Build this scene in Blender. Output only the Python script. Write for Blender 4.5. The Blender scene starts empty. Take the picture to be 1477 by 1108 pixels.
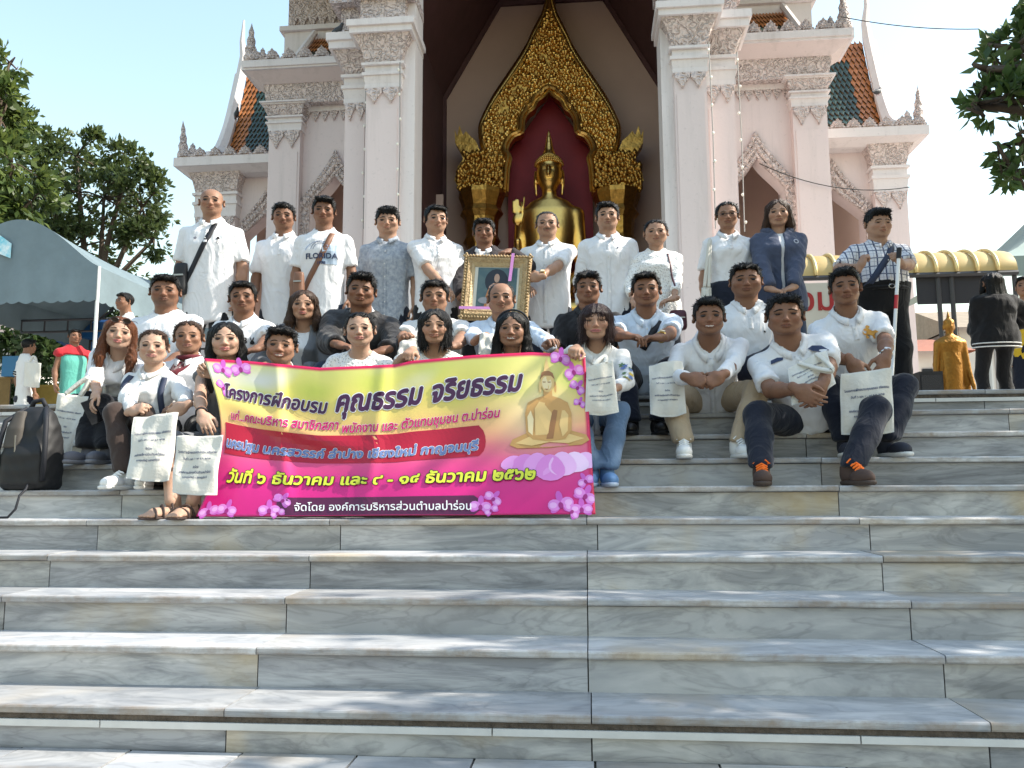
import bpy, bmesh, math, random
import numpy as np
from mathutils import Matrix, Vector
from mathutils.bvhtree import BVHTree
random.seed(7); rng = np.random.default_rng(7)
SC = bpy.context.scene; COL = SC.collection
R_ = math.radians

# ------------------------------------------------------------------ camera
FPX, CW, CH = 1200.0, 1477.0, 1108.0
YAW, PITCH, ROLL, CAMH = 0.0926, 0.1263, 0.0056, 0.888
CAM0 = np.array([0.0, 0.0, CAMH])
def cam_dir(u, v, d=1.0):
    cr, sr = math.cos(ROLL), math.sin(ROLL)
    u, v = u*cr + v*sr, -u*sr + v*cr
    cp, sp = math.cos(PITCH), math.sin(PITCH)
    y, z = d*cp - v*sp, d*sp + v*cp
    cy, sy = math.cos(YAW), math.sin(YAW)
    return np.array([u*cy - y*sy, u*sy + y*cy, z])
def W(px, py, Y):
    """survey helper: the point of the vertical plane y=Y seen along a measured sight line"""
    d = cam_dir((px-738.5)/FPX, (554-py)/FPX)
    return CAM0 + d*(Y/d[1])
cam = bpy.data.cameras.new('camera'); cam_ob = bpy.data.objects.new('camera', cam); COL.objects.link(cam_ob)
cam.sensor_width = 36; cam.lens = FPX/CW*36; cam.clip_start = .05; cam.clip_end = 2000
right, up, fwd = cam_dir(1, 0, 0), cam_dir(0, 1, 0), cam_dir(0, 0, 1)
cam_ob.matrix_world = Matrix(((right[0], up[0], -fwd[0], 0), (right[1], up[1], -fwd[1], 0), (right[2], up[2], -fwd[2], CAMH), (0, 0, 0, 1)))
SC.camera = cam_ob

# ------------------------------------------------------------------ light
SUN_EL, SUN_AZ = R_(44), R_(84)          # azimuth clockwise from +Y (away from the camera); 90 = from the right
world = bpy.data.worlds.new('World'); SC.world = world; world.use_nodes = True
nt = world.node_tree; bg = nt.nodes['Background']
sky = nt.nodes.new('ShaderNodeTexSky'); sky.sky_type = 'NISHITA'; sky.sun_disc = False
sky.sun_elevation = SUN_EL; sky.sun_rotation = SUN_AZ; sky.air_density = 2.1; sky.dust_density = 1.3; sky.ozone_density = 1.5
nt.links.new(sky.outputs[0], bg.inputs[0]); bg.inputs[1].default_value = 0.15
sun = bpy.data.lights.new('sun', 'SUN'); sun.energy = 4.2; sun.angle = R_(.53); sun.color = (1, .93, .82)
sun_ob = bpy.data.objects.new('sun', sun); COL.objects.link(sun_ob)
sdir = Vector((math.sin(SUN_AZ)*math.cos(SUN_EL), math.cos(SUN_AZ)*math.cos(SUN_EL), math.sin(SUN_EL)))
sun_ob.rotation_euler = sdir.to_track_quat('Z', 'Y').to_euler(); sun_ob.location = (20, 0, 30)
vs = SC.view_settings; vs.view_transform = 'Standard'; vs.look = 'None'; vs.exposure = 1.05; vs.gamma = 1; vs.use_curve_mapping = False
SC.render.engine = 'CYCLES'

# ------------------------------------------------------------------ tagging
def tag(o, label=None, cat=None, group=None, kind=None):
    if label: o['label'] = label
    if cat: o['category'] = cat
    if group: o['group'] = group
    if kind: o['kind'] = kind
    return o
def empty(name, loc=(0, 0, 0), rz=0):
    o = bpy.data.objects.new(name, None); o.location = loc; o.rotation_euler = (0, 0, rz); o.empty_display_size = .1
    COL.objects.link(o); return o

# ------------------------------------------------------------------ materials
MATS = {}
def mat(name, col, rough=.7, metal=0, var=.0, vscale=6, bump=0, bscale=40, col2=None, spec=.4, attr=False, stretch=None, sheen=0):
    if name in MATS: return MATS[name]
    m = bpy.data.materials.new(name); m.use_nodes = True; N = m.node_tree.nodes; L = m.node_tree.links
    b = N['Principled BSDF']; b.inputs['Roughness'].default_value = rough; b.inputs['Metallic'].default_value = metal
    b.inputs['Specular IOR Level'].default_value = spec
    b.inputs['Base Color'].default_value = (*col, 1)
    if sheen: b.inputs['Sheen Weight'].default_value = sheen
    tc = N.new('ShaderNodeTexCoord'); src = tc.outputs['Object']
    if stretch:
        mp = N.new('ShaderNodeMapping'); mp.inputs['Scale'].default_value = stretch; L.new(src, mp.inputs[0]); src = mp.outputs[0]
    base = None
    if attr:
        a = N.new('ShaderNodeAttribute'); a.attribute_name = 'Col'; base = a.outputs['Color']
        L.new(base, b.inputs['Base Color'])
    if var or col2:
        nz = N.new('ShaderNodeTexNoise'); nz.inputs['Scale'].default_value = vscale; nz.inputs['Detail'].default_value = 6; nz.inputs['Roughness'].default_value = .65
        L.new(src, nz.inputs[0])
        mr = N.new('ShaderNodeMapRange'); mr.inputs[1].default_value = .3; mr.inputs[2].default_value = .7; L.new(nz.outputs[0], mr.inputs[0])
        mx = N.new('ShaderNodeMix'); mx.data_type = 'RGBA'; L.new(mr.outputs[0], mx.inputs[0])
        c2 = col2 if col2 else tuple(max(0, c*(1-var)) for c in col)
        if base is not None:
            hs = N.new('ShaderNodeHueSaturation'); hs.inputs['Value'].default_value = 1-var; L.new(base, hs.inputs['Color'])
            L.new(base, mx.inputs[6]); L.new(hs.outputs[0], mx.inputs[7])
        else:
            mx.inputs[6].default_value = (*col, 1); mx.inputs[7].default_value = (*c2, 1)
        L.new(mx.outputs[2], b.inputs['Base Color'])
    if bump:
        n2 = N.new('ShaderNodeTexNoise'); n2.inputs['Scale'].default_value = bscale; n2.inputs['Detail'].default_value = 5; L.new(src, n2.inputs[0])
        bp = N.new('ShaderNodeBump'); bp.inputs['Strength'].default_value = bump; bp.inputs['Distance'].default_value = .02
        L.new(n2.outputs[0], bp.inputs['Height']); L.new(bp.outputs[0], b.inputs['Normal'])
    MATS[name] = m; return m
def nodes_of(m):
    return m.node_tree.nodes, m.node_tree.links, m.node_tree.nodes['Principled BSDF']

# ------------------------------------------------------------------ mesh helpers
def mesh(name, V, F, m=None, smooth=False, mi=None, col=None):
    me = bpy.data.meshes.new(name)
    V = np.asarray(V, dtype=np.float32)
    if isinstance(F, np.ndarray):
        n, k = F.shape
        me.vertices.add(len(V)); me.vertices.foreach_set('co', V.ravel())
        me.loops.add(n*k); me.loops.foreach_set('vertex_index', F.astype(np.int32).ravel())
        me.polygons.add(n); me.polygons.foreach_set('loop_start', np.arange(0, n*k, k, dtype=np.int32))
        try: me.polygons.foreach_set('loop_total', np.full(n, k, dtype=np.int32))
        except Exception: pass
        me.update(calc_edges=True)
    else:
        me.from_pydata([tuple(map(float, v)) for v in V], [], [tuple(map(int, f)) for f in F]); me.update()
    for mm in (m if isinstance(m, (list, tuple)) else [m]):
        if mm: me.materials.append(mm)
    if mi is not None: me.polygons.foreach_set('material_index', np.asarray(mi, dtype=np.int32))
    if smooth: me.polygons.foreach_set('use_smooth', np.ones(len(me.polygons), dtype=bool))
    if col is not None:
        ca = me.color_attributes.new('Col', 'FLOAT_COLOR', 'POINT')
        c4 = np.ones((len(V), 4), dtype=np.float32); c4[:, :3] = col; ca.data.foreach_set('color', c4.ravel())
    return me
def obj(name, me, parent=None, loc=None, rot=None, scale=None):
    o = bpy.data.objects.new(name, me); COL.objects.link(o)
    if parent: o.parent = parent
    if loc is not None: o.location = loc
    if rot is not None: o.rotation_euler = rot
    if scale is not None: o.scale = scale
    return o
class MB:
    """collects shapes of ONE part"""
    def __init__(s): s.V = []; s.F = []; s.n = 0
    def add(s, V, F):
        V = np.asarray(V, float); s.V.append(V); s.F += [tuple(i+s.n for i in f) for f in F]; s.n += len(V); return s
    def box(s, x0, x1, y0, y1, z0, z1):
        V = [(x0,y0,z0),(x1,y0,z0),(x1,y1,z0),(x0,y1,z0),(x0,y0,z1),(x1,y0,z1),(x1,y1,z1),(x0,y1,z1)]
        return s.add(V, [(0,3,2,1),(4,5,6,7),(0,1,5,4),(1,2,6,5),(2,3,7,6),(3,0,4,7)])
    def frustum(s, b, z0, t, z1):
        """b, t = (x0,x1,y0,y1) at z0 and z1"""
        V = [(b[0],b[2],z0),(b[1],b[2],z0),(b[1],b[3],z0),(b[0],b[3],z0),(t[0],t[2],z1),(t[1],t[2],z1),(t[1],t[3],z1),(t[0],t[3],z1)]
        return s.add(V, [(0,3,2,1),(4,5,6,7),(0,1,5,4),(1,2,6,5),(2,3,7,6),(3,0,4,7)])
    def prism(s, pts, y0, y1):
        """pts (x,z) outline, extruded from y0 (front) to y1"""
        n = len(pts); V = [(x, y0, z) for x, z in pts] + [(x, y1, z) for x, z in pts]
        F = [tuple(range(n)), tuple(range(2*n-1, n-1, -1))] + [(i, i+n, (i+1) % n+n, (i+1) % n) for i in range(n)]
        return s.add(V, F)
    def tube(s, P, r, n=8, cap=True):
        P = np.asarray(P, float); r = np.broadcast_to(np.asarray(r, float), (len(P),))
        T = np.gradient(P, axis=0); T /= np.linalg.norm(T, axis=1)[:, None]+1e-9
        a = np.array([0, 0, 1.]) if abs(T[0][2]) < .9 else np.array([1., 0, 0])
        V = []
        for i in range(len(P)):
            u = np.cross(T[i], a); u /= np.linalg.norm(u)+1e-9; a = np.cross(u, T[i]); v = a
            for k in range(n):
                th = 2*math.pi*k/n; V.append(P[i]+r[i]*(math.cos(th)*u+math.sin(th)*v))
        F = [(i*n+k, i*n+(k+1) % n, (i+1)*n+(k+1) % n, (i+1)*n+k) for i in range(len(P)-1) for k in range(n)]
        if cap: F += [tuple(range(n-1, -1, -1)), tuple(range((len(P)-1)*n, len(P)*n))]
        return s.add(V, F)
    def lathe(s, c, prof, n=16):
        """prof (r,z) list about vertical axis through c"""
        V = [(c[0]+r*math.cos(2*math.pi*k/n), c[1]+r*math.sin(2*math.pi*k/n), c[2]+z) for r, z in prof for k in range(n)]
        F = [(i*n+k, i*n+(k+1) % n, (i+1)*n+(k+1) % n, (i+1)*n+k) for i in range(len(prof)-1) for k in range(n)]
        F += [tuple(range(n-1, -1, -1)), tuple(range((len(prof)-1)*n, len(prof)*n))]
        return s.add(V, F)
    def grid(s, fn, nu, nv, thick=None):
        V = [fn(i/nu, j/nv) for j in range(nv+1) for i in range(nu+1)]
        F = [(j*(nu+1)+i, j*(nu+1)+i+1, (j+1)*(nu+1)+i+1, (j+1)*(nu+1)+i) for j in range(nv) for i in range(nu)]
        return s.add(V, F)
    def build(s, name, m, parent=None, smooth=False, off=None):
        V = np.concatenate(s.V)
        if off is not None: V = V-np.asarray(off, float)
        return obj(name, mesh(name, V, s.F, m, smooth), parent)
    def mesh(s, name, m, smooth=False):
        return mesh(name, np.concatenate(s.V), s.F, m, smooth)
def solidify(o, t, off=0):
    md = o.modifiers.new('s', 'SOLIDIFY'); md.thickness = t; md.offset = off; return o
def text_mesh(body, size=1.0, bold=0.0, shear=0.0, sx=1.0):
    """flat lettering: returns verts (x,y centred on x, baseline 0) and faces"""
    c = bpy.data.curves.new('lettering', 'FONT'); c.body = body; c.size = size; c.offset = bold; c.shear = shear; c.align_x = 'CENTER'; c.resolution_u = 3
    c.fill_mode = 'FRONT'
    o = bpy.data.objects.new('lettering', c); COL.objects.link(o)
    dg = bpy.context.evaluated_depsgraph_get(); dg.update()
    me = o.evaluated_get(dg).to_mesh()
    V = np.array([v.co[:] for v in me.vertices]) if len(me.vertices) else np.zeros((0, 3)); F = [tuple(p.vertices) for p in me.polygons]
    o.evaluated_get(dg).to_mesh_clear(); bpy.data.objects.remove(o); bpy.data.curves.remove(c)
    if len(V): V[:, 0] *= sx
    return V, F
# ================================================================== SETTING
RS, TR, D1, NST = 0.15, 0.2891, 2.867, 10
def NY(k): return D1+(k-1)*TR          # nosing line of step k
TOPZ = RS*NST
def marble(name, base, vein, warm, seed, rot=-38, sc=(1.0, 2.4, 5.5), stain=.57):
    m = bpy.data.materials.new(name); m.use_nodes = True; N, L, b = nodes_of(m)
    b.inputs['Roughness'].default_value = .34; b.inputs['Specular IOR Level'].default_value = .45
    tc = N.new('ShaderNodeTexCoord'); oi = N.new('ShaderNodeObjectInfo')
    ad = N.new('ShaderNodeVectorMath'); ad.operation = 'SCALE'; ad.inputs[0].default_value = (37, 91, 53); L.new(oi.outputs['Random'], ad.inputs['Scale'])
    a2 = N.new('ShaderNodeVectorMath'); L.new(tc.outputs['Object'], a2.inputs[0]); L.new(ad.outputs[0], a2.inputs[1])
    mp = N.new('ShaderNodeMapping'); mp.inputs['Rotation'].default_value = (0, R_(rot), R_(20)); mp.inputs['Scale'].default_value = sc; L.new(a2.outputs[0], mp.inputs[0])
    n1 = N.new('ShaderNodeTexNoise'); n1.inputs['Scale'].default_value = 1.9; n1.inputs['Detail'].default_value = 9; n1.inputs['Roughness'].default_value = .62; n1.inputs['Distortion'].default_value = .9; L.new(mp.outputs[0], n1.inputs[0])
    r1 = N.new('ShaderNodeValToRGB'); r1.color_ramp.elements[0].position = .40; r1.color_ramp.elements[1].position = .62
    r1.color_ramp.elements[0].color = (*vein, 1); r1.color_ramp.elements[1].color = (*base, 1); L.new(n1.outputs[0], r1.inputs[0])
    # thin dark veins
    n2 = N.new('ShaderNodeTexNoise'); n2.inputs['Scale'].default_value = 2.3; n2.inputs['Detail'].default_value = 7; n2.inputs['Distortion'].default_value = 1.6; L.new(mp.outputs[0], n2.inputs[0])
    ab = N.new('ShaderNodeMath'); ab.operation = 'SUBTRACT'; ab.inputs[1].default_value = .5; L.new(n2.outputs[0], ab.inputs[0])
    ab2 = N.new('ShaderNodeMath'); ab2.operation = 'ABSOLUTE'; L.new(ab.outputs[0], ab2.inputs[0])
    vr = N.new('ShaderNodeMapRange'); vr.inputs[1].default_value = 0; vr.inputs[2].default_value = .05; vr.inputs[3].default_value = .45; vr.inputs[4].default_value = 1; L.new(ab2.outputs[0], vr.inputs[0])
    mv = N.new('ShaderNodeMix'); mv.data_type = 'RGBA'; mv.blend_type = 'MULTIPLY'; mv.inputs[0].default_value = .38; L.new(r1.outputs[0], mv.inputs[6]); L.new(vr.outputs[0], mv.inputs[7])
    # rusty / ochre stains
    n3 = N.new('ShaderNodeTexNoise'); n3.inputs['Scale'].default_value = 1.3; n3.inputs['Detail'].default_value = 6; L.new(a2.outputs[0], n3.inputs[0])
    s3 = N.new('ShaderNodeMapRange'); s3.inputs[1].default_value = stain; s3.inputs[2].default_value = stain+.15; s3.inputs[4].default_value = .75; L.new(n3.outputs[0], s3.inputs[0])
    mw = N.new('ShaderNodeMix'); mw.data_type = 'RGBA'; L.new(s3.outputs[0], mw.inputs[0]); L.new(mv.outputs[2], mw.inputs[6]); mw.inputs[7].default_value = (*warm, 1)
    # slab to slab brightness
    hv = N.new('ShaderNodeHueSaturation'); rr = N.new('ShaderNodeMapRange'); rr.inputs[3].default_value = .74; rr.inputs[4].default_value = 1.18; L.new(oi.outputs['Random'], rr.inputs[0]); L.new(rr.outputs[0], hv.inputs['Value']); L.new(mw.outputs[2], hv.inputs['Color'])
    out = hv.outputs[0]
    if seed == 1:       # foot-worn, stained nosing edge
        sx = N.new('ShaderNodeSeparateXYZ'); L.new(tc.outputs['Object'], sx.inputs[0]); lt = N.new('ShaderNodeMapRange'); lt.inputs[1].default_value = .014; lt.inputs[2].default_value = .002; L.new(sx.outputs[1], lt.inputs[0])
        n6 = N.new('ShaderNodeTexNoise'); n6.inputs['Scale'].default_value = 5; n6.inputs['Detail'].default_value = 8; n6.inputs['Roughness'].default_value = .75; L.new(a2.outputs[0], n6.inputs[0]); r6 = N.new('ShaderNodeMapRange'); r6.inputs[1].default_value = .42; r6.inputs[2].default_value = .68; r6.inputs[4].default_value = .75; L.new(n6.outputs[0], r6.inputs[0])
        mm = N.new('ShaderNodeMath'); mm.operation = 'MULTIPLY'; L.new(lt.outputs[0], mm.inputs[0]); L.new(r6.outputs[0], mm.inputs[1]); m7 = N.new('ShaderNodeMix'); m7.data_type = 'RGBA'; m7.inputs[7].default_value = (.22, .15, .09, 1); L.new(mm.outputs[0], m7.inputs[0]); L.new(out, m7.inputs[6]); out = m7.outputs[2]
    L.new(out, b.inputs['Base Color'])
    n4 = N.new('ShaderNodeTexNoise'); n4.inputs['Scale'].default_value = 9; n4.inputs['Detail'].default_value = 5; L.new(a2.outputs[0], n4.inputs[0])
    r4 = N.new('ShaderNodeMapRange'); r4.inputs[3].default_value = .25; r4.inputs[4].default_value = .55; L.new(n4.outputs[0], r4.inputs[0]); L.new(r4.outputs[0], b.inputs['Roughness'])
    bp = N.new('ShaderNodeBump'); bp.inputs['Strength'].default_value = .12; bp.inputs['Distance'].default_value = .01; L.new(n4.outputs[0], bp.inputs['Height']); L.new(bp.outputs[0], b.inputs['Normal'])
    return m
M_TREAD = marble('marble_tread', (.52, .515, .505), (.32, .33, .345), (.47, .38, .26), 1)
RISERS = [marble('marble_riser_a', (.48, .475, .47), (.26, .265, .275), (.42, .33, .19), 2), marble('marble_riser_b', (.45, .44, .42), (.24, .24, .24), (.44, .32, .15), 3, 42, (1.2, 2.4, 4.5), .55), marble('marble_riser_c', (.52, .515, .505), (.35, .355, .36), (.48, .40, .27), 4, -12, (.8, 2.0, 3.0), .62), marble('marble_riser_d', (.39, .395, .405), (.21, .215, .23), (.36, .29, .2), 5, -55, (1.0, 2.4, 7.0), .66)]
M_GROUT = mat('grout', (.10, .09, .08), .9, var=.5, vscale=30)
M_DIRT = mat('dirty_mortar', (.14, .11, .085), .95, var=.6, vscale=25, bump=.8, bscale=60)
M_STRIP = mat('pale_marble_strip', (.62, .61, .58), .4, var=.15, vscale=8)

# ground and terrace
g = MB().box(-60, 60, -30, D1+.03, -.4, -.012).build('ground', M_GROUT); tag(g, kind='structure')
pav = []
tile_me = MB().box(-.196, .196, -.196, .196, -.02, 0).mesh('floor_tile', M_TREAD)
for i in range(-9, 9):
    for j in range(0, 5):
        o = obj('floor_tile', tile_me, g, (.2+i*.4-.07*j, D1+.02-.2-j*.4, random.uniform(-.001, .001)))
terr = MB().box(-60, 60, NY(10)+.3, 140, .2, TOPZ-.003).build('terrace', mat('terrace_stone', (.42, .40, .38), .6, var=.25, vscale=3)); tag(terr, kind='structure')

st = empty('stairs', (0, NY(1), 0)); tag(st, kind='structure')
core = MB()
for k in range(1, NST+1):
    core.box(-7.5, 7.5, NY(k)+.035, NY(10)+1.0, (k-1)*RS-.02, k*RS-.033)
core.build('stair_core', M_GROUT, st, off=(0, NY(1), 0))
def bev_slab(L, Dp, T, r=.008):
    # slab with a rounded front nosing; front at y=0
    prof = [(0, -T+r), (0, -r), (r*.35, -r*.35), (r, 0), (Dp, 0), (Dp, -T), (r, -T), (r*.3, -T+r*.3)]
    n = len(prof); V = [(-L/2, y, z) for y, z in prof]+[(L/2, y, z) for y, z in prof]
    F = [tuple(range(n)), tuple(range(2*n-1, n-1, -1))]+[((i+1) % n, i, i+n, (i+1) % n+n) for i in range(n)]
    return V, F
SL = 1.255
for k in range(1, NST+1):
    Tk = .03
    Vs, Fs = bev_slab(SL-.004, TR+.05 if k < NST else 1.0, Tk)
    tm = mesh('tread_slab', np.array(Vs), Fs, M_TREAD)
    rms = [MB().box(-SL/2+.0025, SL/2-.0025, 0, .02, -RS+Tk, 0).mesh('riser_panel', m_) for m_ in RISERS]
    for i in range(-5, 5):
        xc = (i+.5)*SL-.02+(.0 if k > 1 else .01)
        obj('tread_slab', tm, st, (xc, NY(k)-NY(1), k*RS+random.uniform(-.0015, .0015)), (0, random.uniform(-.0006, .0006), 0))
        obj('riser_panel', random.choice(rms), st, (xc+(.0 if k != 5 else .05), NY(k)-NY(1)+.022+random.uniform(0, .003), k*RS-Tk-.002))
for k in (1, 10):     # dirty mortar seam and pale strip below the slab
    MB().box(-7.4, 7.4, .012, .03, k*RS-.049, k*RS-.03).build('mortar_seam', M_DIRT, st, off=(0, -(NY(k)-NY(1)), 0))
    x = -6.3-.42
    while x < 6.4:
        ln = random.uniform(1.1, 1.4)
        MB().box(x, x+ln-.005, .004, .026, k*RS-.074, k*RS-.051).build('trim_strip', M_STRIP, st, off=(0, -(NY(k)-NY(1)), 0)); x += ln
# ================================================================== TEMPLE
def plaster(name, col, carve=0, grime=.48):
    m = bpy.data.materials.new(name); m.use_nodes = True; N, L, b = nodes_of(m)
    b.inputs['Roughness'].default_value = .75; b.inputs['Specular IOR Level'].default_value = .25
    tc = N.new('ShaderNodeTexCoord')
    n1 = N.new('ShaderNodeTexNoise'); n1.inputs['Scale'].default_value = 1.1; n1.inputs['Detail'].default_value = 8; n1.inputs['Roughness'].default_value = .7
    mp = N.new('ShaderNodeMapping'); mp.inputs['Scale'].default_value = (2.6, 2.6, .22); L.new(tc.outputs['Object'], mp.inputs[0]); L.new(mp.outputs[0], n1.inputs[0])
    r = N.new('ShaderNodeMapRange'); r.inputs[1].default_value = .52; r.inputs[2].default_value = .8; r.inputs[4].default_value = grime; L.new(n1.outputs[0], r.inputs[0])
    mx = N.new('ShaderNodeMix'); mx.data_type = 'RGBA'; mx.inputs[6].default_value = (*col, 1); mx.inputs[7].default_value = (.40, .36, .34, 1); L.new(r.outputs[0], mx.inputs[0])
    n3 = N.new('ShaderNodeTexNoise'); n3.inputs['Scale'].default_value = 14; n3.inputs['Detail'].default_value = 6; L.new(tc.outputs['Object'], n3.inputs[0])
    r3 = N.new('ShaderNodeMapRange'); r3.inputs[1].default_value = .62; r3.inputs[2].default_value = .75; r3.inputs[4].default_value = .4*grime; L.new(n3.outputs[0], r3.inputs[0])
    m2 = N.new('ShaderNodeMix'); m2.data_type = 'RGBA'; m2.inputs[7].default_value = (.22, .20, .19, 1); L.new(r3.outputs[0], m2.inputs[0]); L.new(mx.outputs[2], m2.inputs[6])
    L.new(m2.outputs[2], b.inputs['Base Color'])
    bp = N.new('ShaderNodeBump'); bp.inputs['Strength'].default_value = .15; bp.inputs['Distance'].default_value = .02; L.new(n3.outputs[0], bp.inputs['Height'])
    if carve:
        vo = N.new('ShaderNodeTexVoronoi'); vo.inputs['Scale'].default_value = carve; vo.feature = 'SMOOTH_F1'; 
        n5 = N.new('ShaderNodeTexNoise'); n5.inputs['Scale'].default_value = carve*.6; n5.inputs['Detail'].default_value = 2; L.new(tc.outputs['Object'], n5.inputs[0])
        ad = N.new('ShaderNodeVectorMath'); ad.operation = 'MULTIPLY_ADD'; ad.inputs[1].default_value = (.25, .25, .25); L.new(n5.outputs['Color'], ad.inputs[0]); L.new(tc.outputs['Object'], ad.inputs[2]); L.new(ad.outputs[0], vo.inputs['Vector'])
        sn = N.new('ShaderNodeMath'); sn.operation = 'SINE'; mu = N.new('ShaderNodeMath'); mu.operation = 'MULTIPLY'; mu.inputs[1].default_value = 14; L.new(vo.outputs['Distance'], mu.inputs[0]); L.new(mu.outputs[0], sn.inputs[0])
        b2 = N.new('ShaderNodeBump'); b2.inputs['Strength'].default_value = .9; b2.inputs['Distance'].default_value = .035; L.new(sn.outputs[0], b2.inputs['Height']); L.new(bp.outputs[0], b2.inputs['Normal']); L.new(b2.outputs[0], b.inputs['Normal'])
    else: L.new(bp.outputs[0], b.inputs['Normal'])
    return m
M_PL = plaster('pink_plaster', (.68, .585, .57)); M_CARVE = plaster('carved_pink_plaster', (.66, .56, .53), 9.0, .5)
M_TRIM = plaster('white_plaster', (.70, .65, .64), 0, .6); M_WALLIN = mat('hall_wall', (.52, .37, .31), .8, var=.12, vscale=.6)
M_MAROON = mat('maroon_boards', (.085, .035, .035), .7, var=.3, vscale=3); M_MAROON2 = mat('niche_maroon', (.22, .010, .018), .6, var=.2, vscale=2)
M_GOLD = mat('gilded', (.86, .54, .16), .30, 1.0, var=.25, vscale=3, bump=.15, bscale=12)
M_GOLDC = mat('gilded_carving', (.70, .40, .10), .38, 1.0, var=.45, vscale=9, bump=.9, bscale=9)
M_OR = mat('orange_glazed_tile', (.50, .17, .035), .3, var=.35, vscale=5); M_GR = mat('green_glazed_tile', (.035, .07, .055), .25, var=.35, vscale=5)
FLOORZ = TOPZ-.02
temple = empty('temple', (0, 16, TOPZ)); TO = (0, 16, TOPZ)
tag(temple, 'pink plaster temple hall with carved pilasters, pointed arches and tiled orange and green roofs', 'temple')
def zz(py, Y, px=1000): return float(W(px, py, Y)[2])
def xx(px, Y, py=200): return float(W(px, py, Y)[0])
def pilaster(x0, x1, y0, y1, zb, ztip, zp, zn, zf, zs, nleaf=2, ov=.28, slabx=(0, 0)):
    sh = MB().box(x0, x1, y0, y1, zb, zp); 
    e = .07*(x1-x0)
    sh.box(x0+e, x1-e, y0-.02, y0+.05, zb+.1, ztip-.1)
    p = sh.build('pilaster', M_PL, temple, off=TO)
    c = MB()
    h = zn-zp
    c.box(x0-.03, x1+.03, y0-.03, y1, zp, zp+h*.18); c.frustum((x0-.02, x1+.02, y0-.02, y1), zp+h*.18, (x0-.05, x1+.05, y0-.05, y1), zp+h*.5)
    c.box(x0-.08, x1+.08, y0-.08, y1, zp+h*.5, zp+h*.62); c.box(x0-.03, x1+.03, y0-.03, y1, zp+h*.62, zp+h*.9); c.box(x0-.09, x1+.09, y0-.09, y1, zp+h*.9, zn)
    c.build('capital_neck', M_TRIM, p, off=(0, 0, 0)).location = tuple(-np.array(TO))
    c = MB(); h = zf-zn
    c.frustum((x0-.02, x1+.02, y0-.02, y1), zn, (x0-.10, x1+.10, y0-.10, y1), zn+h*.55); c.frustum((x0-.10, x1+.10, y0-.10, y1), zn+h*.55, (x0-ov*.8, x1+ov*.8, y0-ov*.8, y1), zf)
    c.build('capital_flare', M_CARVE, p).location = tuple(-np.array(TO))
    c = MB(); c.box(x0-ov, x1+ov, y0-ov, y1, zf, zf+(zs-zf)*.5); c.box(x0-ov-.05, x1+ov+.05, y0-ov-.05, y1, zf+(zs-zf)*.5, zs)
    c.build('capital_slab', M_TRIM, p).location = tuple(-np.array(TO))
    w = (x1-x0)/nleaf
    lm = MB().prism([(-w/2, 0), (w/2, 0), (w*.46, -(zp-ztip)*.30), (w*.2, -(zp-ztip)*.62), (0, -(zp-ztip)), (-w*.2, -(zp-ztip)*.62), (-w*.46, -(zp-ztip)*.30)], -.05, .01).mesh('leaf_drop', M_CARVE)
    for i in range(nleaf):
        obj('leaf_drop', lm, p, (x0+(i+.5)*w-TO[0], y0-TO[1], zp-TO[2]))
    return p
def zigzag(x0, x1, y, zt, hgt, w, parent=None):
    n = max(1, int(round((x1-x0)/w))); w = (x1-x0)/n
    lm = MB().prism([(-w/2, 0), (w/2, 0), (w*.3, -hgt*.45), (0, -hgt), (-w*.3, -hgt*.45)], -.05, .01).mesh('pendant_leaf', M_CARVE)
    for i in range(n): obj('pendant_leaf', lm, parent or temple, (x0+(i+.5)*w-TO[0], y-TO[1], zt-TO[2]))
ANT = {}
def antefixes(x0, x1, y, z, h, w):
    n = max(1, int(round((x1-x0)/w))); ww = (x1-x0)/n; key = (round(h, 2), round(ww, 2))
    if key not in ANT:
        ANT[key] = (MB().prism([(a*ww*.94, b*h) for a, b in [(-.5,0),(.5,0),(.5,.22),(.36,.3),(.42,.45),(.26,.52),(.28,.7),(.12,.78),(0,1),(-.12,.78),(-.28,.7),(-.26,.52),(-.42,.45),(-.36,.3),(-.5,.22)]], -.06, .05)
                    .prism([(a*ww*.5, .12*h+b*h*.55) for a, b in [(-.5,0),(.5,0),(.35,.5),(0,1),(-.35,.5)]], -.1, -.055)).mesh('antefix', M_CARVE)
    for i in range(n): obj('antefix', ANT[key], temple, (x0+(i+.5)*ww-TO[0], y-TO[1], z-TO[2]))
def arch_pts(oL, oR, zs, za, n=7):
    xc = (oL+oR)/2; hw = (oR-oL)/2; out = []
    for i in range(n+1):
        t = i/n; out.append((oL+hw*(t+.10*math.sin(math.pi*t)), zs+(za-zs)*(t+.13*math.sin(math.pi*t)*(1-t))))
    return out+[(2*xc-x, z) for x, z in out[-2::-1]]
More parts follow.
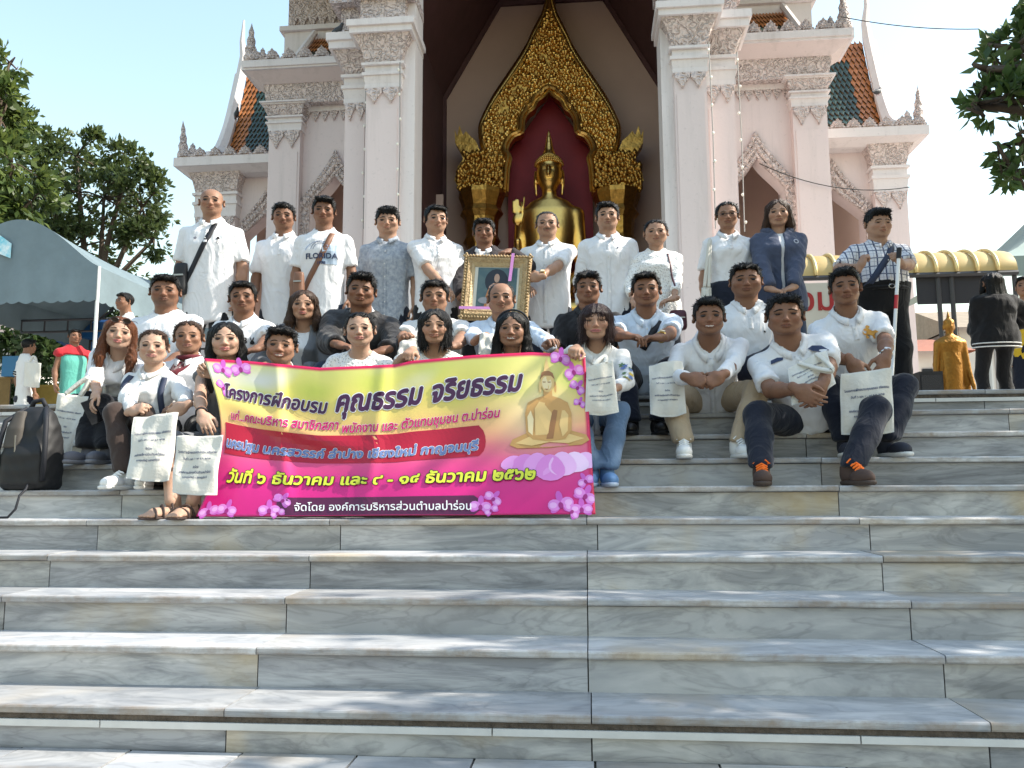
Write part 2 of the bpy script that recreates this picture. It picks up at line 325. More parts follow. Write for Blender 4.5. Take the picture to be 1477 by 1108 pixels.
def arch_bay(xL, xR, y, zb, zt, oL, oR, zs, za, ztip, depth=.5, back=2.2):
    A = arch_pts(oL, oR, zs, za)
    MB().prism([(xL, zb), (oL, zb)]+A+[(oR, zb), (xR, zb), (xR, zt), (xL, zt)], y, y+depth).build('arched_wall', M_PL, temple, off=TO)
    # carved surround
    bw = .34; xc = (oL+oR)/2
    O = arch_pts(oL-bw, oR+bw, zs-.1, ztip)
    tr = MB().prism([(oL-bw, zb), (oL, zb)]+A+[(oR, zb), (oR+bw, zb)]+O[::-1], y-.07, y+.005).build('arch_surround', M_CARVE, temple, off=TO)
    bd = MB()                                       # leaf carving and beads along the opening
    for Q, d, s in ((arch_pts(oL-.06, oR+.06, zs, za+.06, 16), .05, .055), (arch_pts(oL-.2, oR+.2, zs-.05, (za+ztip)/2-.03, 13), .07, .09), (arch_pts(oL-.30, oR+.30, zs-.08, ztip-.12, 15), .06, .075)):
        for x, z in Q:
            bd.lathe((x, y-.07, z), [(s*.3, -s), (s*.9, -s*.4), (s, 0), (s*.7, s*.7), (s*.1, s*1.3)], 6)
    for s in (-1, 1):
        for i in range(26):
            bd.lathe(((oL if s < 0 else oR)+s*.06, y-.07, zs-.12-i*.13), [(.02, -.05), (.05, 0), (.02, .05)], 6)
            bd.lathe(((oL if s < 0 else oR)+s*.22, y-.07, zs-.12-i*.13), [(.03, -.06), (.07, 0), (.02, .07)], 6)
    b = bd.build('arch_carving', M_CARVE, temple, off=TO); tag(b, kind='stuff')
    # room behind
    MB().box(xL-.3, xR+.3, y+depth+back, y+depth+back+.1, zb, zt).build('room_wall', M_WALLIN, temple, off=TO)
    MB().box(xL-.3, xR+.3, y+depth, y+depth+back, za+1.3, za+1.4).build('room_ceiling', M_WALLIN, temple, off=TO)
def roof(fn, nu, nv, border, name='roof', topcap=None):
    """fn(u,v) -> point; rows of overlapping pointed glazed tiles, orange round a green field"""
    base = MB().grid(lambda u, v: fn(u, v), 6, 6).build(name, mat('roof_board', (.12, .06, .03), .9), temple, off=TO)
    MO, MG = MB(), MB()
    e = 1e-3
    for j in range(nv):
        for i in range(nu+(j % 2)):
            u = (i+.5-(j % 2)*.5)/nu; v = (j+.5)/nv
            if not (0.005 < u < .995): continue
            p = np.array(fn(u, v)); du = (np.array(fn(min(u+e, 1), v))-np.array(fn(max(u-e, 0), v))); du /= np.linalg.norm(du)
            dv = np.array(fn(u, min(v+e, 1)))-np.array(fn(u, max(v-e, 0))); lv = np.linalg.norm(np.array(fn(u, min(1, v+.5/nv)))-np.array(fn(u, max(0, v-.5/nv)))); dv /= np.linalg.norm(dv)
            n = np.cross(du, dv); n *= -np.sign(n[1]+1e-9)*1.0
            if n[1] > 0: n = -n
            w = np.linalg.norm(np.array(fn(min(1, u+.5/nu), v))-np.array(fn(max(0, u-.5/nu), v)))*1.0
            Q = [p+dv*lv*.9+n*.012, p-du*w*.5+n*.035, p-dv*lv*.85+n*.07, p+du*w*.5+n*.035]
            edge = min(u*border[0], (1-u)*border[1], v*border[2], (1-v)*border[3])
            (MO if edge < 1 else MG).add(Q, [(0, 1, 2, 3)])
    for mb, mm, nm in ((MO, M_OR, 'orange_tiles'), (MG, M_GR, 'green_tiles')):
        if mb.V: tag(mb.build(nm, mm, base), kind='stuff').location = tuple(-np.array(TO))
    return base
def spire(x, y, z, h, r, lean=0):
    n = 9
    P = [(x+lean*(t/n)**2*h, y, z+h*t/n) for t in range(n+1)]
    rr = [r*f for f in (1, 1.15, .8, .95, .62, .7, .42, .45, .2, .03)]
    MB().tube(P, rr, 8).build('finial', M_CARVE, temple, smooth=True, off=TO)
def barge(P, w, t=.12, name='bargeboard'):
    MB().tube(P, w, 6).build(name, M_TRIM, temple, off=TO)

YP, YQ, YB, YW = 16.0, 16.6, 20.0, 22.0
for s in ('L', 'R'):
    if s == 'R': J = (957, 977); A = (975, 1022); B = (1021, 1062); bay = (1040, 1150); PB = (1145, 1195); wing = (1140, 1262); CP = (1257, 1303)
    else: J = (573, 596); A = (527, 576); B = (497, 528); bay = (425, 540); PB = (388, 433); wing = (338, 450); CP = (287, 343)
    q = 1 if s == 'R' else -1
    # jamb of the great opening
    jx = sorted((xx(J[0], YP), xx(J[1], YP)))
    MB().box(jx[0], jx[1], YP+.12, YP+.9, FLOORZ, 17).build('door_jamb', M_TRIM, temple, off=TO)
    a0, a1 = xx(A[0], YP), xx(A[1], YP)
    pilaster(a0, a1, YP, YP+.9, FLOORZ, zz(128, YP), zz(105, YP), zz(68, YP), zz(31, YP), zz(13, YP), 2, .30)
    MB().box(a0-.12, a1+.12, YP-.12, YP+.9, zz(13, YP), zz(-25, YP)).box(a0-.3, a1+.3, YP-.3, YP+.9, zz(-25, YP), zz(-40, YP)).box(a0-.1, a1+.1, YP-.1, YP+.9, zz(-40, YP), 17).build('carved_block', M_CARVE, temple, off=TO)
    b0, b1 = xx(B[0], YQ), xx(B[1], YQ)
    pilaster(b0, b1, YQ, YQ+.7, FLOORZ, zz(152, YQ), zz(126, YQ), zz(84, YQ), zz(52, YQ), zz(30, YQ), 2, .30)
    MB().box(b0-.1, b1+.1, YQ-.1, YQ+.7, zz(30, YQ), zz(-15, YQ)).box(b0-.3, b1+.3, YQ-.3, YQ+.7, zz(-15, YQ), zz(-30, YQ)).build('carved_block', M_CARVE, temple, off=TO)
    # porch side wall running back to the body
    ox = b1 if s == 'R' else b0
    MB().box(min(ox, ox-q*.35), max(ox, ox-q*.35), YQ+.7, YB+.3, FLOORZ, zz(30, YQ)).build('porch_wall', M_PL, temple, off=TO)
    # body bay
    w0, w1 = xx(bay[0], YB), xx(bay[1], YB)
    zt = zz(75, YB, 1100)
    apx = 1092 if s == 'R' else 481
    ax = xx(apx, YB); hw = abs(xx(1132, YB)-xx(1092, YB))
    arch_bay(w0, w1, YB+.25, FLOORZ, zt, ax-hw, ax+hw, zz(268, YB, 1100), zz(222, YB, 1100), zz(184, YB, 1100))
    p0, p1 = xx(PB[0], YB), xx(PB[1], YB)
    pilaster(p0, p1, YB, YB+.6, FLOORZ, zz(181, YB, 1170), zz(154, YB, 1170), zz(132, YB, 1170), zz(116, YB, 1170), zz(112, YB, 1170), 2, .16)
    ex = p1+.05 if s == 'R' else p0-.05       # outer end of entablature
    ix = xx(1050, YB) if s == 'R' else xx(505, YB)
    e0, e1 = min(ix, ex), max(ix, ex)
    fr = MB(); zf0, zf1 = zz(114, YB, 1150), zz(86, YB, 1150)
    fr.frustum((e0-.03, e1+.03, YB-.05, YB+.6), zf0, (e0-.10, e1+.10, YB-.12, YB+.6), zf1); fr.build('frieze', M_CARVE, temple, off=TO)
    zc = zz(75, YB, 1150); MB().frustum((e0-.1, e1+.1, YB-.14, YB+.6), zf1, (e0-.45, e1+.45, YB-.5, YB+.6), zc).build('cornice_cove', M_PL, temple, off=TO)
    z2 = zz(61, YB, 1150); MB().box(e0-.52, e1+.52, YB-.56, YB+.6, zc, z2).box(e0-.46, e1+.46, YB-.60, YB+.6, zc+.05, z2-.06).build('cornice', M_TRIM, temple, off=TO)
    zigzag(w0+.2 if s == 'R' else w0+.1, w1-.05, YB+.24, zz(124, YB, 1100), .27, .24)
    MB().box(w0, w1, YB+.18, YB+.26, zz(124, YB, 1100), zf0).build('leaf_band', M_TRIM, temple, off=TO)
    antefixes(e0-.4, e1+.45, YB-.45, z2, .34, .42)
    cx = e1+.35 if s == 'R' else e0-.35
    spire(cx, YB-.4, z2, zz(-2, YB, 1200)-z2, .17, 0)
    spire(cx-q*.32, YB-.4, z2, .42, .14)
    # return wall of the body beyond the pilaster
    MB().box(min(ex-q*.3, ex), max(ex-q*.3, ex), YB+.6, YW+2, FLOORZ, zz(95, YB, 1150)).build('body_side_wall', M_PL, temple, off=TO)
    # small upper roof and tower behind the cornice
    r0, r1 = (xx(1090, YB+.7), xx(1176, YB+.7)) if s == 'R' else (xx(412, YB+.7), xx(484, YB+.7))
    zr0 = z2-.1; zr1 = zz(12, YB+1.5, 1150)
    roof(lambda u, v, r0=r0, r1=r1, zr0=zr0, zr1=zr1: (r0+(r1-r0)*(u*(1-.25*v)+(.0 if q > 0 else .25)*v), YB+.2+1.5*v**.8, zr0+(zr1-zr0)*v), 13, 9, (99, 5, 99, 3) if s == 'R' else (5, 99, 99, 3), 'upper_roof')
    xe = r1 if s == 'R' else r0
    barge([(xe, YB+.15, zr0+.1), (xe-q*.12, YB+.7, zr0+(zr1-zr0)*.35), (xe-q*.42, YB+1.6, zr1+.15)], .09)
    t0, t1 = (xx(1060, YB+1.6), xx(1182, YB+1.6)) if s == 'R' else (xx(404, YB+1.6), xx(500, YB+1.6))
    MB().box(t0, t1, YB+1.7, YB+3, zr0, zz(10, YB+1.6)).box(t0-.12, t1+.12, YB+1.6, YB+3, zz(10, YB+1.6), zz(3, YB+1.6)).build('tower_base', M_TRIM, temple, off=TO)
    MB().box(t0+.08, t1-.08, YB+1.75, YB+3, zz(3, YB+1.6), zz(-60, YB+1.6)).build('tower_tier', M_CARVE, temple, off=TO)
    zigzag(t0+.1, t1-.1, YB+1.74, zz(-12, YB+1.6), .33, .3)
    # wing
    v0, v1 = xx(wing[0], YW), xx(wing[1], YW)
    zt = zz(205, YW, 1250)
    apx = 1202 if s == 'R' else 388
    ax = xx(apx, YW); hw = abs(xx(1246, YW)-xx(1202, YW))
    arch_bay(v0-.2, v1+.2, YW+.3, FLOORZ, zt, ax-hw, ax+hw, zz(305, YW, 1220), zz(266, YW, 1220), zz(223, YW, 1220))
    c0, c1 = xx(CP[0], YW), xx(CP[1], YW)
    pilaster(c0, c1, YW, YW+.8, FLOORZ, zz(303, YW, 1280), zz(277, YW, 1280), zz(240, YW, 1280), zz(205, YW, 1280), zz(202, YW, 1280), 2, .3)
    ex = c1 if s == 'R' else c0; ix = xx(1190, YW) if s == 'R' else xx(395, YW)
    e0, e1 = min(ix, ex), max(ix, ex)
    z0, z1 = zz(206, YW, 1280), zz(193, YW, 1280)
    MB().frustum((e0-.1, e1+.1, YW-.1, YW+2.6), z0-.12, (e0-.42, e1+.42, YW-.42, YW+2.6), z0).box(e0-.48, e1+.48, YW-.48, YW+2.6, z0, z1).build('wing_cornice', M_TRIM, temple, off=TO)
    antefixes(e0-.4, e1+.45, YW-.4, z1, .30, .42)
    MB().box(min(ex-q*.3, ex-q*.05), max(ex-q*.3, ex-q*.05), YW+.8, YW+2.6, FLOORZ, z0-.1).build('wing_side_wall', M_PL, temple, off=TO)
    # steep concave wing roof
    rr = xx(1279, YW) if s == 'R' else xx(323, YW); ri = xx(1180, YW) if s == 'R' else xx(400, YW)
    zb_, zt_ = z1-.05, zz(62, YW+1.4, 1250)
    def rf(u, v, rr=rr, ri=ri, zb_=zb_, zt_=zt_, s=s):
        x = (ri+(rr-ri)*u) if s == 'R' else (rr+(ri-rr)*u)
        return (x, YW-.15+1.55*v**.75, zb_+(zt_-zb_)*(v**1.15))
    roof(rf, 13, 17, (99, 3.6, 99, 5) if s == 'R' else (3.6, 99, 99, 5), 'wing_roof')
    P = [np.array(rf(1 if s == 'R' else 0, t))+np.array([q*.12, -.1, .1]) for t in np.linspace(0, 1, 9)]
    P = [P[0]+np.array([q*.22, -.1, -.02])]+P+[P[-1]+np.array([-q*.02, .05, .5]), P[-1]+np.array([q*.05, .05, 1.0]), P[-1]+np.array([q*.02, .05, 1.7])]
    MB().tube(P, [.16, .2, .2, .19, .18, .17, .16, .16, .15, .15, .12, .08, .03], 6).build('bargeboard', M_TRIM, temple, off=TO)
    P2 = [p+np.array([q*.2, .25, .0]) for p in P[:10]]
    MB().tube(P2, .13, 6).build('bargeboard', M_TRIM, temple, off=TO)
    spire(ex+q*.3, YW-.3, z1, zz(132, YW, 1290)-z1, .15, q*.04); spire(ex+q*.02, YW-.3, z1, .5, .17)
    # gable wall under the roof
    MB().prism([(min(rr, ri), zb_), (max(rr, ri), zb_), (max(rr, ri), zt_), (min(rr, ri), zt_)], YW+1.5, YW+1.6).build('roof_back_wall', M_PL, temple, off=TO)

# ---- hall interior
HX0, HX1, YH = xx(640, 22), xx(957, 22), 22.0
jl, jr = xx(596, YP), xx(957, YP)
zA, zC = float(W(640, 142, YH)[2]), float(W(720, 5, YH)[2]); xA, xB = xx(720, YH, 5), xx(872, YH, 3)
prof = [(HX0, FLOORZ), (HX0, zA), (xA, zC), (xB, zC), (HX1, zA), (HX1, FLOORZ)]
for (p, q2), nm in zip(zip(prof[:-1], prof[1:]), ('hall_wall', 'hall_ceiling', 'hall_ceiling', 'hall_ceiling', 'hall_wall')):
    d = np.array([q2[1]-p[1], -(q2[0]-p[0])]); d = -d/np.linalg.norm(d)*.12
    MB().prism([p, q2, (q2[0]+d[0], q2[1]+d[1]), (p[0]+d[0], p[1]+d[1])], YP+.9, YH+.05).build(nm, M_MAROON, temple, off=TO)
MB().prism(prof, YH, YH+.2).build('hall_back_wall', M_WALLIN, temple, off=TO)
for p, q2 in zip(prof[:-1], prof[1:]):
    MB().tube([(p[0], YH-.04, p[1]-.03), (q2[0], YH-.04, q2[1]-.03)], .1, 6).build('hall_moulding', M_MAROON, temple, off=TO)
MB().box(-9, 8, YP+.3, YH, 16.2, 16.5).build('porch_roof', M_MAROON, temple, off=TO)
lamp = MB()
for py in (103, 226): lamp.lathe(W(602, py, 17.3), [(.03, -.35), (.09, -.25), (.05, 0), (.1, .2), (.02, .35)], 8)
lamp.build('gilt_sconce', M_GOLD, temple, True, off=TO)
MB().box(xx(598, 21, 300), xx(640, 21, 300), 20.9, 21.0, FLOORZ, zz(283, 21, 620)).build('side_door_panel', M_WALLIN, temple, off=TO)

# ---- gilded niche frame
shrine = empty('niche_shrine', tuple(W(793, 500, 21.4)[:2])+(TOPZ,)); SO = tuple(shrine.location)
tag(shrine, 'tall pointed gilded niche frame with maroon lining inside the dark hall', 'shrine')
def P21(dx, py, Y=21.4): w = W(793+dx, py, Y); return (float(w[0]), float(w[2]))
outer = [(0, 8), (6, 30), (13, 45), (22, 62), (30, 80), (42, 100), (54, 118), (67, 137), (80, 157), (90, 176), (96, 192), (94, 214), (88, 235), (92, 260), (92, 282)]
inner = [(0, 137), (8, 146), (17, 153), (22, 163), (30, 169), (36, 180), (38, 197), (50, 203), (58, 214), (60, 224), (55, 234), (58, 250), (60, 282)]
def spl(pts, n=5):
    pts = np.array(pts, float); out = []
    for i in range(len(pts)-1):
        p0, p1, p2, p3 = pts[max(i-1, 0)], pts[i], pts[i+1], pts[min(i+2, len(pts)-1)]
        for k in range(n):
            t = k/n; out.append(.5*((2*p1)+(-p0+p2)*t+(2*p0-5*p1+4*p2-p3)*t*t+(-p0+3*p1-3*p2+p3)*t**3))
    return np.array(out+[pts[-1]])
O, I = spl(outer, 3), spl(inner, 3)
for s in (-1, 1):
    MB().prism([P21(s*a, b) for a, b in O]+[P21(s*a, b) for a, b in I[::-1]], 21.15, 21.5).build('gable_panel', M_GOLDC, shrine, off=SO)
    I2 = I*np.array([1, 1]); Iin = np.array([(max(a-4, 0), b+(4 if a < 20 else 1.5)) for a, b in I])
    for off, yy, rad, mm in ((0, 21.12, .045, M_GOLD), (5, 21.1, .06, M_GOLD), (9, 21.12, .04, M_GOLDC)):
        Q = [P21(s*(a+off*.9 if a > 3 else a), b-(off*1.3 if a < 30 else off*.4)) for a, b in I]
        MB().tube([(x, yy, z) for x, z in Q], rad, 6).build('arch_moulding', mm, shrine, off=SO)
    MB().tube([(P21(s*a, b)[0], 21.14, P21(s*a, b)[1]) for a, b in O], .05, 6).build('outer_rim', M_GOLD, shrine, off=SO)
    cv = MB()
    nn_ = 0
    while nn_ < 620:                         # scrolls and flames
        a, b = random.uniform(0, 96), random.uniform(22, 282)
        if a > np.interp(b, O[:, 1], O[:, 0])-1 or a < (0 if b < 132 else np.interp(b, I[:, 1], I[:, 0])+7): continue
        nn_ += 1; x, z = P21(s*a, b); sz = random.choice((.03, .04, .05, .06, .085))
        cv.lathe((x, 21.13, z), [(sz*.3, -sz), (sz, -sz*.2), (sz*.8, sz*.4), (sz*.1, sz*1.8)], 5)
    for i in range(0, len(O)-3):
        for tt in (0, .5):
            a, b = O[i]*(1-tt)+O[i+1]*tt; x, z = P21(s*(a+1.5), b-2)
            cv.lathe((x, 21.2, z), [(.05, -.1), (.1, 0), (.06, .12), (.01, .24)], 5)
    tag(cv.build('gable_carving', M_GOLD, shrine, True, off=SO), kind='stuff')
    # naga flame at the shoulder
    ng = [(92, 282), (84, 262), (90, 240), (98, 226), (104, 212), (112, 205), (118, 198), (122, 204), (127, 190), (130, 205), (134, 196), (133, 215), (126, 226), (122, 238), (130, 250), (134, 268), (126, 282)]
    MB().prism([P21(s*a, b) for a, b in (ng if s > 0 else ng[::-1])], 21.0, 21.4).build('naga_finial', M_GOLDC, shrine, off=SO)
    cv = MB()
    for _ in range(330):
        a, b = random.uniform(66, 130), random.uniform(228, 284)
        if b < 245 and a > 122: continue
        x, z = P21(s*a, b); sz = random.uniform(.035, .085); cv.lathe((x, 20.98, z), [(sz*.3, -sz), (sz, -sz*.2), (sz*.8, sz*.4), (sz*.1, sz*1.5)], 6)
    tag(cv.build('naga_carving', M_GOLDC, shrine, True, off=SO), kind='stuff')
    cx, _ = P21(s*96, 300); zc = P21(s*96, 284)[1]
    MB().lathe((cx, 21.1, TOPZ), [(.55, 0), (.55, 1), (.42, 1.2), (.40, zc-TOPZ-1.5), (.5, zc-TOPZ-1.35), (.42, zc-TOPZ-1.2), (.45, zc-TOPZ-.75), (.58, zc-TOPZ-.6), (.5, zc-TOPZ-.45), (.62, zc-TOPZ-.12), (.62, zc-TOPZ)], 10).build('gilt_column', M_GOLDC, shrine, off=SO)
Fp = [P21(a, b) for a, b in I]+[P21(-a, b) for a, b in I[::-1]]
MB().prism([P21(62, 283), P21(62, 215), P21(0, 130), P21(-62, 215), P21(-62, 283), (P21(-62, 283)[0], TOPZ), (P21(62, 283)[0], TOPZ)], 21.75, 21.95).build('niche_lining', M_MAROON2, shrine, off=SO)
MB().box(P21(-95, 300)[0], P21(95, 300)[0], 20.2, 21.7, TOPZ-.01, TOPZ+3.6).build('altar_plinth', M_GOLDC, shrine, off=SO)
# light strings and wires
def wire(name, pts, r, label, n=14, sag=0.0):
    P = [np.array(pts[0])*(1-t)+np.array(pts[1])*t-np.array([0, 0, 4*sag*t*(1-t)]) for t in np.linspace(0, 1, n)]
    o = MB().tube(P, r, 5).build(name, mat('black_wire', (.02, .02, .02), .6)); tag(o, label, 'wire'); return o
wire('power_wire', (W(1095, 236, 19.9), W(1312, 270, 19.9)), .012, 'thin dark wire drooping across the right hand arches of the temple', sag=.3)
wire('overhead_wire', (W(1212, 24, 19.4), W(1412, 42, 19)), .012, 'thin wire running from the roof finial towards the leafy tree', sag=.1)
for px, Y, y0, y1, lab in ((577, 15.97, 90, 330, 'string of small pale bulbs down the left door pilaster'), (528, 16.55, 105, 330, 'string of small pale bulbs in the corner left of the door pilaster'), (1022, 15.95, 60, 330, 'string of small pale bulbs on the right door pilaster edge'), (1063, 16.55, 75, 335, 'string of small pale bulbs on the outer right porch pilaster edge')):
    A, B = W(px, y0, Y-.1), W(px, y1, Y-.1); B[0] = A[0]; root = empty('light_string', tuple(B)); tag(root, lab, 'string lights')
    MB().tube([A, (A+B)/2+np.array([.02, 0, 0]), B], .012, 5).build('cable', mat('grey_cable', (.25, .24, .23), .6), root, off=B)
    bm = MB().lathe((0, 0, 0), [(.008, -.035), (.024, -.015), (.027, .012), (.01, .03)], 8).mesh('bulb', mat('pale_bulb', (.8, .78, .7), .25), True)
    for t in np.linspace(.05, .95, 7): obj('bulb', bm, root, tuple((A-B)*t+np.array([random.uniform(-.03, .03), -.03, 0])))
# ================================================================== BACKGROUND
M_BARK = mat('bark', (.09, .065, .045), .9, var=.4, vscale=9, bump=.8, bscale=14)
def leafmat(name, a, b, tr=.35):
    m = bpy.data.materials.new(name); m.use_nodes = True; N, L, bs = nodes_of(m)
    g = N.new('ShaderNodeNewGeometry'); rp = N.new('ShaderNodeValToRGB'); rp.color_ramp.elements[0].color = (*a, 1); rp.color_ramp.elements[1].color = (*b, 1)
    L.new(g.outputs['Random Per Island'], rp.inputs[0]); L.new(rp.outputs[0], bs.inputs['Base Color']); bs.inputs['Roughness'].default_value = .45
    tb = N.new('ShaderNodeBsdfTranslucent'); hs = N.new('ShaderNodeHueSaturation'); hs.inputs['Value'].default_value = 1.6; hs.inputs['Hue'].default_value = .48; L.new(rp.outputs[0], hs.inputs['Color']); L.new(hs.outputs[0], tb.inputs['Color'])
    ms = N.new('ShaderNodeMixShader'); ms.inputs[0].default_value = tr; L.new(bs.outputs[0], ms.inputs[1]); L.new(tb.outputs[0], ms.inputs[2]); L.new(ms.outputs[0], N['Material Output'].inputs['Surface'])
    return m
M_LEAF1 = leafmat('leaf_green', (.035, .075, .02), (.085, .14, .035)); M_LEAF2 = leafmat('leaf_dark', (.02, .045, .015), (.05, .085, .025), .25); M_LEAF2B = leafmat('leaf_olive', (.03, .055, .015), (.085, .12, .035), .3); M_LEAF3 = leafmat('leaf_pale', (.05, .09, .022), (.11, .155, .04), .4)
def tree(name, base, trunk_top, crowns, ncl, leaf, m, label, per=7, r0=.2, group=None, seed=1, twig=.25):
    """crowns = list of (centre, radii, weight); leaf rosettes fill them and branches reach them"""
    rg = np.random.default_rng(seed); base = np.array(base, float); tt = np.array(trunk_top, float)
    root = empty(name, tuple(base)); tag(root, label, 'tree', group)
    mb = MB(); mid = (base+tt)/2+rg.normal(0, .12, 3)*np.array([1, 1, 0]); mb.tube([base-np.array([0, 0, .1]), mid, tt], [r0, r0*.75, r0*.55], 10)
    wts = np.array([c[2] for c in crowns], float); wts /= wts.sum(); P, Dn = [], []
    for (c, r, w), k in zip(crowns, rg.multinomial(ncl, wts)):
        c = np.array(c, float); r = np.array(r, float)
        m1 = (tt+c)/2+rg.normal(0, .15, 3); mb.tube([tt-np.array([0, 0, .2]), m1, c], [r0*.45, r0*.3, r0*.14], 7)
        subs = []
        for _ in range(max(4, k//38)):
            d = rg.normal(size=3); d /= np.linalg.norm(d); e = c+d*r*rg.uniform(.6, .98); subs.append(e); mb.tube([c+(e-c)*.05, (c+e)/2+rg.normal(0, .08, 3), e], [r0*.13, r0*.09, r0*.04], 5)
        subs = np.array(subs)
        n1 = int(k*.82)                                  # clumps about branch ends leave gaps between them
        q = subs[rg.integers(0, len(subs), n1)]+rg.normal(0, 1, (n1, 3))*r*.135
        d = rg.normal(size=(k-n1, 3)); d /= np.linalg.norm(d, axis=1)[:, None]; q2 = c+d*r*(rg.random((k-n1, 1))**.45)
        q = np.concatenate([q, q2]); P.append(q); dd = q-c; Dn.append(dd/(np.linalg.norm(dd, axis=1)[:, None]+1e-6))
    P = np.concatenate(P); Dn = np.concatenate(Dn); n = len(P)
    P = np.repeat(P, per, 0); A = np.repeat(Dn, per, 0)+rg.normal(0, .75, (n*per, 3))+np.array([0, 0, .1]); A /= np.linalg.norm(A, axis=1)[:, None]
    P = P+A*leaf*rg.uniform(0, .5, (n*per, 1))
    S = np.cross(A, rg.normal(size=(n*per, 3))); S /= np.linalg.norm(S, axis=1)[:, None]+1e-6; Nn = np.cross(A, S)
    Ln = leaf*rg.uniform(.7, 1.25, (n*per, 1)); wd = Ln*.24
    v0 = P; v1 = P+A*Ln*.5+S*wd+Nn*Ln*.06; v2 = P+A*Ln-Nn*Ln*.1; v3 = P+A*Ln*.5-S*wd+Nn*Ln*.06
    V = np.stack([v0, v1, v2, v3], 1).reshape(-1, 3)-base
    F = np.arange(len(V)).reshape(-1, 4)
    me = mesh('crown', V, F, m); 
    mb.build('trunk', M_BARK, root, True, off=base); obj('crown', me, root); return root
# shading tree beside the steps, only the tips of its branches in view
tree('leafy_tree', (6.6, 4.9, 0), (6.2, 5.1, 3.1),
     [((5.2, 5.2, 4.9), (1.5, 2.0, 1.3), 2.6), ((6.8, 3.6, 4.9), (1.9, 1.9, 1.5), 2.4), ((6.8, 6.6, 5.4), (1.9, 1.7, 1.5), 2.2), ((6.8, 5.0, 5.9), (2.0, 2.2, 1.1), 2.0), ((4.5, 6.4, 4.6), (.95, .9, .9), 1.5), ((5.0, 2.8, 4.6), (1.2, 1.4, 1.1), 1.3),
      (tuple(W(1466, 70, 6.3)), (.26, .3, .36), .13), (tuple(W(1448, 150, 6.3)), (.20, .22, .2), .07), (tuple(W(1474, 205, 6.3)), (.18, .2, .22), .065), (tuple(W(1405, 150, 6.3)), (.14, .12, .07), .022), (tuple(W(1462, 250, 6.3)), (.08, .1, .12), .02), (tuple(W(1425, 100, 6.3)), (.12, .15, .12), .028)],
     3000, .12, M_LEAF1, 'leafy tree with glossy oval leaves overhanging the right end of the steps', 7, .2, seed=3)
def at(px, py, Y): return tuple(W(px, py, Y))
tree('tall_tree', (-15.5, 24, TOPZ), (-15.3, 24, 5.5),
     [(at(60, 250, 24), (2.2, 2, 1.5), 3), (at(150, 285, 24), (1.9, 1.8, 1.6), 3), (at(205, 300, 24), (.95, 1, 1.2), 1.3), (at(185, 238, 24), (.7, .8, .6), .6), (at(110, 225, 24), (1.1, 1, .8), 1), (at(-40, 230, 24), (2.2, 2, 2.3), 3), (at(100, 360, 24), (2.6, 1.8, 1.3), 2.5), (at(10, 350, 24), (2.6, 1.8, 1.4), 2.5), (at(222, 345, 24), (.8, .8, .8), .8)],
     2600, .21, M_LEAF2B, 'broad green tree rising behind the grey canopy tent', 6, .3, seed=5)
tree('branching_tree', (-11.2, 13, TOPZ), (-10.9, 13, 5.0),
     [(at(2, 175, 13), (.55, .5, .5), 1), (at(18, 235, 13), (.6, .6, .5), 1.2), (at(-30, 120, 13), (.8, .7, .9), 1.4), (at(14, 90, 13), (.22, .3, .3), .3), (at(45, 290, 13.5), (.5, .5, .4), .8), (at(-50, 270, 13), (1.2, 1, 1.0), 2), (at(12, 145, 13), (.3, .3, .25), .35)],
     620, .19, M_LEAF3, 'sunlit branch tips of a pale green tree above the grey canopy tent', 7, .14, seed=8)
# dark hedge trees far left under / behind the tent, and far right
for i, (px, py, Y, r) in enumerate(((-60, 520, 26, 2.6), (40, 520, 27, 2.4), (120, 525, 28, 2.3), (200, 500, 29, 2.4))):
    c = at(px, py, Y); tree('garden_tree', (c[0], c[1], TOPZ), (c[0], c[1], c[2]-.6), [(c, (r, 1.4, 1.7), 1), ((c[0]-.5, c[1], c[2]+1.2), (r*.7, 1.2, 1.0), .6)], 420, .3, M_LEAF2,
        ['dark bushy tree farthest out behind the tent poles', 'dark bushy tree behind the man with the striped sleeves', 'dark bushy tree behind the person in teal', 'dark bushy tree beside the temple wing'][i], 6, .14, 'dark trees behind the tent', seed=20+i)
for i, (px, Y) in enumerate(((-30, 18.2), (45, 18.6), (118, 18.3), (185, 18.8))):
    c = at(px, 535, Y); tree('garden_shrub', (c[0], c[1], TOPZ), (c[0], c[1], TOPZ+.9), [((c[0], c[1], TOPZ+1.0), (.95, .6, .85), 1), ((c[0]+.2, c[1], TOPZ+1.7), (.75, .5, .6), .7)], 330, .17, M_LEAF2,
        ['dark shrub at the outer edge of the tent', 'dark shrub behind the blue crate', 'dark shrub behind the person in teal shirt', 'dark shrub near the blue parasol'][i], 6, .06, 'dark shrubs behind the tent', seed=40+i)
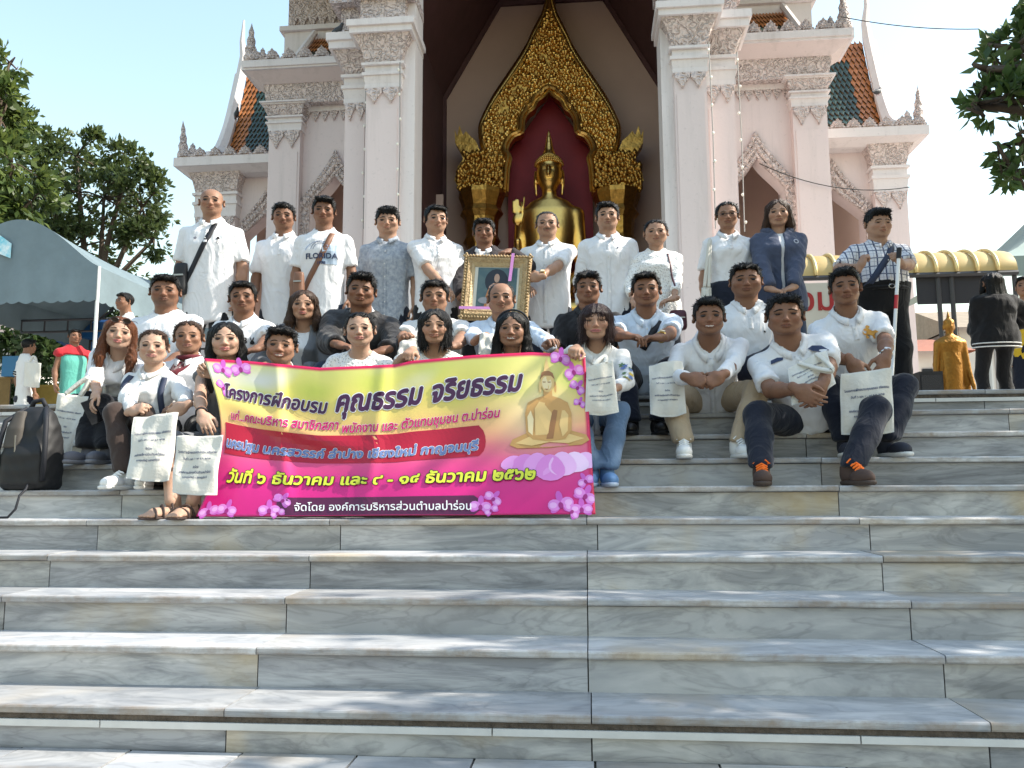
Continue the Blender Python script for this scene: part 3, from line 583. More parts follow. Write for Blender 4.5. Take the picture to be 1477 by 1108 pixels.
# ---- left canopy tent
M_TENT = mat('tent_fabric', (.17, .23, .26), .65, var=.25, vscale=1.6, bump=.6, bscale=2.6)
N, L, b = nodes_of(M_TENT); b.inputs['Transmission Weight'].default_value = 0
M_POLE = mat('white_pole', (.6, .62, .62), .4); M_DARKPOLE = mat('dark_pole', (.05, .05, .055), .5)
tx1 = xx(141, 12, 400); tx0 = tx1-2.75; zv = float(W(141, 436, 12)[2]); ze = float(W(141, 384, 12)[2]); zp = float(W(2, 318, 12)[2])
tent = empty('canopy_tent', (tx1-1.4, 14, TOPZ)); TT = tuple(tent.location); tag(tent, 'blue grey canopy tent with arched roof and scalloped valance', 'tent')
def archz(u): return ze+(zp-ze)*math.sin(math.pi*(.5-abs(u-.5)))**1.25
MB().grid(lambda u, v: (tx0+(tx1-tx0)*u+.0, 12+4.2*v, archz(u)-.12*math.sin(math.pi*v)*(1 if 0 < u < 1 else .2)), 28, 10).build('roof_fabric', M_TENT, tent, True, off=TT)
def scallop(t, n): return -.035*abs(math.sin(math.pi*t*n))
MB().grid(lambda u, v: (tx0+(tx1-tx0)*u, 11.99-.015*math.sin(40*u)*v, archz(u)*(1-v)+(zv+.04+scallop(u, 13))*v), 78, 6).build('front_panel', M_TENT, tent, True, off=TT)
MB().grid(lambda u, v: (tx1+.012*math.sin(30*u)*v, 12+4.2*u, ze*(1-v)+(zv+.04+scallop(u, 18))*v), 90, 4).build('side_panel', M_TENT, tent, True, off=TT)
MB().grid(lambda u, v: (tx0, 12+4.2*u, ze*(1-v)+(zv+.04+scallop(u, 18))*v), 60, 2).build('side_panel', M_TENT, tent, True, off=TT)
for x, y in ((tx1, 12.02), (tx1-.02, 16.2), (tx0, 12.02), (tx0, 16.2)):
    MB().tube([(x, y, TOPZ), (x, y, ze)], .028, 8).build('pole', M_POLE if y < 13 else M_DARKPOLE, tent, off=TT)
for y in (14.1, 16.2):
    for dz in (0, .22): MB().tube([(tx0, y, zv-.02+dz), (tx1, y, zv-.02+dz)], .022, 6).build('truss_bar', M_DARKPOLE, tent, off=TT)
    for k in range(7): MB().tube([(tx0+k*.45, y, zv-.02), (tx0+k*.45, y, zv+.2)], .016, 5).build('truss_strut', M_DARKPOLE, tent, off=TT)
MB().tube([(tx0+(tx1-tx0)*u, 16.2, archz(u)-.05) for u in np.linspace(0, 1, 14)], .022, 6).build('roof_hoop', M_DARKPOLE, tent, off=TT)
# emblem on the front panel
eo = MB().prism([(float(W(-14, 330, 11.96)[0]), float(W(0, 334, 11.96)[2])), (float(W(-4, 330, 11.96)[0]), float(W(0, 336, 11.96)[2])), (float(W(18, 330, 11.96)[0]), float(W(0, 352, 11.96)[2])), (float(W(18, 330, 11.96)[0]), float(W(0, 373, 11.96)[2])), (float(W(-14, 330, 11.96)[0]), float(W(0, 360, 11.96)[2]))], 11.955, 11.965).build('emblem_patch', mat('cyan_print', (.05, .5, .66), .5, col2=(.8, .85, .85), vscale=9), tent, off=TT)
# second tent on the far right
tentR = empty('canopy_tent', tuple(W(1520, 560, 12)[:2])+(TOPZ,)); TQ = tuple(tentR.location); tag(tentR, 'grey green tent with a steep sloping roof beyond the golden awning', 'tent')
pk = W(1560, 250, 13); xl = xx(1398, 12, 395); z_e = float(W(1400, 382, 12)[2])
def rt(u, v):
    a = np.array([xl+(5.2)*u, 11.6, z_e]); return tuple(a*(1-v)+np.array([pk[0], 13.6, pk[2]])*v+np.array([0, 0, -.55*math.sin(math.pi*v)*.6]))
M_TENT2 = mat('tent_fabric_green', (.25, .31, .28), .65, var=.12, vscale=2)
MB().grid(rt, 12, 10).build('roof_fabric', M_TENT2, tentR, True, off=TQ)
MB().grid(lambda u, v: tuple(np.array([xl, 11.6+4*u, z_e])*(1-v)+np.array([pk[0], 13.6, pk[2]])*v+np.array([0, 0, -.33*math.sin(math.pi*v)])), 12, 10).build('roof_fabric', M_TENT2, tentR, True, off=TQ)
MB().box(xl, xl+5.2, 11.59, 11.6, z_e-.28, z_e).build('valance', M_TENT2, tentR, off=TQ)
for x in (xl+.02, xl+5): MB().tube([(x, 11.65, TOPZ), (x, 11.65, z_e)], .03, 8).build('pole', M_POLE, tentR, off=TQ)
# ---- golden awning
aw = empty('golden_awning', tuple(W(1310, 560, 11)[:2])+(TOPZ,)); AO = tuple(aw.location); tag(aw, 'golden ribbed awning roof curving forward above the dark netting', 'awning')
M_AWN = mat('golden_sheet', (.56, .41, .17), .45, .1, var=.2, vscale=3)
ax0, ax1 = xx(1140, 11, 400), xx(1452, 11, 400); za, zb2 = float(W(1300, 363, 11)[2]), float(W(1300, 402, 11)[2]); npan = 11; pw = (ax1-ax0)/npan
def awn(u, v): th = v*math.pi*.52; return (u*pw*.985, -.55*math.sin(th)+.55, (za-zb2)*math.cos(th)*1.0)
awm = MB().grid(lambda u, v: (awn(u, v)[0], awn(u, v)[1], awn(u, v)[2]+.015*math.sin(math.pi*u)), 4, 10).mesh('awning_panel', M_AWN, True)
ribm = MB().tube([(0, awn(0, v)[1]-.02, awn(0, v)[2]+.02) for v in np.linspace(0, 1, 10)], .022, 6).mesh('awning_rib', mat('pale_gold_rib', (.78, .62, .30), .35, .4), True)
for i in range(npan):
    obj('awning_panel', awm, aw, (ax0+i*pw-AO[0], 10.7-AO[1], zb2-AO[2])); obj('awning_rib', ribm, aw, (ax0+i*pw-AO[0], 10.7-AO[1], zb2-AO[2]))
MB().tube([(ax0, 10.72, zb2-.03), (ax1, 10.72, zb2-.03)], .035, 6).build('front_beam', M_DARKPOLE, aw, off=AO)
zn = float(W(1350, 444, 11)[2])
MB().box(xx(1312, 11, 420), xx(1408, 11, 420), 10.75, 10.78, zn, zb2-.04).build('netting', mat('dark_netting', (.035, .035, .04), .9), aw, off=AO)
for px in (1338, 1357): MB().tube([(xx(px, 10.75), 10.75, TOPZ), (xx(px, 10.75), 10.75, zb2)], .03, 7).build('post', M_DARKPOLE, aw, off=AO)
MB().tube([(ax1-.03, 10.75, TOPZ), (ax1-.03, 10.75, zb2)], .03, 7).build('post', M_DARKPOLE, aw, off=AO)
# ---- sign board with red lettering
sb = empty('notice_board', tuple(W(1190, 560, 10)[:2])+(TOPZ,)); SBO = tuple(sb.location); tag(sb, 'pale board with large dark red lettering below the golden awning', 'sign')
bx0, bx1, bz0, bz1 = xx(1150, 10, 430), xx(1262, 10, 430), float(W(1190, 520, 10)[2]), float(W(1190, 408, 10)[2])
MB().box(bx0, bx1, 10, 10.04, bz0, bz1).build('board', mat('board_cream', (.52, .49, .42), .7, var=.08), sb, off=SBO)
for x in (bx0+.06, bx1-.06): MB().box(x-.03, x+.03, 10.04, 10.1, TOPZ, bz1-.02).build('leg', M_DARKPOLE, sb, off=SBO)
V, F = text_mesh('อมร', .38, .008)
V = np.c_[V[:, 0]+xx(1189, 10, 440), np.full(len(V), 9.993), V[:, 1]+float(W(1190, 447, 10)[2])]
obj('lettering', mesh('lettering', V-np.array(SBO), F, mat('dark_red_paint', (.30, .02, .02), .5)), sb)
# ---- loudspeaker
sp = empty('loudspeaker', tuple(W(1339, 560, 9.3)[:2])+(TOPZ,)); O_ = tuple(sp.location); tag(sp, 'black box loudspeaker beside the gilded standing statue', 'loudspeaker')
MB().box(-.12, .12, -.1, .12, 0, .62+.0).build('cabinet', mat('black_box', (.02, .02, .022), .6), sp); MB().box(-.105, .105, -.112, -.099, .05, .58).build('grille', mat('speaker_grille', (.035, .035, .037), .8, bump=.6, bscale=90), sp)
MB().box(-.05, .05, -.02, .02, .61, .66).build('handle', M_DARKPOLE, sp)
# ---- distant buildings right and left
def house(px0, px1, pyt, pyr, Y, col, rcol, label):
    x0, x1 = xx(px0, Y, 500), xx(px1, Y, 500); zt, zr = float(W((px0+px1)/2, pyt, Y)[2]), float(W((px0+px1)/2, pyr, Y)[2])
    h = empty('house', ((x0+x1)/2, Y, TOPZ)); HO = tuple(h.location); tag(h, label, 'building')
    MB().box(x0, x1, Y, Y+5, TOPZ-.1, zt).build('wall', mat('wall_%d' % px0, col, .8, var=.12, vscale=1), h, off=HO)
    ov = .35; rm = MB().add([(x0-ov, Y-.5, zt-.1), (x1+ov, Y-.5, zt-.1), (x1+ov, Y+2.5, zr), (x0-ov, Y+2.5, zr), (x0-ov, Y+5.5, zt-.1), (x1+ov, Y+5.5, zt-.1)], [(0, 1, 2, 3), (3, 2, 5, 4), (0, 3, 4), (1, 5, 2)]).build('roof', mat('roof_%d' % px0, rcol, .7, var=.3, vscale=4, bump=.5, bscale=12), h, off=HO)
    nw = max(1, int((x1-x0)/1.6))
    for i in range(nw):
        cx = x0+(i+.5)*(x1-x0)/nw; w = MB().box(cx-.4, cx+.4, Y-.03, Y+.02, TOPZ+.9, zt-.5).build('window', mat('window_frame_grey', (.3, .3, .3), .5), h, off=HO)
        MB().box(cx-.34, cx+.34, Y-.045, Y-.03, TOPZ+.96, zt-.56).build('pane', mat('dark_pane', (.03, .04, .05), .1), w).location = tuple(-np.array(HO))
house(1318, 1380, 505, 468, 24, (.62, .60, .55), (.32, .12, .07), 'pale house with reddish tiled roof seen below the golden awning')
house(1385, 1520, 470, 425, 27, (.60, .58, .54), (.35, .28, .2), 'far pale building behind the woman in black')
house(-140, 60, 480, 440, 34, (.55, .53, .5), (.25, .2, .17), 'far grey building behind the dark trees and tent')
wl = empty('boundary_wall', (-2, 40, TOPZ)); tag(wl, 'long pale boundary wall far behind the temple', 'wall')
MB().box(-60, 60, 40, 40.3, TOPZ-.1, TOPZ+2.2).build('wall_panel', mat('far_wall', (.5, .48, .45), .8, var=.15, vscale=.5), wl, off=(-2, 40, TOPZ)); MB().box(-60, 60, 39.95, 40.35, TOPZ+2.2, TOPZ+2.35).build('wall_coping', M_TRIM, wl, off=(-2, 40, TOPZ))
# ---- tables under the tent
def table(px0, px1, py, Y, col, label):
    x0, x1 = xx(px0, Y, py), xx(px1, Y, py); z = float(W((px0+px1)/2, py, Y)[2]); t = empty('stall_table', ((x0+x1)/2, Y, TOPZ)); O2 = tuple(t.location); tag(t, label, 'table')
    MB().box(x0, x1, Y-.35, Y+.35, z-.03, z).build('tabletop', mat('tt_%d' % px0, col, .7), t, off=O2); MB().box(x0+.02, x1-.02, Y-.34, Y-.33, TOPZ+.05, z-.03).build('skirt', mat('ts_%d' % px0, col, .8, var=.3), t, off=O2)
    for x in (x0+.05, x1-.05):
        for y in (Y-.3, Y+.3): MB().tube([(x, y, TOPZ), (x, y, z-.03)], .02, 6).build('leg', M_DARKPOLE, t, off=O2)
table(-40, 35, 548, 14.2, (.25, .16, .06), 'low brown stall table at the edge of the tent'); table(60, 150, 558, 15, (.35, .25, .06), 'ochre covered stall table under the tent')
bxo = MB().box(-.16, .16, -.15, .15, 0, .36).box(-.14, .14, -.156, -.149, .05, .13).box(-.14, .14, -.156, -.149, .18, .26).build('blue_crate', mat('blue_plastic', (.03, .17, .36), .4)); w = W(22, 545, 13.9); bxo.location = (w[0], w[1], float(W(0, 548, 14.2)[2])); tag(bxo, 'blue plastic crate on the brown stall table', 'crate')
um = empty('blue_parasol', tuple(W(150, 560, 16.8)[:2])+(TOPZ,)); tag(um, 'blue parasol open behind the tent pole', 'umbrella')
zc = float(W(150, 462, 16.8)[2])-TOPZ
MB().lathe((0, 0, 0), [(.95, zc-.55), (.93, zc-.42), (.6, zc-.15), (.2, zc-.02), (.02, zc)], 10).build('canopy', mat('blue_canvas', (.02, .13, .34), .6), um); MB().tube([(0, 0, 0), (0, 0, zc)], .02, 7).build('pole', M_POLE, um)
# ================================================================== FIGURES: distance-field modelling
class Vox:
    def __init__(s, lo, hi, h):
        s.h = h; s.lo = np.asarray(lo, float)-3*h; n = np.ceil((np.asarray(hi, float)+3*h-s.lo)/h).astype(int)+1; s.n = n
        s.f = np.full(n, .3, np.float32); s.ax = [(s.lo[i]+h*np.arange(n[i])).astype(np.float32) for i in range(3)]
    def region(s, lo, hi):
        a = np.clip(np.floor((np.asarray(lo)-s.lo)/s.h).astype(int), 0, s.n); b = np.clip(np.ceil((np.asarray(hi)-s.lo)/s.h).astype(int)+1, 0, s.n)
        sl = tuple(slice(a[i], b[i]) for i in range(3)); X = s.ax[0][sl[0]][:, None, None]; Y = s.ax[1][sl[1]][None, :, None]; Z = s.ax[2][sl[2]][None, None, :]
        return sl, X, Y, Z
    def put(s, lo, hi, fn, k=.01, op='add'):
        m = k+2.5*s.h; sl, X, Y, Z = s.region(np.asarray(lo)-m, np.asarray(hi)+m); g = s.f[sl]
        if g.size == 0: return
        d = np.asarray(fn(X, Y, Z), np.float32)
        if op == 'add':
            if k > 0: hh = np.maximum(k-np.abs(g-d), 0)/k; s.f[sl] = np.minimum(g, d)-hh*hh*k*.25
            else: s.f[sl] = np.minimum(g, d)
        else:
            d = -d
            if k > 0: hh = np.maximum(k-np.abs(g-d), 0)/k; s.f[sl] = np.maximum(g, d)+hh*hh*k*.25
            else: s.f[sl] = np.maximum(g, d)
    def cone(s, a, b, ra, rb=None, k=.02, op='add'):
        a = np.asarray(a, float); b = np.asarray(b, float); rb = ra if rb is None else rb; ba = b-a; L2 = float(ba@ba)+1e-12; r = max(ra, rb)
        def fn(X, Y, Z):
            x, y, z = X-a[0], Y-a[1], Z-a[2]; t = np.clip((x*ba[0]+y*ba[1]+z*ba[2])/L2, 0, 1)
            return np.sqrt((x-t*ba[0])**2+(y-t*ba[1])**2+(z-t*ba[2])**2)-(ra+t*(rb-ra))
        s.put(np.minimum(a, b)-r, np.maximum(a, b)+r, fn, k, op)
    def ell(s, c, r, k=.02, op='add', Rm=None):
        c = np.asarray(c, float); r = np.asarray(r, float); ext = r if Rm is None else np.full(3, r.max())
        def fn(X, Y, Z):
            x, y, z = X-c[0], Y-c[1], Z-c[2]
            if Rm is not None:
                x, y, z = (x*Rm[0, 0]+y*Rm[1, 0]+z*Rm[2, 0], x*Rm[0, 1]+y*Rm[1, 1]+z*Rm[2, 1], x*Rm[0, 2]+y*Rm[1, 2]+z*Rm[2, 2])
            k0 = np.sqrt((x/r[0])**2+(y/r[1])**2+(z/r[2])**2); k1 = np.sqrt((x/r[0]**2)**2+(y/r[1]**2)**2+(z/r[2]**2)**2)+1e-9
            return k0*(k0-1)/k1
        s.put(c-ext, c+ext, fn, k, op)
    def plane(s, p, n):
        """cut away the side n points to, whole grid"""
        p = np.asarray(p, float); n = np.asarray(n, float); n = n/np.linalg.norm(n)
        X, Y, Z = s.ax[0][:, None, None], s.ax[1][None, :, None], s.ax[2][None, None, :]
        s.f = np.maximum(s.f, ((X-p[0])*n[0]+(Y-p[1])*n[1]+(Z-p[2])*n[2]).astype(np.float32))
    def loft(s, o, ex, ey, ez, st, k=.02, pw=2.3, op='add'):
        """st rows: t(m along ez), half-width, half-depth, y-offset, x-offset"""
        st = np.asarray(st, float); o = np.asarray(o, float); R = max(st[:, 1].max(), st[:, 2].max())+np.abs(st[:, 3]).max()+.02
        A, B = o+ez*st[0, 0], o+ez*st[-1, 0]
        def fn(X, Y, Z):
            x, y, z = X-o[0], Y-o[1], Z-o[2]; t = x*ez[0]+y*ez[1]+z*ez[2]
            a = np.interp(t, st[:, 0], st[:, 1]); b = np.interp(t, st[:, 0], st[:, 2]); oy = np.interp(t, st[:, 0], st[:, 3]); ox = np.interp(t, st[:, 0], st[:, 4]) if st.shape[1] > 4 else 0
            u = x*ex[0]+y*ex[1]+z*ex[2]-ox; v = x*ey[0]+y*ey[1]+z*ey[2]-oy
            q = (np.abs(u/a)**pw+np.abs(v/b)**pw)**(1/pw); d = (q-1)*np.minimum(a, b)
            return np.maximum(d, np.maximum(t-st[-1, 0], st[0, 0]-t))
        s.put(np.minimum(A, B)-R, np.maximum(A, B)+R, fn, k, op)
    def nets(s):
        f = s.f; n = np.array(f.shape)-1; sg = f < 0
        c = np.zeros(n, np.int8)
        for i in (0, 1):
            for j in (0, 1):
                for k in (0, 1): c += sg[i:i+n[0], j:j+n[1], k:k+n[2]]
        act = (c > 0) & (c < 8); ids = np.argwhere(act); idx = np.full(n, -1, np.int64); idx[act] = np.arange(len(ids))
        acc = np.zeros((len(ids), 3)); w = np.zeros(len(ids)); cor = [(i, j, k) for i in (0, 1) for j in (0, 1) for k in (0, 1)]
        val = {q: f[ids[:, 0]+q[0], ids[:, 1]+q[1], ids[:, 2]+q[2]] for q in cor}
        for a in cor:
            for d in range(3):
                if a[d]: continue
                b = list(a); b[d] = 1; b = tuple(b); va, vb = val[a], val[b]; m = (va < 0) != (vb < 0); t = va[m]/(va[m]-vb[m])
                p = np.tile(np.array(a, float), (m.sum(), 1)); p[:, d] += t; acc[m] += p; w[m] += 1
        V = s.lo+s.h*(ids+acc/w[:, None]); Q = []
        for d in range(3):
            e, g = (d+1) % 3, (d+2) % 3
            lo = [slice(None)]*3; hi = [slice(None)]*3; lo[d] = slice(0, -1); hi[d] = slice(1, None)
            A, B = sg[tuple(lo)], sg[tuple(hi)]; E = np.argwhere(A != B); 
            ok = (E[:, e] > 0) & (E[:, g] > 0) & (E[:, e] < n[e]) & (E[:, g] < n[g]); E = E[ok]; fl = A[E[:, 0], E[:, 1], E[:, 2]]
            def cell(de, dg):
                q = E.copy(); q[:, e] += de; q[:, g] += dg; return idx[q[:, 0], q[:, 1], q[:, 2]]
            q = np.stack([cell(-1, -1), cell(0, -1), cell(0, 0), cell(-1, 0)], 1); q[~fl] = q[~fl][:, ::-1]; Q.append(q)
        return V, np.concatenate(Q)
def vnormals(V, F):
    n = np.cross(V[F[:, 2]]-V[F[:, 0]], V[F[:, 3]]-V[F[:, 1]]); N = np.zeros_like(V)
    for i in range(4): np.add.at(N, F[:, i], n)
    return N/(np.linalg.norm(N, axis=1)[:, None]+1e-12)
def relax(V, F, it=1, lam=.5):
    for _ in range(it):
        S = np.zeros_like(V); c = np.zeros(len(V))
        for i in range(4):
            for j in (1, 3): np.add.at(S, F[:, i], V[F[:, (i+j) % 4]]); np.add.at(c, F[:, i], 1)
        V = V+lam*(S/np.maximum(c, 1)[:, None]-V)
    return V
def folds(P, rg, amp, lam=(.05, .14), n=6, zs=1.0):
    h = np.zeros(len(P))
    for _ in range(n):
        k = rg.normal(size=3); k[2] *= zs; k /= np.linalg.norm(k); k2 = rg.normal(size=3)*9; w = 2*math.pi/rg.uniform(*lam)
        h += np.sin(P@k*w+rg.uniform(0, 6.3)+1.6*np.sin(P@k2+rg.uniform(0, 6.3)))*rg.uniform(.4, 1)
    return h/n*amp*1.8
def unit(v): v = np.asarray(v, float); return v/(np.linalg.norm(v)+1e-12)
def ik(a, t, l1, l2, pole):
    a = np.asarray(a, float); t = np.asarray(t, float); d = t-a; D = np.linalg.norm(d)
    if D > (l1+l2)*.995: t = a+d/D*(l1+l2)*.995; d = t-a; D = np.linalg.norm(d)
    D = max(D, abs(l1-l2)+.02); u = d/np.linalg.norm(d); x = (l1*l1-l2*l2+D*D)/(2*D); y = math.sqrt(max(l1*l1-x*x, 0)); p = np.asarray(pole, float); p = unit(p-(p@u)*u)
    return a+u*x+p*y, t

# ---------------- hands: template meshes, wrist at origin, fingers to +x, palm faces -z, thumb to +y
HANDS = {}
def hand_mesh(pose, h=.0060):
    if pose in HANDS: return HANDS[pose]
    curl = {'relaxed': (28, 34, 22), 'grip': (62, 78, 45), 'flat': (10, 12, 8), 'fist': (78, 92, 60), 'drape': (40, 20, 12)}[pose]
    v = Vox((-.04, -.07, -.10), (.21, .09, .05), h)
    v.cone((-.03, 0, 0), (.015, 0, 0), .025, .026, .01); 
    v.ell((.048, .0, -.002), (.052, .039, .0155), .02); v.ell((.03, .024, -.008), (.034, .02, .017), .015); v.ell((.03, -.024, -.006), (.032, .016, .015), .015)
    for i, (y, L0, r) in enumerate(((.029, .074, .0088), (.010, .082, .0092), (-.010, .077, .0088), (-.028, .060, .0078))):
        p = np.array([.085-abs(i-1)*.005, y, 0.]); th = 0; spread = (1.5-i)*.05
        for sgm, (fr, c) in enumerate(zip((.45, .31, .24), curl)):
            th += math.radians(c*(1+.06*(i-1.5))); d = np.array([math.cos(th)*math.cos(spread), math.cos(th)*math.sin(spread), -math.sin(th)]); q = p+d*L0*fr*1.05
            v.cone(p, q, r*(1-.08*sgm), r*(1-.08*(sgm+1)), .004 if sgm else .008); p = q
    t0 = np.array([.022, .03, -.008]); bend = {'relaxed': .35, 'grip': 1.0, 'flat': .1, 'fist': 1.1, 'drape': .3}[pose]
    d1 = unit((.75, .62, -.25-.3*bend)); t1 = t0+d1*.042; d2 = unit((.95, .25-.5*bend, -.2-.45*bend)); t2 = t1+d2*.03; t3 = t2+unit((.95, .0-.6*bend, -.2-.3*bend))*.024
    v.cone(t0, t1, .0135, .0105, .012); v.cone(t1, t2, .0102, .0095, .003); v.cone(t2, t3, .0095, .0075, .003)
    HANDS[pose] = v.nets(); return HANDS[pose]
def place_hand(pose, wrist, d, palm, side):
    """side +1: thumb leaves towards cross(palm,...) for that hand"""
    V, F = hand_mesh(pose); ex = unit(d); ez = -unit(np.asarray(palm, float)-(np.asarray(palm, float)@ex)*ex); ey = np.cross(ez, ex)*side
    Vw = wrist+V[:, :1]*ex+V[:, 1:2]*ey+V[:, 2:3]*ez; return Vw, (F if side > 0 else F[:, ::-1])

# ---------------- heads
def head_mesh(fp, neck_l, h=.0046):
    """local: x image right, -y face, z up; origin mid head. fp: dict of face params"""
    w = fp.get('w', 1.0); j = fp.get('jaw', 1.0); ck = fp.get('cheek', 1.0); sm = fp.get('smile', 0.); fem = fp.get('fem', 0); nz = fp.get('nose', 1.0); old = fp.get('old', 0.)
    v = Vox((-.115, -.125, -.20), (.115, .125, .128), h); w = w*1.06
    v.ell((0, .016, .036), (.0745*w, .094, .080), .02); v.ell((0, -.02, -.020), (.0640*w*ck, .068, .082), .03)
    v.ell((0, -.026, -.062), (.045*w*j, .052, .046), .03); v.cone((-.011*w*j, -.066, -.094), (.011*w*j, -.066, -.094), .0160, .0160, .018)
    for s in (-1, 1):
        v.cone((s*.054*w*j, .000, -.050), (s*.026*w*j, -.050, -.084), .0185, .017, .025)
        v.ell((s*.040*w, -.057, -.020), (.023*ck, .026, .022), .022)                      # cheek
        er = np.array(Matrix.Rotation(s*.62, 3, 'Z')); v.ell((s*.0835*w, .016, -.004), (.0075, .021, .034), .005, Rm=er); v.ell((s*.0885*w, .008, -.002), (.0055, .012, .020), .005, 'sub', Rm=er)
        v.ell((s*.0325*w, -.1000, .0060), (.0195, .0165, .0100), .012, 'sub')                 # eye socket
        v.cone((s*.012*w, -.0835, .0240), (s*.049*w, -.0700, .0250), .0058+.0014*(1-fem), .0045, .012)   # brow ridge
        v.cone((s*.018*w, -.0825, .0138), (s*.048*w, -.0725, .0125), .0040, .0034, .004)       # upper lid
        v.cone((s*.019*w, -.0825, -.0055), (s*.046*w, -.0735, -.0045), .0040, .0034, .006)      # lower lid
        v.ell((s*.0130*nz, -.0925, -.0325), (.0090, .0095, .0078), .006)                       # nostril wing
    v.cone((0, -.086, .014), (0, -.1000, -.024), .0072, .0105*nz, .012); v.ell((0, -.1020, -.0285), (.0118*nz, .0100, .0095), .006)
    zm = -.0610; hw = .0265*(1+.25*sm)*fp.get('mouth', 1.0); lp = fp.get('lips', 1.0)*(.86 if not fem else 1.0)
    for s in (-1, 1):
        ag = .0022+.0014*old+.001*sm; v.cone((s*.0215*nz, -.0945, -.030), (s*.0365*w, -.0835, -.058), ag, ag*.8, .006, 'sub'); v.cone((s*.020*w, -.0885, -.012), (s*.046*w, -.0800, -.0125), .0016+.0012*old, .0014, .006, 'sub')
        if old: v.cone((s*.002, -.0845, .045), (s*.035*w, -.0765, .046), .0018, .0014, .005, 'sub')
    v.ell((0, -.076, zm+.010), (.024, .013, .016), .012)
    for s in (-1, 1):
        v.cone((0, -.0935, zm+.0058), (s*hw*.55, -.0905, zm+.0050+.002*sm), .0058*lp, .0052*lp, .004); v.cone((s*hw*.55, -.0905, zm+.0050+.002*sm), (s*hw, -.0815, zm+.001+.006*sm), .0052*lp, .0028, .004); v.cone((0, -.0925, zm-.0078), (s*hw*.6, -.0885, zm-.006+.002*sm), .0070*lp, .0056*lp, .004); v.cone((s*hw*.6, -.0885, zm-.006+.002*sm), (s*hw*.95, -.080, zm-.001+.005*sm), .0056*lp, .003, .004)
        if sm: v.ell((s*.038, -.074, -.040), (.012, .012, .015), .014)
    v.cone((-hw*.5, -.0965, zm-.0006+.001*sm), (hw*.5, -.0965, zm-.0006+.001*sm), .0026, .0026, .003, 'sub')
    for s in (-1, 1): v.cone((s*hw*.5, -.0960, zm-.0006+.001*sm), (s*hw*.95, -.0855, zm-.0003+.005*sm), .0026, .0022, .003, 'sub')
    nl = np.asarray(neck_l, float); r = .056*w if not fem else .047*w
    v.cone((0, .018, -.05), nl, r, r*1.12, .03)
    V, F = v.nets(); V = relax(V, F, 1, .35)
    # pigment
    sk = np.array(fp['skin']); C = np.tile(sk, (len(V), 1)); x, y, z = np.abs(V[:, 0]), V[:, 1], V[:, 2]; front = y < -.045
    def mixc(m, c, a): 
        aa = (np.clip(m, 0, 1)*a)[:, None]; C[:] = C*(1-aa)+np.array(c)*aa
    cheek = np.exp(-(((x-.04)/.02)**2+((z+.025)/.02)**2))*front; mixc(cheek, sk*np.array([1.12, .88, .85]), .6)
    mixc(np.exp(-((x/.02)**2+((z+.03)/.018)**2))*front, sk*np.array([1.1, .9, .88]), .5)
    lz = z-zm-.006*sm*(x/hw)**2; lip = ((x < hw) & (np.abs(lz) < .0125*lp*(1-(x/hw)**2*.75)) & front).astype(float); mixc(lip, fp.get('lip', sk*np.array([.82, .52, .52])), .8)
    if fp.get('teeth'): mixc(((x < hw*.62) & (np.abs(lz+.0005) < .0036) & front).astype(float), (.60, .57, .52), .9)
    else: mixc(((x < hw*.95) & (np.abs(lz+.0005) < .0026) & front).astype(float), sk*.3, .8)
    bz = .0265+.0045*(1-((x-.032*w)/.024)**2); bt = .0052 if not fem else .0036
    mixc((np.exp(-((z-.0105)/.0034)**2)*((x > .017*w) & (x < .050*w) & front)), sk*.10, .9)         # lash line
    mixc((np.exp(-((z-.004)/.010)**2)*np.exp(-((x-.033*w)/.018)**2)*front), sk*np.array([.55, .48, .46]), .45)
    if fp.get('beard'): mixc(np.clip(np.exp(-((z+.088)/.028)**2)+.6*np.exp(-((z+.05)/.008)**2)*(x < .03), 0, 1)*(y < -.02)*(x < .06), (.05, .045, .042), fp['beard'])
    if fp.get('mustache'): mixc((np.exp(-((z-(zm+.0135-.10*x))/.0052)**2))*((x < .031) & front), (.025, .022, .02), fp['mustache'])
    if fp.get('stubble'): mixc(((z < .125) & (z > .02+.5*np.clip(-y-.02, 0, 1)) & ((y > -.055) | (z > .085))).astype(float), (.06, .055, .05), fp['stubble'])
    return V, F, C
def eye_mesh():
    V, F, mi = [], [], []; n, m = 14, 7
    for i in range(m+1):
        th = math.pi*i/m
        for k in range(n): ph = 2*math.pi*k/n; V.append((math.sin(th)*math.cos(ph), -math.cos(th), math.sin(th)*math.sin(ph)))
    for i in range(m):
        for k in range(n): F.append((i*n+k, i*n+(k+1) % n, (i+1)*n+(k+1) % n, (i+1)*n+k)); mi.append(1 if i < 3 else 0)
    V = np.array(V); r = np.hypot(V[:, 0], V[:, 2]); 
    return mesh('eye', V, F, [mat('eye_white', (.42, .38, .36), .3), mat('eye_iris', (.015, .009, .006), .12)], True, mi)
EYE = eye_mesh()
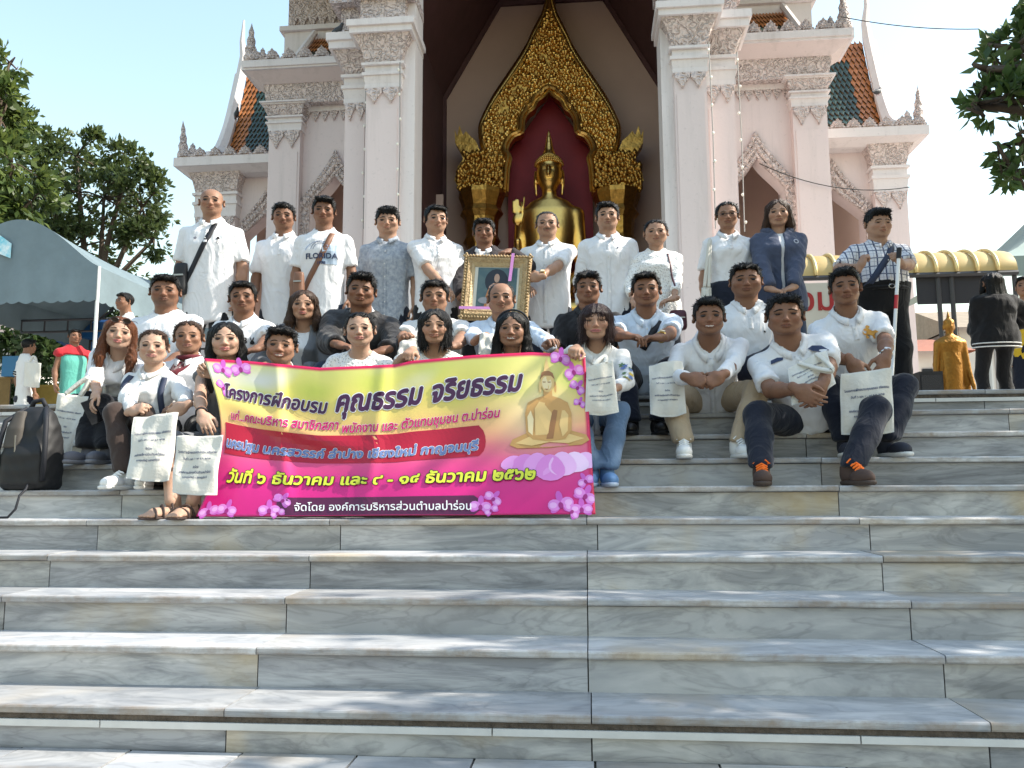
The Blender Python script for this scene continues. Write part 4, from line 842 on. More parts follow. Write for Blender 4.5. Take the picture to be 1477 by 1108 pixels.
def hair_mesh(style, fp, h=.0062, seed=0, part=0):
    w = fp.get('w', 1.0)*1.06; rg = np.random.default_rng(seed); top = fp.get('top', .010); lo = -.12; ex_, ey_, ez_ = np.eye(3)
    if style == 'long': lo = -.44
    if style in ('bob', 'mid'): lo = -.24
    v = Vox((-.15, -.14, lo), (.15, .16, .155), h); hl = fp.get('hairline', .0)
    if style in ('short', 'thin', 'receding', 'tied', 'bun'):
        g = {'short': .0085, 'thin': .0045, 'receding': .004, 'tied': .0075, 'bun': .0075}[style]; tp = top if style == 'short' else .002
        v.ell((0, .018, .034+tp*.5), (.0745*w+g, .094+g, .080+g+tp), 0)
        if style == 'short' and top > .005:          # volume over the forehead
            for _ in range(9): v.ell((rg.uniform(-.045, .045)*w, rg.uniform(-.072, -.03), .092+tp*.6+rg.uniform(-.006, .004)), (.024, .026, .018+tp*.3), .012)
        if style == 'receding': v.ell((0, -.075, .10), (.047, .10, .058), .012, 'sub')
        elif style == 'thin': v.ell((0, -.10, .075), (.05, .05, .03), .012, 'sub')
        fz = .074+hl+(.006 if style in ('tied', 'bun') else 0)
        # forehead outline: straight front, squared temples, sideburns in front of the ears
        v.put((-.15, -.16, -.2), (.15, .0, .14), lambda X, Y, Z: np.maximum(np.maximum(Z-(fz-2.0*np.maximum(np.abs(X)-.046*w, 0)+.006*np.sin(X*190+seed)+.004*np.sin(X*420+2*seed)), Y-(-.030-.16*np.clip(.03-Z, 0, .1))), np.abs(X)-.2), .008, 'sub')
        cut = -.022 if style == 'short' else -.016
        v.put((-.15, -.14, -.2), (.15, .16, .14), lambda X, Y, Z: Z-(cut-np.where(Y > .022, .95*np.minimum(Y-.022, .06), 0))+0*X, .006, 'sub')
        for q in (-1, 1): v.ell((q*.088*w, .016, -.010), (.02, .020, .030), .006, 'sub')
        if style in ('tied', 'bun'): v.ell((fp.get('px', 0), -.105, .070), (.020, .05, .035), .02, 'sub')
        if style in ('tied', 'bun'): v.ell((0, .118, -.005), (.045, .035, .045), .02)
    elif style == 'bob':
        L = fp.get('hlen', -.125); v.ell((0, .018, .034), (.0745*w+.013, .094+.011, .080+.014), 0); v.loft((0, .02, 0), ex_, ey_, ez_, [(L, .090*w, .086, 0), (-.05, .094*w, .094, 0), (.05, .086*w, .098, 0)], .02, 2.2)
        fr = fp.get('fringe', 0.); v.ell((fp.get('px', 0), -.120, -.036-fr), (.066*w, .098, .120), .010, 'sub')
        if not fr: v.ell((fp.get('px', 0), -.112, .068), (.020, .05, .042), .015, 'sub')
        v.cone((0, -.01, -.1), (0, -.02, -.3), .052, .06, .01, 'sub')
    elif style in ('long', 'mid'):
        v.ell((0, .018, .034), (.0745*w+.009, .094+.009, .080+.011), 0)
        e = fp.get('hlen', -.32 if style == 'long' else -.2); fr = fp.get('hfront', -.045)
        v.loft((0, .055, 0), ex_, ey_, ez_, [(e*.8, .10, .025, .05), (-.12, .095, .04, .02), (.04, .086, .05, 0)], .02)
        for s in (-1, 1):
            ff = fp.get('sides', (1, 1))[0 if s < 0 else 1]
            if ff <= 0: continue
            v.cone((s*.066*w, -.012, .05), (s*.080*w, -.01, -.07), .024, .024, .02); v.cone((s*.080*w, -.01, -.07), (s*.084*w, -.02+fr*.6, -.07+(e+.07)*.5*ff), .025, .030, .02); v.cone((s*.084*w, -.02+fr*.6, -.07+(e+.07)*.5*ff), (s*.076*w, -.02+fr, e*ff), .029, .012, .02)
        v.ell((fp.get('px', 0), -.120, -.030-fp.get('fringe', 0.)), (.067*w, .096, .119), .012, 'sub'); v.ell((fp.get('px', 0)*1.3, -.112, .070), (.019, .05, .042), .015, 'sub'); v.cone((0, 0, -.09), (0, .0, -.16), .047, .05, .01, 'sub')
    V, F = v.nets()
    if len(V) == 0: return V, F
    V = relax(V, F, 1, .4); N = vnormals(V, F)
    ang = np.arctan2(V[:, 0], V[:, 1]+.02); st = np.zeros(len(V))
    for _ in range(5): kk = rg.uniform(10, 34); st += np.sin(ang*kk+rg.uniform(0, 6)+V[:, 2]*rg.uniform(-25, 25)+1.2*np.sin(V[:, 1]*rg.uniform(20, 50)))
    if style in ('long', 'mid', 'bob', 'tied'):
        pt = np.exp(-((V[:, 0]-fp.get('px', 0.)*1.5)/.005)**2)*(V[:, 2] > .06)*(V[:, 1] < .06); V = V-N*(pt*.007)[:, None]; st = st*1.5
    V = V+N*(st/5*.0042)[:, None]
    if style == 'short': V = V+N*(np.sin(V@rg.normal(0, 90, 3))*np.sin(V@rg.normal(0, 110, 3))*np.clip(V[:, 2]*14, 0, 1)*.003)[:, None]
    return V, F

def blades(V, F, style, rg, n=900):
    """loose strands over a hair mass: soft outline and hairline"""
    N = vnormals(V, F); i = rg.integers(0, len(V), n); p, nn = V[i], N[i]
    lg = style in ('long', 'mid', 'bob')
    if lg: d = np.array([0, 0, -1.])+nn*.16+rg.normal(0, .12, (n, 3)); L = rg.uniform(.04, .085, (n, 1)); wd = .0022
    else:
        fl = np.stack([p[:, 0]*5, np.where(p[:, 1] < -.03, -.5, .35), np.where(p[:, 2] > .07, .05, -.75)], 1); d = nn*(.16 if style == 'short' else .03)+fl+rg.normal(0, .16, (n, 3)); L = rg.uniform(.012, .026, (n, 1)); wd = .0022
    d /= np.linalg.norm(d, axis=1)[:, None]; sd = np.cross(d, nn); sd /= np.linalg.norm(sd, axis=1)[:, None]+1e-9
    a = p-nn*.002; Vb = np.stack([a-sd*wd, a+sd*wd, a+d*L*.6+sd*wd*.7+nn*.001, a+d*L], 1).reshape(-1, 3)
    return np.concatenate([V, Vb]), np.concatenate([F, np.arange(4*n).reshape(-1, 4)+len(V)])
# ================================================================== FIGURES: assembling a dressed person
def creases(m, strength=.55, sc=6.5):
    N, L, b = nodes_of(m); tc = N.new('ShaderNodeTexCoord'); oi = N.new('ShaderNodeObjectInfo'); sv = N.new('ShaderNodeVectorMath'); sv.operation = 'SCALE'; sv.inputs[0].default_value = (31, 17, 23); L.new(oi.outputs['Random'], sv.inputs['Scale'])
    av = N.new('ShaderNodeVectorMath'); L.new(tc.outputs['Object'], av.inputs[0]); L.new(sv.outputs[0], av.inputs[1]); mp = N.new('ShaderNodeMapping'); mp.inputs['Scale'].default_value = (1.25, 1.25, .75); mp.inputs['Rotation'].default_value = (.2, .35, 0); L.new(av.outputs[0], mp.inputs[0]); prev = None
    for s_, w_, ds in ((sc, strength, .032), (sc*2.3, strength*.45, .014)):
        n = N.new('ShaderNodeTexNoise'); n.inputs['Scale'].default_value = s_; n.inputs['Detail'].default_value = 1.5; n.inputs['Distortion'].default_value = 1.3; L.new(mp.outputs[0], n.inputs[0])
        a = N.new('ShaderNodeMath'); a.operation = 'SUBTRACT'; a.inputs[1].default_value = .5; L.new(n.outputs[0], a.inputs[0]); a2 = N.new('ShaderNodeMath'); a2.operation = 'ABSOLUTE'; L.new(a.outputs[0], a2.inputs[0]); a3 = N.new('ShaderNodeMath'); a3.operation = 'POWER'; a3.inputs[1].default_value = .95; L.new(a2.outputs[0], a3.inputs[0])
        bp = N.new('ShaderNodeBump'); bp.inputs['Strength'].default_value = w_; bp.inputs['Distance'].default_value = ds; bp.invert = True; L.new(a3.outputs[0], bp.inputs['Height'])
        if prev: L.new(prev, bp.inputs['Normal'])
        prev = bp.outputs[0]
    old = [l for l in m.node_tree.links if l.to_node == b and l.to_socket.name == 'Normal']
    if old: L.new(prev, old[0].from_node.inputs['Normal'])
    else: L.new(prev, b.inputs['Normal'])
    return m
def fabric(name, col, var=.05, bump=.10, bscale=30, rough=.85, sheen=.15, **k): return creases(mat('fab_'+name, col, rough, 0, var, 7, bump, bscale, sheen=sheen, spec=.2, **k))
FW = fabric('white_cotton', (.70, .70, .715)); FW2 = fabric('soft_white', (.68, .675, .665)); FWB = fabric('pale_blue_white', (.55, .62, .72))
FNAVY = fabric('navy', (.011, .014, .026)); FBLK = fabric('black', (.009, .009, .011)); FKHAKI = fabric('khaki', (.42, .32, .21)); FBROWN = fabric('dark_brown', (.045, .03, .025)); FJEAN = fabric('denim', (.035, .05, .085), .35); FLJEAN = fabric('light_denim', (.11, .18, .29), .35)
FJACK = fabric('dark_suit', (.030, .024, .026)); FHOOD = fabric('slate_hoodie', (.060, .075, .125), .15); FCARD = fabric('grey_cardigan', (.16, .17, .19), .15); FBJK = fabric('black_jacket', (.022, .02, .02), .3, .5, 14, .5); FGREYD = fabric('grey_dress', (.20, .21, .23), .35)
FTEAL = fabric('teal', (.10, .36, .30)); FRED = fabric('red_cloth', (.42, .02, .03)); FMAROON = fabric('maroon_scarf', (.14, .02, .03), .3); FYEL = fabric('yellow', (.65, .42, .03))
M_SKIN = mat('skin', (.4, .25, .18), .55, 0, .10, 26, .10, 70, attr=True, spec=.28)
N, L, b = nodes_of(M_SKIN); b.inputs['Subsurface Weight'].default_value = .06; b.inputs['Subsurface Radius'].default_value = (.012, .004, .002); b.inputs['Subsurface Scale'].default_value = 1.0
def hairmat(name, col, rough=.38): return mat('hair_'+name, col, rough, 0, .45, 16, .5, 90, stretch=(6, 6, .7), spec=.22)
HBLK = hairmat('black', (.006, .0055, .0055)); HBRN = hairmat('brown', (.055, .028, .016)); HRED = hairmat('auburn', (.14, .048, .02)); HGREY = hairmat('greying', (.05, .048, .046), .5); HRB = hairmat('dark_reddish', (.028, .011, .010))
def lace_mat():
    m = mat('fab_lace', (.76, .76, .75), .85); N, L, b = nodes_of(m); tc = N.new('ShaderNodeTexCoord'); vo = N.new('ShaderNodeTexVoronoi'); vo.inputs['Scale'].default_value = 75; L.new(tc.outputs['Object'], vo.inputs[0])
    r = N.new('ShaderNodeMapRange'); r.inputs[1].default_value = .1; r.inputs[2].default_value = .45; L.new(vo.outputs['Distance'], r.inputs[0]); mx = N.new('ShaderNodeMix'); mx.data_type = 'RGBA'; mx.inputs[6].default_value = (.36, .34, .33, 1); mx.inputs[7].default_value = (.80, .79, .77, 1)
    L.new(r.outputs[0], mx.inputs[0]); L.new(mx.outputs[2], b.inputs['Base Color']); bp = N.new('ShaderNodeBump'); bp.inputs['Strength'].default_value = .7; bp.inputs['Distance'].default_value = .006; L.new(vo.outputs['Distance'], bp.inputs['Height']); L.new(bp.outputs[0], b.inputs['Normal']); return m
FLACE = lace_mat()
def plaid_mat():
    m = mat('fab_plaid', (.7, .7, .72), .85); N, L, b = nodes_of(m); tc = N.new('ShaderNodeTexCoord'); cur = None
    col = None
    for axis, sc, th, c in ((0, 17, .80, (.045, .055, .11)), (0, 34, .90, (.25, .28, .38)), (2, 15, .86, (.10, .12, .18)), (2, 30, .92, (.3, .3, .36))):
        sp = N.new('ShaderNodeSeparateXYZ'); L.new(tc.outputs['Object'], sp.inputs[0]); mu = N.new('ShaderNodeMath'); mu.operation = 'MULTIPLY'; mu.inputs[1].default_value = sc; L.new(sp.outputs[axis], mu.inputs[0])
        fr = N.new('ShaderNodeMath'); fr.operation = 'FRACT'; L.new(mu.outputs[0], fr.inputs[0]); gt = N.new('ShaderNodeMath'); gt.operation = 'GREATER_THAN'; gt.inputs[1].default_value = th; L.new(fr.outputs[0], gt.inputs[0])
        mx = N.new('ShaderNodeMix'); mx.data_type = 'RGBA'; L.new(gt.outputs[0], mx.inputs[0]); mx.inputs[7].default_value = (*c, 1)
        if col is None: mx.inputs[6].default_value = (.66, .66, .69, 1)
        else: L.new(col, mx.inputs[6])
        col = mx.outputs[2]
    L.new(col, b.inputs['Base Color']); return m
FPLAID = plaid_mat()
FPRINT = mat('fab_grey_print', (.42, .45, .49), .85, 0, 0, 34, .3, 22, col2=(.20, .23, .28), spec=.2)
FFLORAL = FW2; creases(FPLAID); creases(FPRINT); creases(FLACE, .35)
SHOES = {}
def shoe_mesh(kind):
    if kind in SHOES: return SHOES[kind]
    hh = .007 if kind == 'fine' else .014; v = Vox((-.06, -.20, 0), (.06, .10, .13), hh); v.ell((0, -.105, .035), (.045, .085, .042), .02); v.ell((0, .03, .045), (.036, .058, .055), .03); v.cone((0, .03, .06), (0, .035, .105), .040, .041, .02); v.plane((0, 0, .105), (0, .25, 1)); v.cone((0, .03, .09), (0, .035, .14), .030, .032, .004, 'sub'); v.plane((0, 0, .018), (0, 0, -1))
    U = v.nets(); v = Vox((-.06, -.2, 0), (.06, .1, .03), max(hh, .009)); v.loft((0, 0, 0), np.array([1., 0, 0]), np.array([0, 1., 0]), np.array([0, 0, 1.]), [(.0, .042, .145, -.055), (.012, .046, .150, -.055), (.024, .044, .147, -.055)], 0, 2.6); S = v.nets()
    SHOES[kind] = (U, S); return SHOES[kind]
def person(label, head, hip=None, pose='stand', s=1.0, w=1.0, fem=0, yaw=0., hyaw=0., hpit=0., hroll=0., belly=0., group=None, face=None, hair=None, hairm=HBLK, skin=(.36, .215, .145), top=None, legs=FNAVY, ha=None, hb=None, fa=None, fb=None, shoe=None, look=True, away=False, seed=0, bare_legs=False, skirt=False, spread=.10, lod=1.0, over=None, pa=None, pb=None):
    rg = np.random.default_rng(seed+100); Hc = np.array(W(*head), float); hs = .97*s if not fem else .95*s
    hs = min(max(hs, .93), 1.02); lod = lod*(.90 if pose == 'stand' else .93)
    body_yaw = yaw+(math.pi if away else 0)
    f = np.array([math.sin(body_yaw), -math.cos(body_yaw), 0]); rt = np.array([math.cos(body_yaw), math.sin(body_yaw), 0])
    phi = (math.atan2(-Hc[0], Hc[1])*.75 if look else 0)+hyaw+(math.pi if away else 0)
    if not look: phi += yaw
    if look: hpit += .62*math.atan2(Hc[2]-CAMH, math.hypot(Hc[0], Hc[1]))
    Rh = np.array(Matrix.Rotation(phi, 3, 'Z') @ Matrix.Rotation(hpit, 3, 'X') @ Matrix.Rotation(hroll, 3, 'Y'))
    Rd = Rh@np.diag((1.12, 1.05, .94))
    if pose == 'stand':
        Hp = np.array([Hc[0]+(0 if hip is None else hip[0]), Hc[1]+.02, TOPZ+.865*s])+(-f)*.02
    else: Hp = np.array([W(hip[0], 500, hip[1])[0], hip[1], hip[2]+.095])
    dn = unit(Hp-Hc); Nb = Hc+unit(dn+np.array([0, 0, -.6]))*.124*hs-f*.030
    ez = unit(Nb-Hp); Lt = np.linalg.norm(Nb-Hp); ex = unit(rt-(rt@ez)*ez); ey = np.cross(ez, ex)
    base = np.array([Hp[0], Hp[1], TOPZ if pose == 'stand' else hip[2]]); root = empty('person', tuple(base)); tag(root, label, 'person', group)
    sc = w*s; sw = (.178 if not fem else .152)*sc
    Sh = {-1: Hp+ez*Lt*.815-ex*sw, 1: Hp+ez*Lt*.815+ex*sw}; la, lf = .285*s, .245*s
    arms = {}
    for sd, hd in ((-1, ha), (1, hb)):
        if hd is None: hd = {}
        if 'p' in hd: tgt = np.array(W(*hd['p']), float)
        elif pose == 'stand': tgt = Sh[sd]+np.array([0, 0, -.515*s])+ex*sd*.055+f*.05
        else: tgt = Hp+ez*.10+ex*sd*.13+f*.34
        dflt = -ez*.5+ex*sd*.75-f*.55 if pose == 'sit' else ex*sd*.4-f*.8
        pole = dflt if 'pole' not in hd else ex*hd['pole'][0]+(-f)*hd['pole'][1]+np.array([0, 0, hd['pole'][2]])
        el, wr = ik(Sh[sd], tgt, la, lf, pole); d = unit(wr-el) if 'd' not in hd else unit(ex*hd['d'][0]-f*hd['d'][1]+np.array([0, 0, hd['d'][2]]))
        palm = (-ex*sd if pose == 'stand' and 'p' not in hd else np.array([0, 0, -1])-f*.3) if 'palm' not in hd else ex*hd['palm'][0]-f*hd['palm'][1]+np.array([0, 0, hd['palm'][2]])
        arms[sd] = (el, wr, d, palm, hd.get('pose', 'relaxed'), hd.get('show', True))
    HJ = {-1: Hp-ex*.088*sc, 1: Hp+ex*.088*sc}; lt, ls = .405*s, .395*s; leg = {}
    for sd, ft in ((-1, fa), (1, fb)):
        if pose == 'stand': an = np.array([HJ[sd][0]+rt[0]*sd*.03, HJ[sd][1]+.02, TOPZ+.085]); pole = f
        else: an = np.array([W(ft[0], 650, ft[1])[0], ft[1], ft[2]+.085]); pole = f*.7+np.array([0, 0, .9])+rt*sd*spread*3
        kn, an = ik(HJ[sd], an, lt, ls, pole); leg[sd] = (kn, an)
    off = lambda V: V-base
    # ---- torso stations
    def stations(g, t0, t1=1.0):
        if fem: T = [(-.30, .170, .118, .0), (-.05, .172, .122, .0), (.10, .162, .112, 0), (.30, .135, .098, -.005), (.50, .143, .108, -.012), (.66, .150, .128, -.022), (.80, .145, .098, -.002), (.88, .118, .078, .01), (.95, .075, .06, .012), (1.02, .055, .055, .01)]
        else: T = [(-.30, .165, .118, .0), (-.05, .168, .122, .0), (.10, .164, .118, 0), (.30, .155, .112, -.004), (.50, .162, .118, -.008), (.66, .176, .125, -.012), (.80, .172, .108, 0), (.885, .135, .082, .012), (.95, .085, .065, .014), (1.02, .062, .060, .012)]
        T = np.array(T); ts = np.concatenate([[t0], T[(T[:, 0] > t0+.02) & (T[:, 0] < t1-.02), 0], [t1]]); out = []
        for t in ts:
            a, bb, o = (np.interp(t, T[:, 0], T[:, i]) for i in (1, 2, 3)); bl = belly*math.exp(-((t-.25)/.28)**2)
            out.append((t*Lt, a*sc+g+bl*.5, bb*s*(.5+.5*w)+g+bl*.5, o-bl*.55))
        return out
    # ---- skin: arms, upper chest, hands, head as one mesh
    top = dict(top)
    if over: top['sleeve'] = 0; top['g'] = .004; top['amp'] = .003
    sleeve = .97 if over else top.get('sleeve', .55); VV, FF, CC = [], [], []; nv = 0; skc = np.array(skin)
    def push(V, F, C=None):
        nonlocal nv
        VV.append(V); FF.append(F+nv); CC.append(np.tile(skc, (len(V), 1)) if C is None else C); nv += len(V)
    pts = [Sh[-1], Sh[1], Nb, Hp+ez*Lt*.5]+[q for a in arms.values() for q in a[:2]]
    if bare_legs: pts += [q for l in leg.values() for q in l]
    v = Vox(np.min(pts, 0)-.09, np.max(pts, 0)+.09, .0125/lod)
    v.loft(Hp, ex, ey, ez, stations(-.008, .55, 1.03), .02)
    for sd in (-1, 1):
        el, wr, d = arms[sd][:3]; v.cone(Hp+ez*Lt*.89+ex*sd*.06*sc, Sh[sd], .028*s, .034*s, .04); aw = (1.0 if not fem else .84)*(.75+.25*w)
        v.cone(Sh[sd], el, (.038 if sleeve > .2 else .046)*s*aw, .041*s*aw, .03); m_ = el+(wr-el)*.33; v.cone(el, m_, .040*s*aw, .0405*s*aw, .02); v.cone(m_, wr-(wr-el)*.04, .0405*s*aw, .0265*s*aw, .02)
        if bare_legs: kn, an = leg[sd]; v.cone(HJ[sd], kn, .075, .05, .02); v.cone(kn, kn+(an-kn)*.35, .048, .05, .02); v.cone(kn+(an-kn)*.35, an, .05, .032, .02)
    push(*v.nets())
    for sd in (-1, 1):
        el, wr, d, palm, hp, show = arms[sd]
        if show:
            Vh, Fh = place_hand(hp, wr, d, palm, sd*(-1)); cen = wr; push(cen+(Vh-cen)*(s if not fem else s*.94), Fh)
    fp = dict(face or {}); fp['w'] = fp.get('w', 1.0)*rg.uniform(.97, 1.03); fp['jaw'] = fp.get('jaw', 1.0)*rg.uniform(.93, 1.07); fp['cheek'] = fp.get('cheek', 1.0)*rg.uniform(.95, 1.04); fp['nose'] = fp.get('nose', 1.0)*rg.uniform(.9, 1.12); fp['mouth'] = fp.get('mouth', 1.0)*rg.uniform(.88, 1.14); fp['lips'] = rg.uniform(.8, 1.12); bup = rg.uniform(-.002, .0025); btl = rg.uniform(-.10, .10); fp['skin'] = skin; fp['fem'] = fem
    nl = np.linalg.inv(Rd)@((Nb-ez*.05)-Hc)/hs; Vh, Fh, Ch = head_mesh(fp, nl, .0050/lod); push(Hc+hs*(Vh@Rd.T), Fh, Ch)
    V = np.concatenate(VV); F = np.concatenate(FF); C = np.concatenate(CC); C = C*(1+.05*rg.normal(size=(len(V), 1))*.3)
    bo = obj('body', mesh('body', off(V), F, M_SKIN, True, col=np.clip(C, 0, 1)), root)
    if face is None or face.get('eyes', True):
        for sd in (-1, 1):
            op = fp.get('open', .0060)*1.3
            c = Hc+hs*(Rd@np.array([sd*.0335*fp.get('w', 1.0)*1.06, -.0805, .0045])); m4 = Matrix(Rh.tolist()).to_4x4(); o = obj('eye', EYE, root); o.matrix_local = Matrix.Translation(c-base) @ m4 @ Matrix.Diagonal((.0155*hs, .0075*hs, op*hs, 1))
    if not away:
        for sd in (-1, 1):
            mb = MB(); pts = []; bw = fp.get('w', 1.0)*1.06
            for q in np.linspace(0, 1, 7):
                xq = sd*(.0115+.040*q)*bw; zq = .0275+bup+btl*(abs(xq)-.03)+.0052*math.sin(math.pi*min(1, q*1.15+.05))-.004*q*q
                m_ = (np.abs(Vh[:, 0]-xq) < .006) & (np.abs(Vh[:, 2]-zq) < .006); yq = Vh[m_, 1].min() if m_.any() else -.08
                pts.append((xq, yq+.0012, zq))
            bt = (.0040 if not fem else .0026); mb.tube(pts, np.array([.7, 1, 1.05, 1, .9, .7, .3])*bt, 6); Vb = np.concatenate(mb.V)
            obj('eyebrow', mesh('eyebrow', off(Hc+hs*(Vb@Rd.T)), mb.F, hairm if hairm is not HRED else HBRN, True), root)
    if hair:
        V, F = hair_mesh(hair, fp, .0070/lod, seed)
        if len(V) and lod > .75: V, F = blades(V, F, hair, rg)
        if len(V): ho = obj('hair', mesh('hair', off(Hc+hs*(V@Rd.T)), F, hairm, True), root)
    P = dict(root=root, base=base, Hc=Hc, Nb=Nb, Hp=Hp, ex=ex, ey=ey, ez=ez, Lt=Lt, Rh=Rd, hs=hs, arms=arms, leg=leg, f=f, rt=rt, Sh=Sh, sc=sc, s=s)
    # ---- top
    def garment(name, m, sleeve, hem, g, neck, vneck=0., opening=0., amp=.0045, h=.0125, col=None):
        pts = [Sh[-1], Sh[1], Nb+ez*.05, Hp+ez*hem*Lt]+[q for a in arms.values() for q in a[:2]]
        v = Vox(np.min(pts, 0)-.17, np.max(pts, 0)+.12, h/lod); v.loft(Hp, ex, ey, ez, stations(g, hem, 1.0), .02)
        for sd in (-1, 1):
            el, wr = arms[sd][:2]; a0 = (1.0 if not fem else .86)*(.7+.3*w)
            v.cone(Hp+ez*Lt*.89+ex*sd*.045*sc, Sh[sd]-ez*.002, .032*s+g, .042*s*a0+g, .035)
            if sleeve <= 0: continue
            L1 = min(1.0, sleeve/.62) if sleeve < .62 else 1.0; e = Sh[sd]+(el-Sh[sd])*L1; fl = g+(.013 if sleeve < .62 else .002)
            def tf(a, b, ra, rb, flat, k=.022):
                a = np.asarray(a); b = np.asarray(b); ba = b-a; L = np.linalg.norm(ba); u = ba/L; r = max(ra, rb)
                def fn(X, Y, Z):
                    x, y, z = X-a[0], Y-a[1], Z-a[2]; t = x*u[0]+y*u[1]+z*u[2]; tc = np.clip(t, 0, L) if not flat else np.maximum(t, 0)
                    d = np.sqrt((x-tc*u[0])**2+(y-tc*u[1])**2+(z-tc*u[2])**2)-(ra+np.clip(tc/L, 0, 1.1)*(rb-ra)); return np.maximum(d, t-L) if flat else d
                v.put(np.minimum(a, b)-r, np.maximum(a, b)+r, fn, k)
            tf(Sh[sd], e, .046*s*a0+g, .043*s*a0+fl, sleeve < .62)
            if sleeve >= .62:
                fr = (sleeve-.62)/.38; tf(el, el+(wr-el)*fr, .042*s*a0+g, (.042-.014*fr)*s*a0+g+.002, True, .02)
        nr = (.060 if not fem else .054)*s+neck; tilt = unit(ez*.9-ey*.35)
        v.cone(Nb-ez*.005-ey*.012, Nb+tilt*.16-ey*.012, nr, nr*1.15, .006, 'sub')
        if vneck: v.cone(Nb-ey*.05+ez*.02, Nb-ey*.15-ez*(vneck+.055), nr*.95, .006, .005, 'sub')
        if opening:
            for tt in np.linspace(-.3, .95, 8): pass
            v.loft(Hp-ey*.12, ex, ey, ez, [(hem*Lt-.05, opening, .12, 0), (.5*Lt, opening*.55, .12, 0), (.75*Lt, opening*1.1, .12, 0), (Lt*.97, opening*1.2, .14, 0)], .006, 2.0, 'sub')
        V, F = v.nets(); V = relax(V, F, 1, .5); N = vnormals(V, F); Q = off(V)
        am = folds(Q, rg, amp, (.07, .17), 5, .25)+folds(Q, rg, amp*.55, (.035, .07), 4, .5)
        # creases gather at elbows, waist and armpits
        gat = np.zeros(len(V))
        for c in [arms[-1][0], arms[1][0], Sh[-1]-ez*.06+(-ex*-.0), Sh[1]-ez*.06, Hp+ez*.08]: gat += np.exp(-(np.linalg.norm(V-c, axis=1)/.10)**2)
        V = V+N*(am*(.55+.8*gat))[:, None]
        o = obj(name, mesh(name, off(V), F, m, True, col=col), root); P['bvh'] = BVHTree.FromPolygons([tuple(q) for q in V], [tuple(q) for q in F]); return o
    t = top; hem = t.get('hem', -.22 if pose == 'stand' else -.12)
    g = t.get('g', .009); P['top'] = garment(t.get('name', 'shirt'), t['m'], t.get('sleeve', .55), hem, g, t.get('neck', .004), t.get('v', 0.), 0, t.get('amp', .0085))
    if t.get('collar', True): collar(P, t['m'] if 'cm' not in t else t['cm'], t.get('copen', .30), t.get('csize', 1.0), g, fem)
    if t.get('placket'): placket(P, t['m'], hem, t['placket'])
    if over:
        P['over'] = garment(over.get('name', 'jacket'), over['m'], over.get('sleeve', .97), over.get('hem', -.2 if pose == 'stand' else -.14), over.get('g', .026), .012, over.get('v', .0), over.get('open', .05), over.get('amp', .006))
    # ---- legs
    if legs is not None:
        pts = [Hp]+[q for l in leg.values() for q in l]; v = Vox(np.min(pts, 0)-.2, np.max(pts, 0)+.2, (.022 if pose == 'stand' else .0145)/lod); g2 = .010; tk = 1 if hem > -.05 else 0
        v.ell(Hp+np.array([0, 0, -.005]) - f*.01, np.array([.172*sc, .125*s, .115]) if abs(math.sin(body_yaw)) < .5 else np.array([.15*sc, .15*s, .115]), .02)
        if pose == 'stand': v.loft(Hp, ex, ey, np.array([0, 0, 1.]), [(-.10, .160*sc, .115*s, 0), (.02, (.152+.03*tk)*sc+belly*.3*tk, (.108+.03*tk)*s+belly*.3*tk, -belly*.3*tk), (.13, (.135+.045*tk)*sc+belly*.5*tk, (.098+.042*tk)*s+belly*.5*tk, -belly*.5*tk)], .02)
        for sd in (-1, 1):
            kn, an = leg[sd]; tw = (1.0 if not fem else .86)*(.7+.3*w)
            v.cone(HJ[sd]-np.array([0, 0, .0]), kn, .088*s*tw+g2, .060*s*tw+g2, .035); end = an+(kn-an)*(.04 if not bare_legs else .85)
            v.cone(kn, kn+(end-kn)*.45, .059*s*tw+g2, .056*s*tw+g2, .03); v.cone(kn+(end-kn)*.45, end, .058*s*tw+g2, .050*s+g2, .03)
        zcut = [min(l[1][2] for l in leg.values())+.004]; v.plane((0, 0, zcut[0]), (0, 0, -1))
        if pose == 'sit': v.plane((0, 0, hip[2]-.02) if False else (0, 0, -10), (0, 0, -1))
        V, F = v.nets(); V = relax(V, F, 1, .5); N = vnormals(V, F); Q = off(V); am = folds(Q, rg, .0045, (.06, .16), 6, .5)
        gat = np.zeros(len(V))
        for l in leg.values(): gat += np.exp(-(np.linalg.norm(V-l[0], axis=1)/.12)**2)+np.exp(-(np.linalg.norm(V-l[1], axis=1)/.10)**2)
        V = V+N*(am*(.6+.7*gat))[:, None]; obj('trousers' if not skirt else 'skirt', mesh('trousers', off(V), F, legs, True), root)
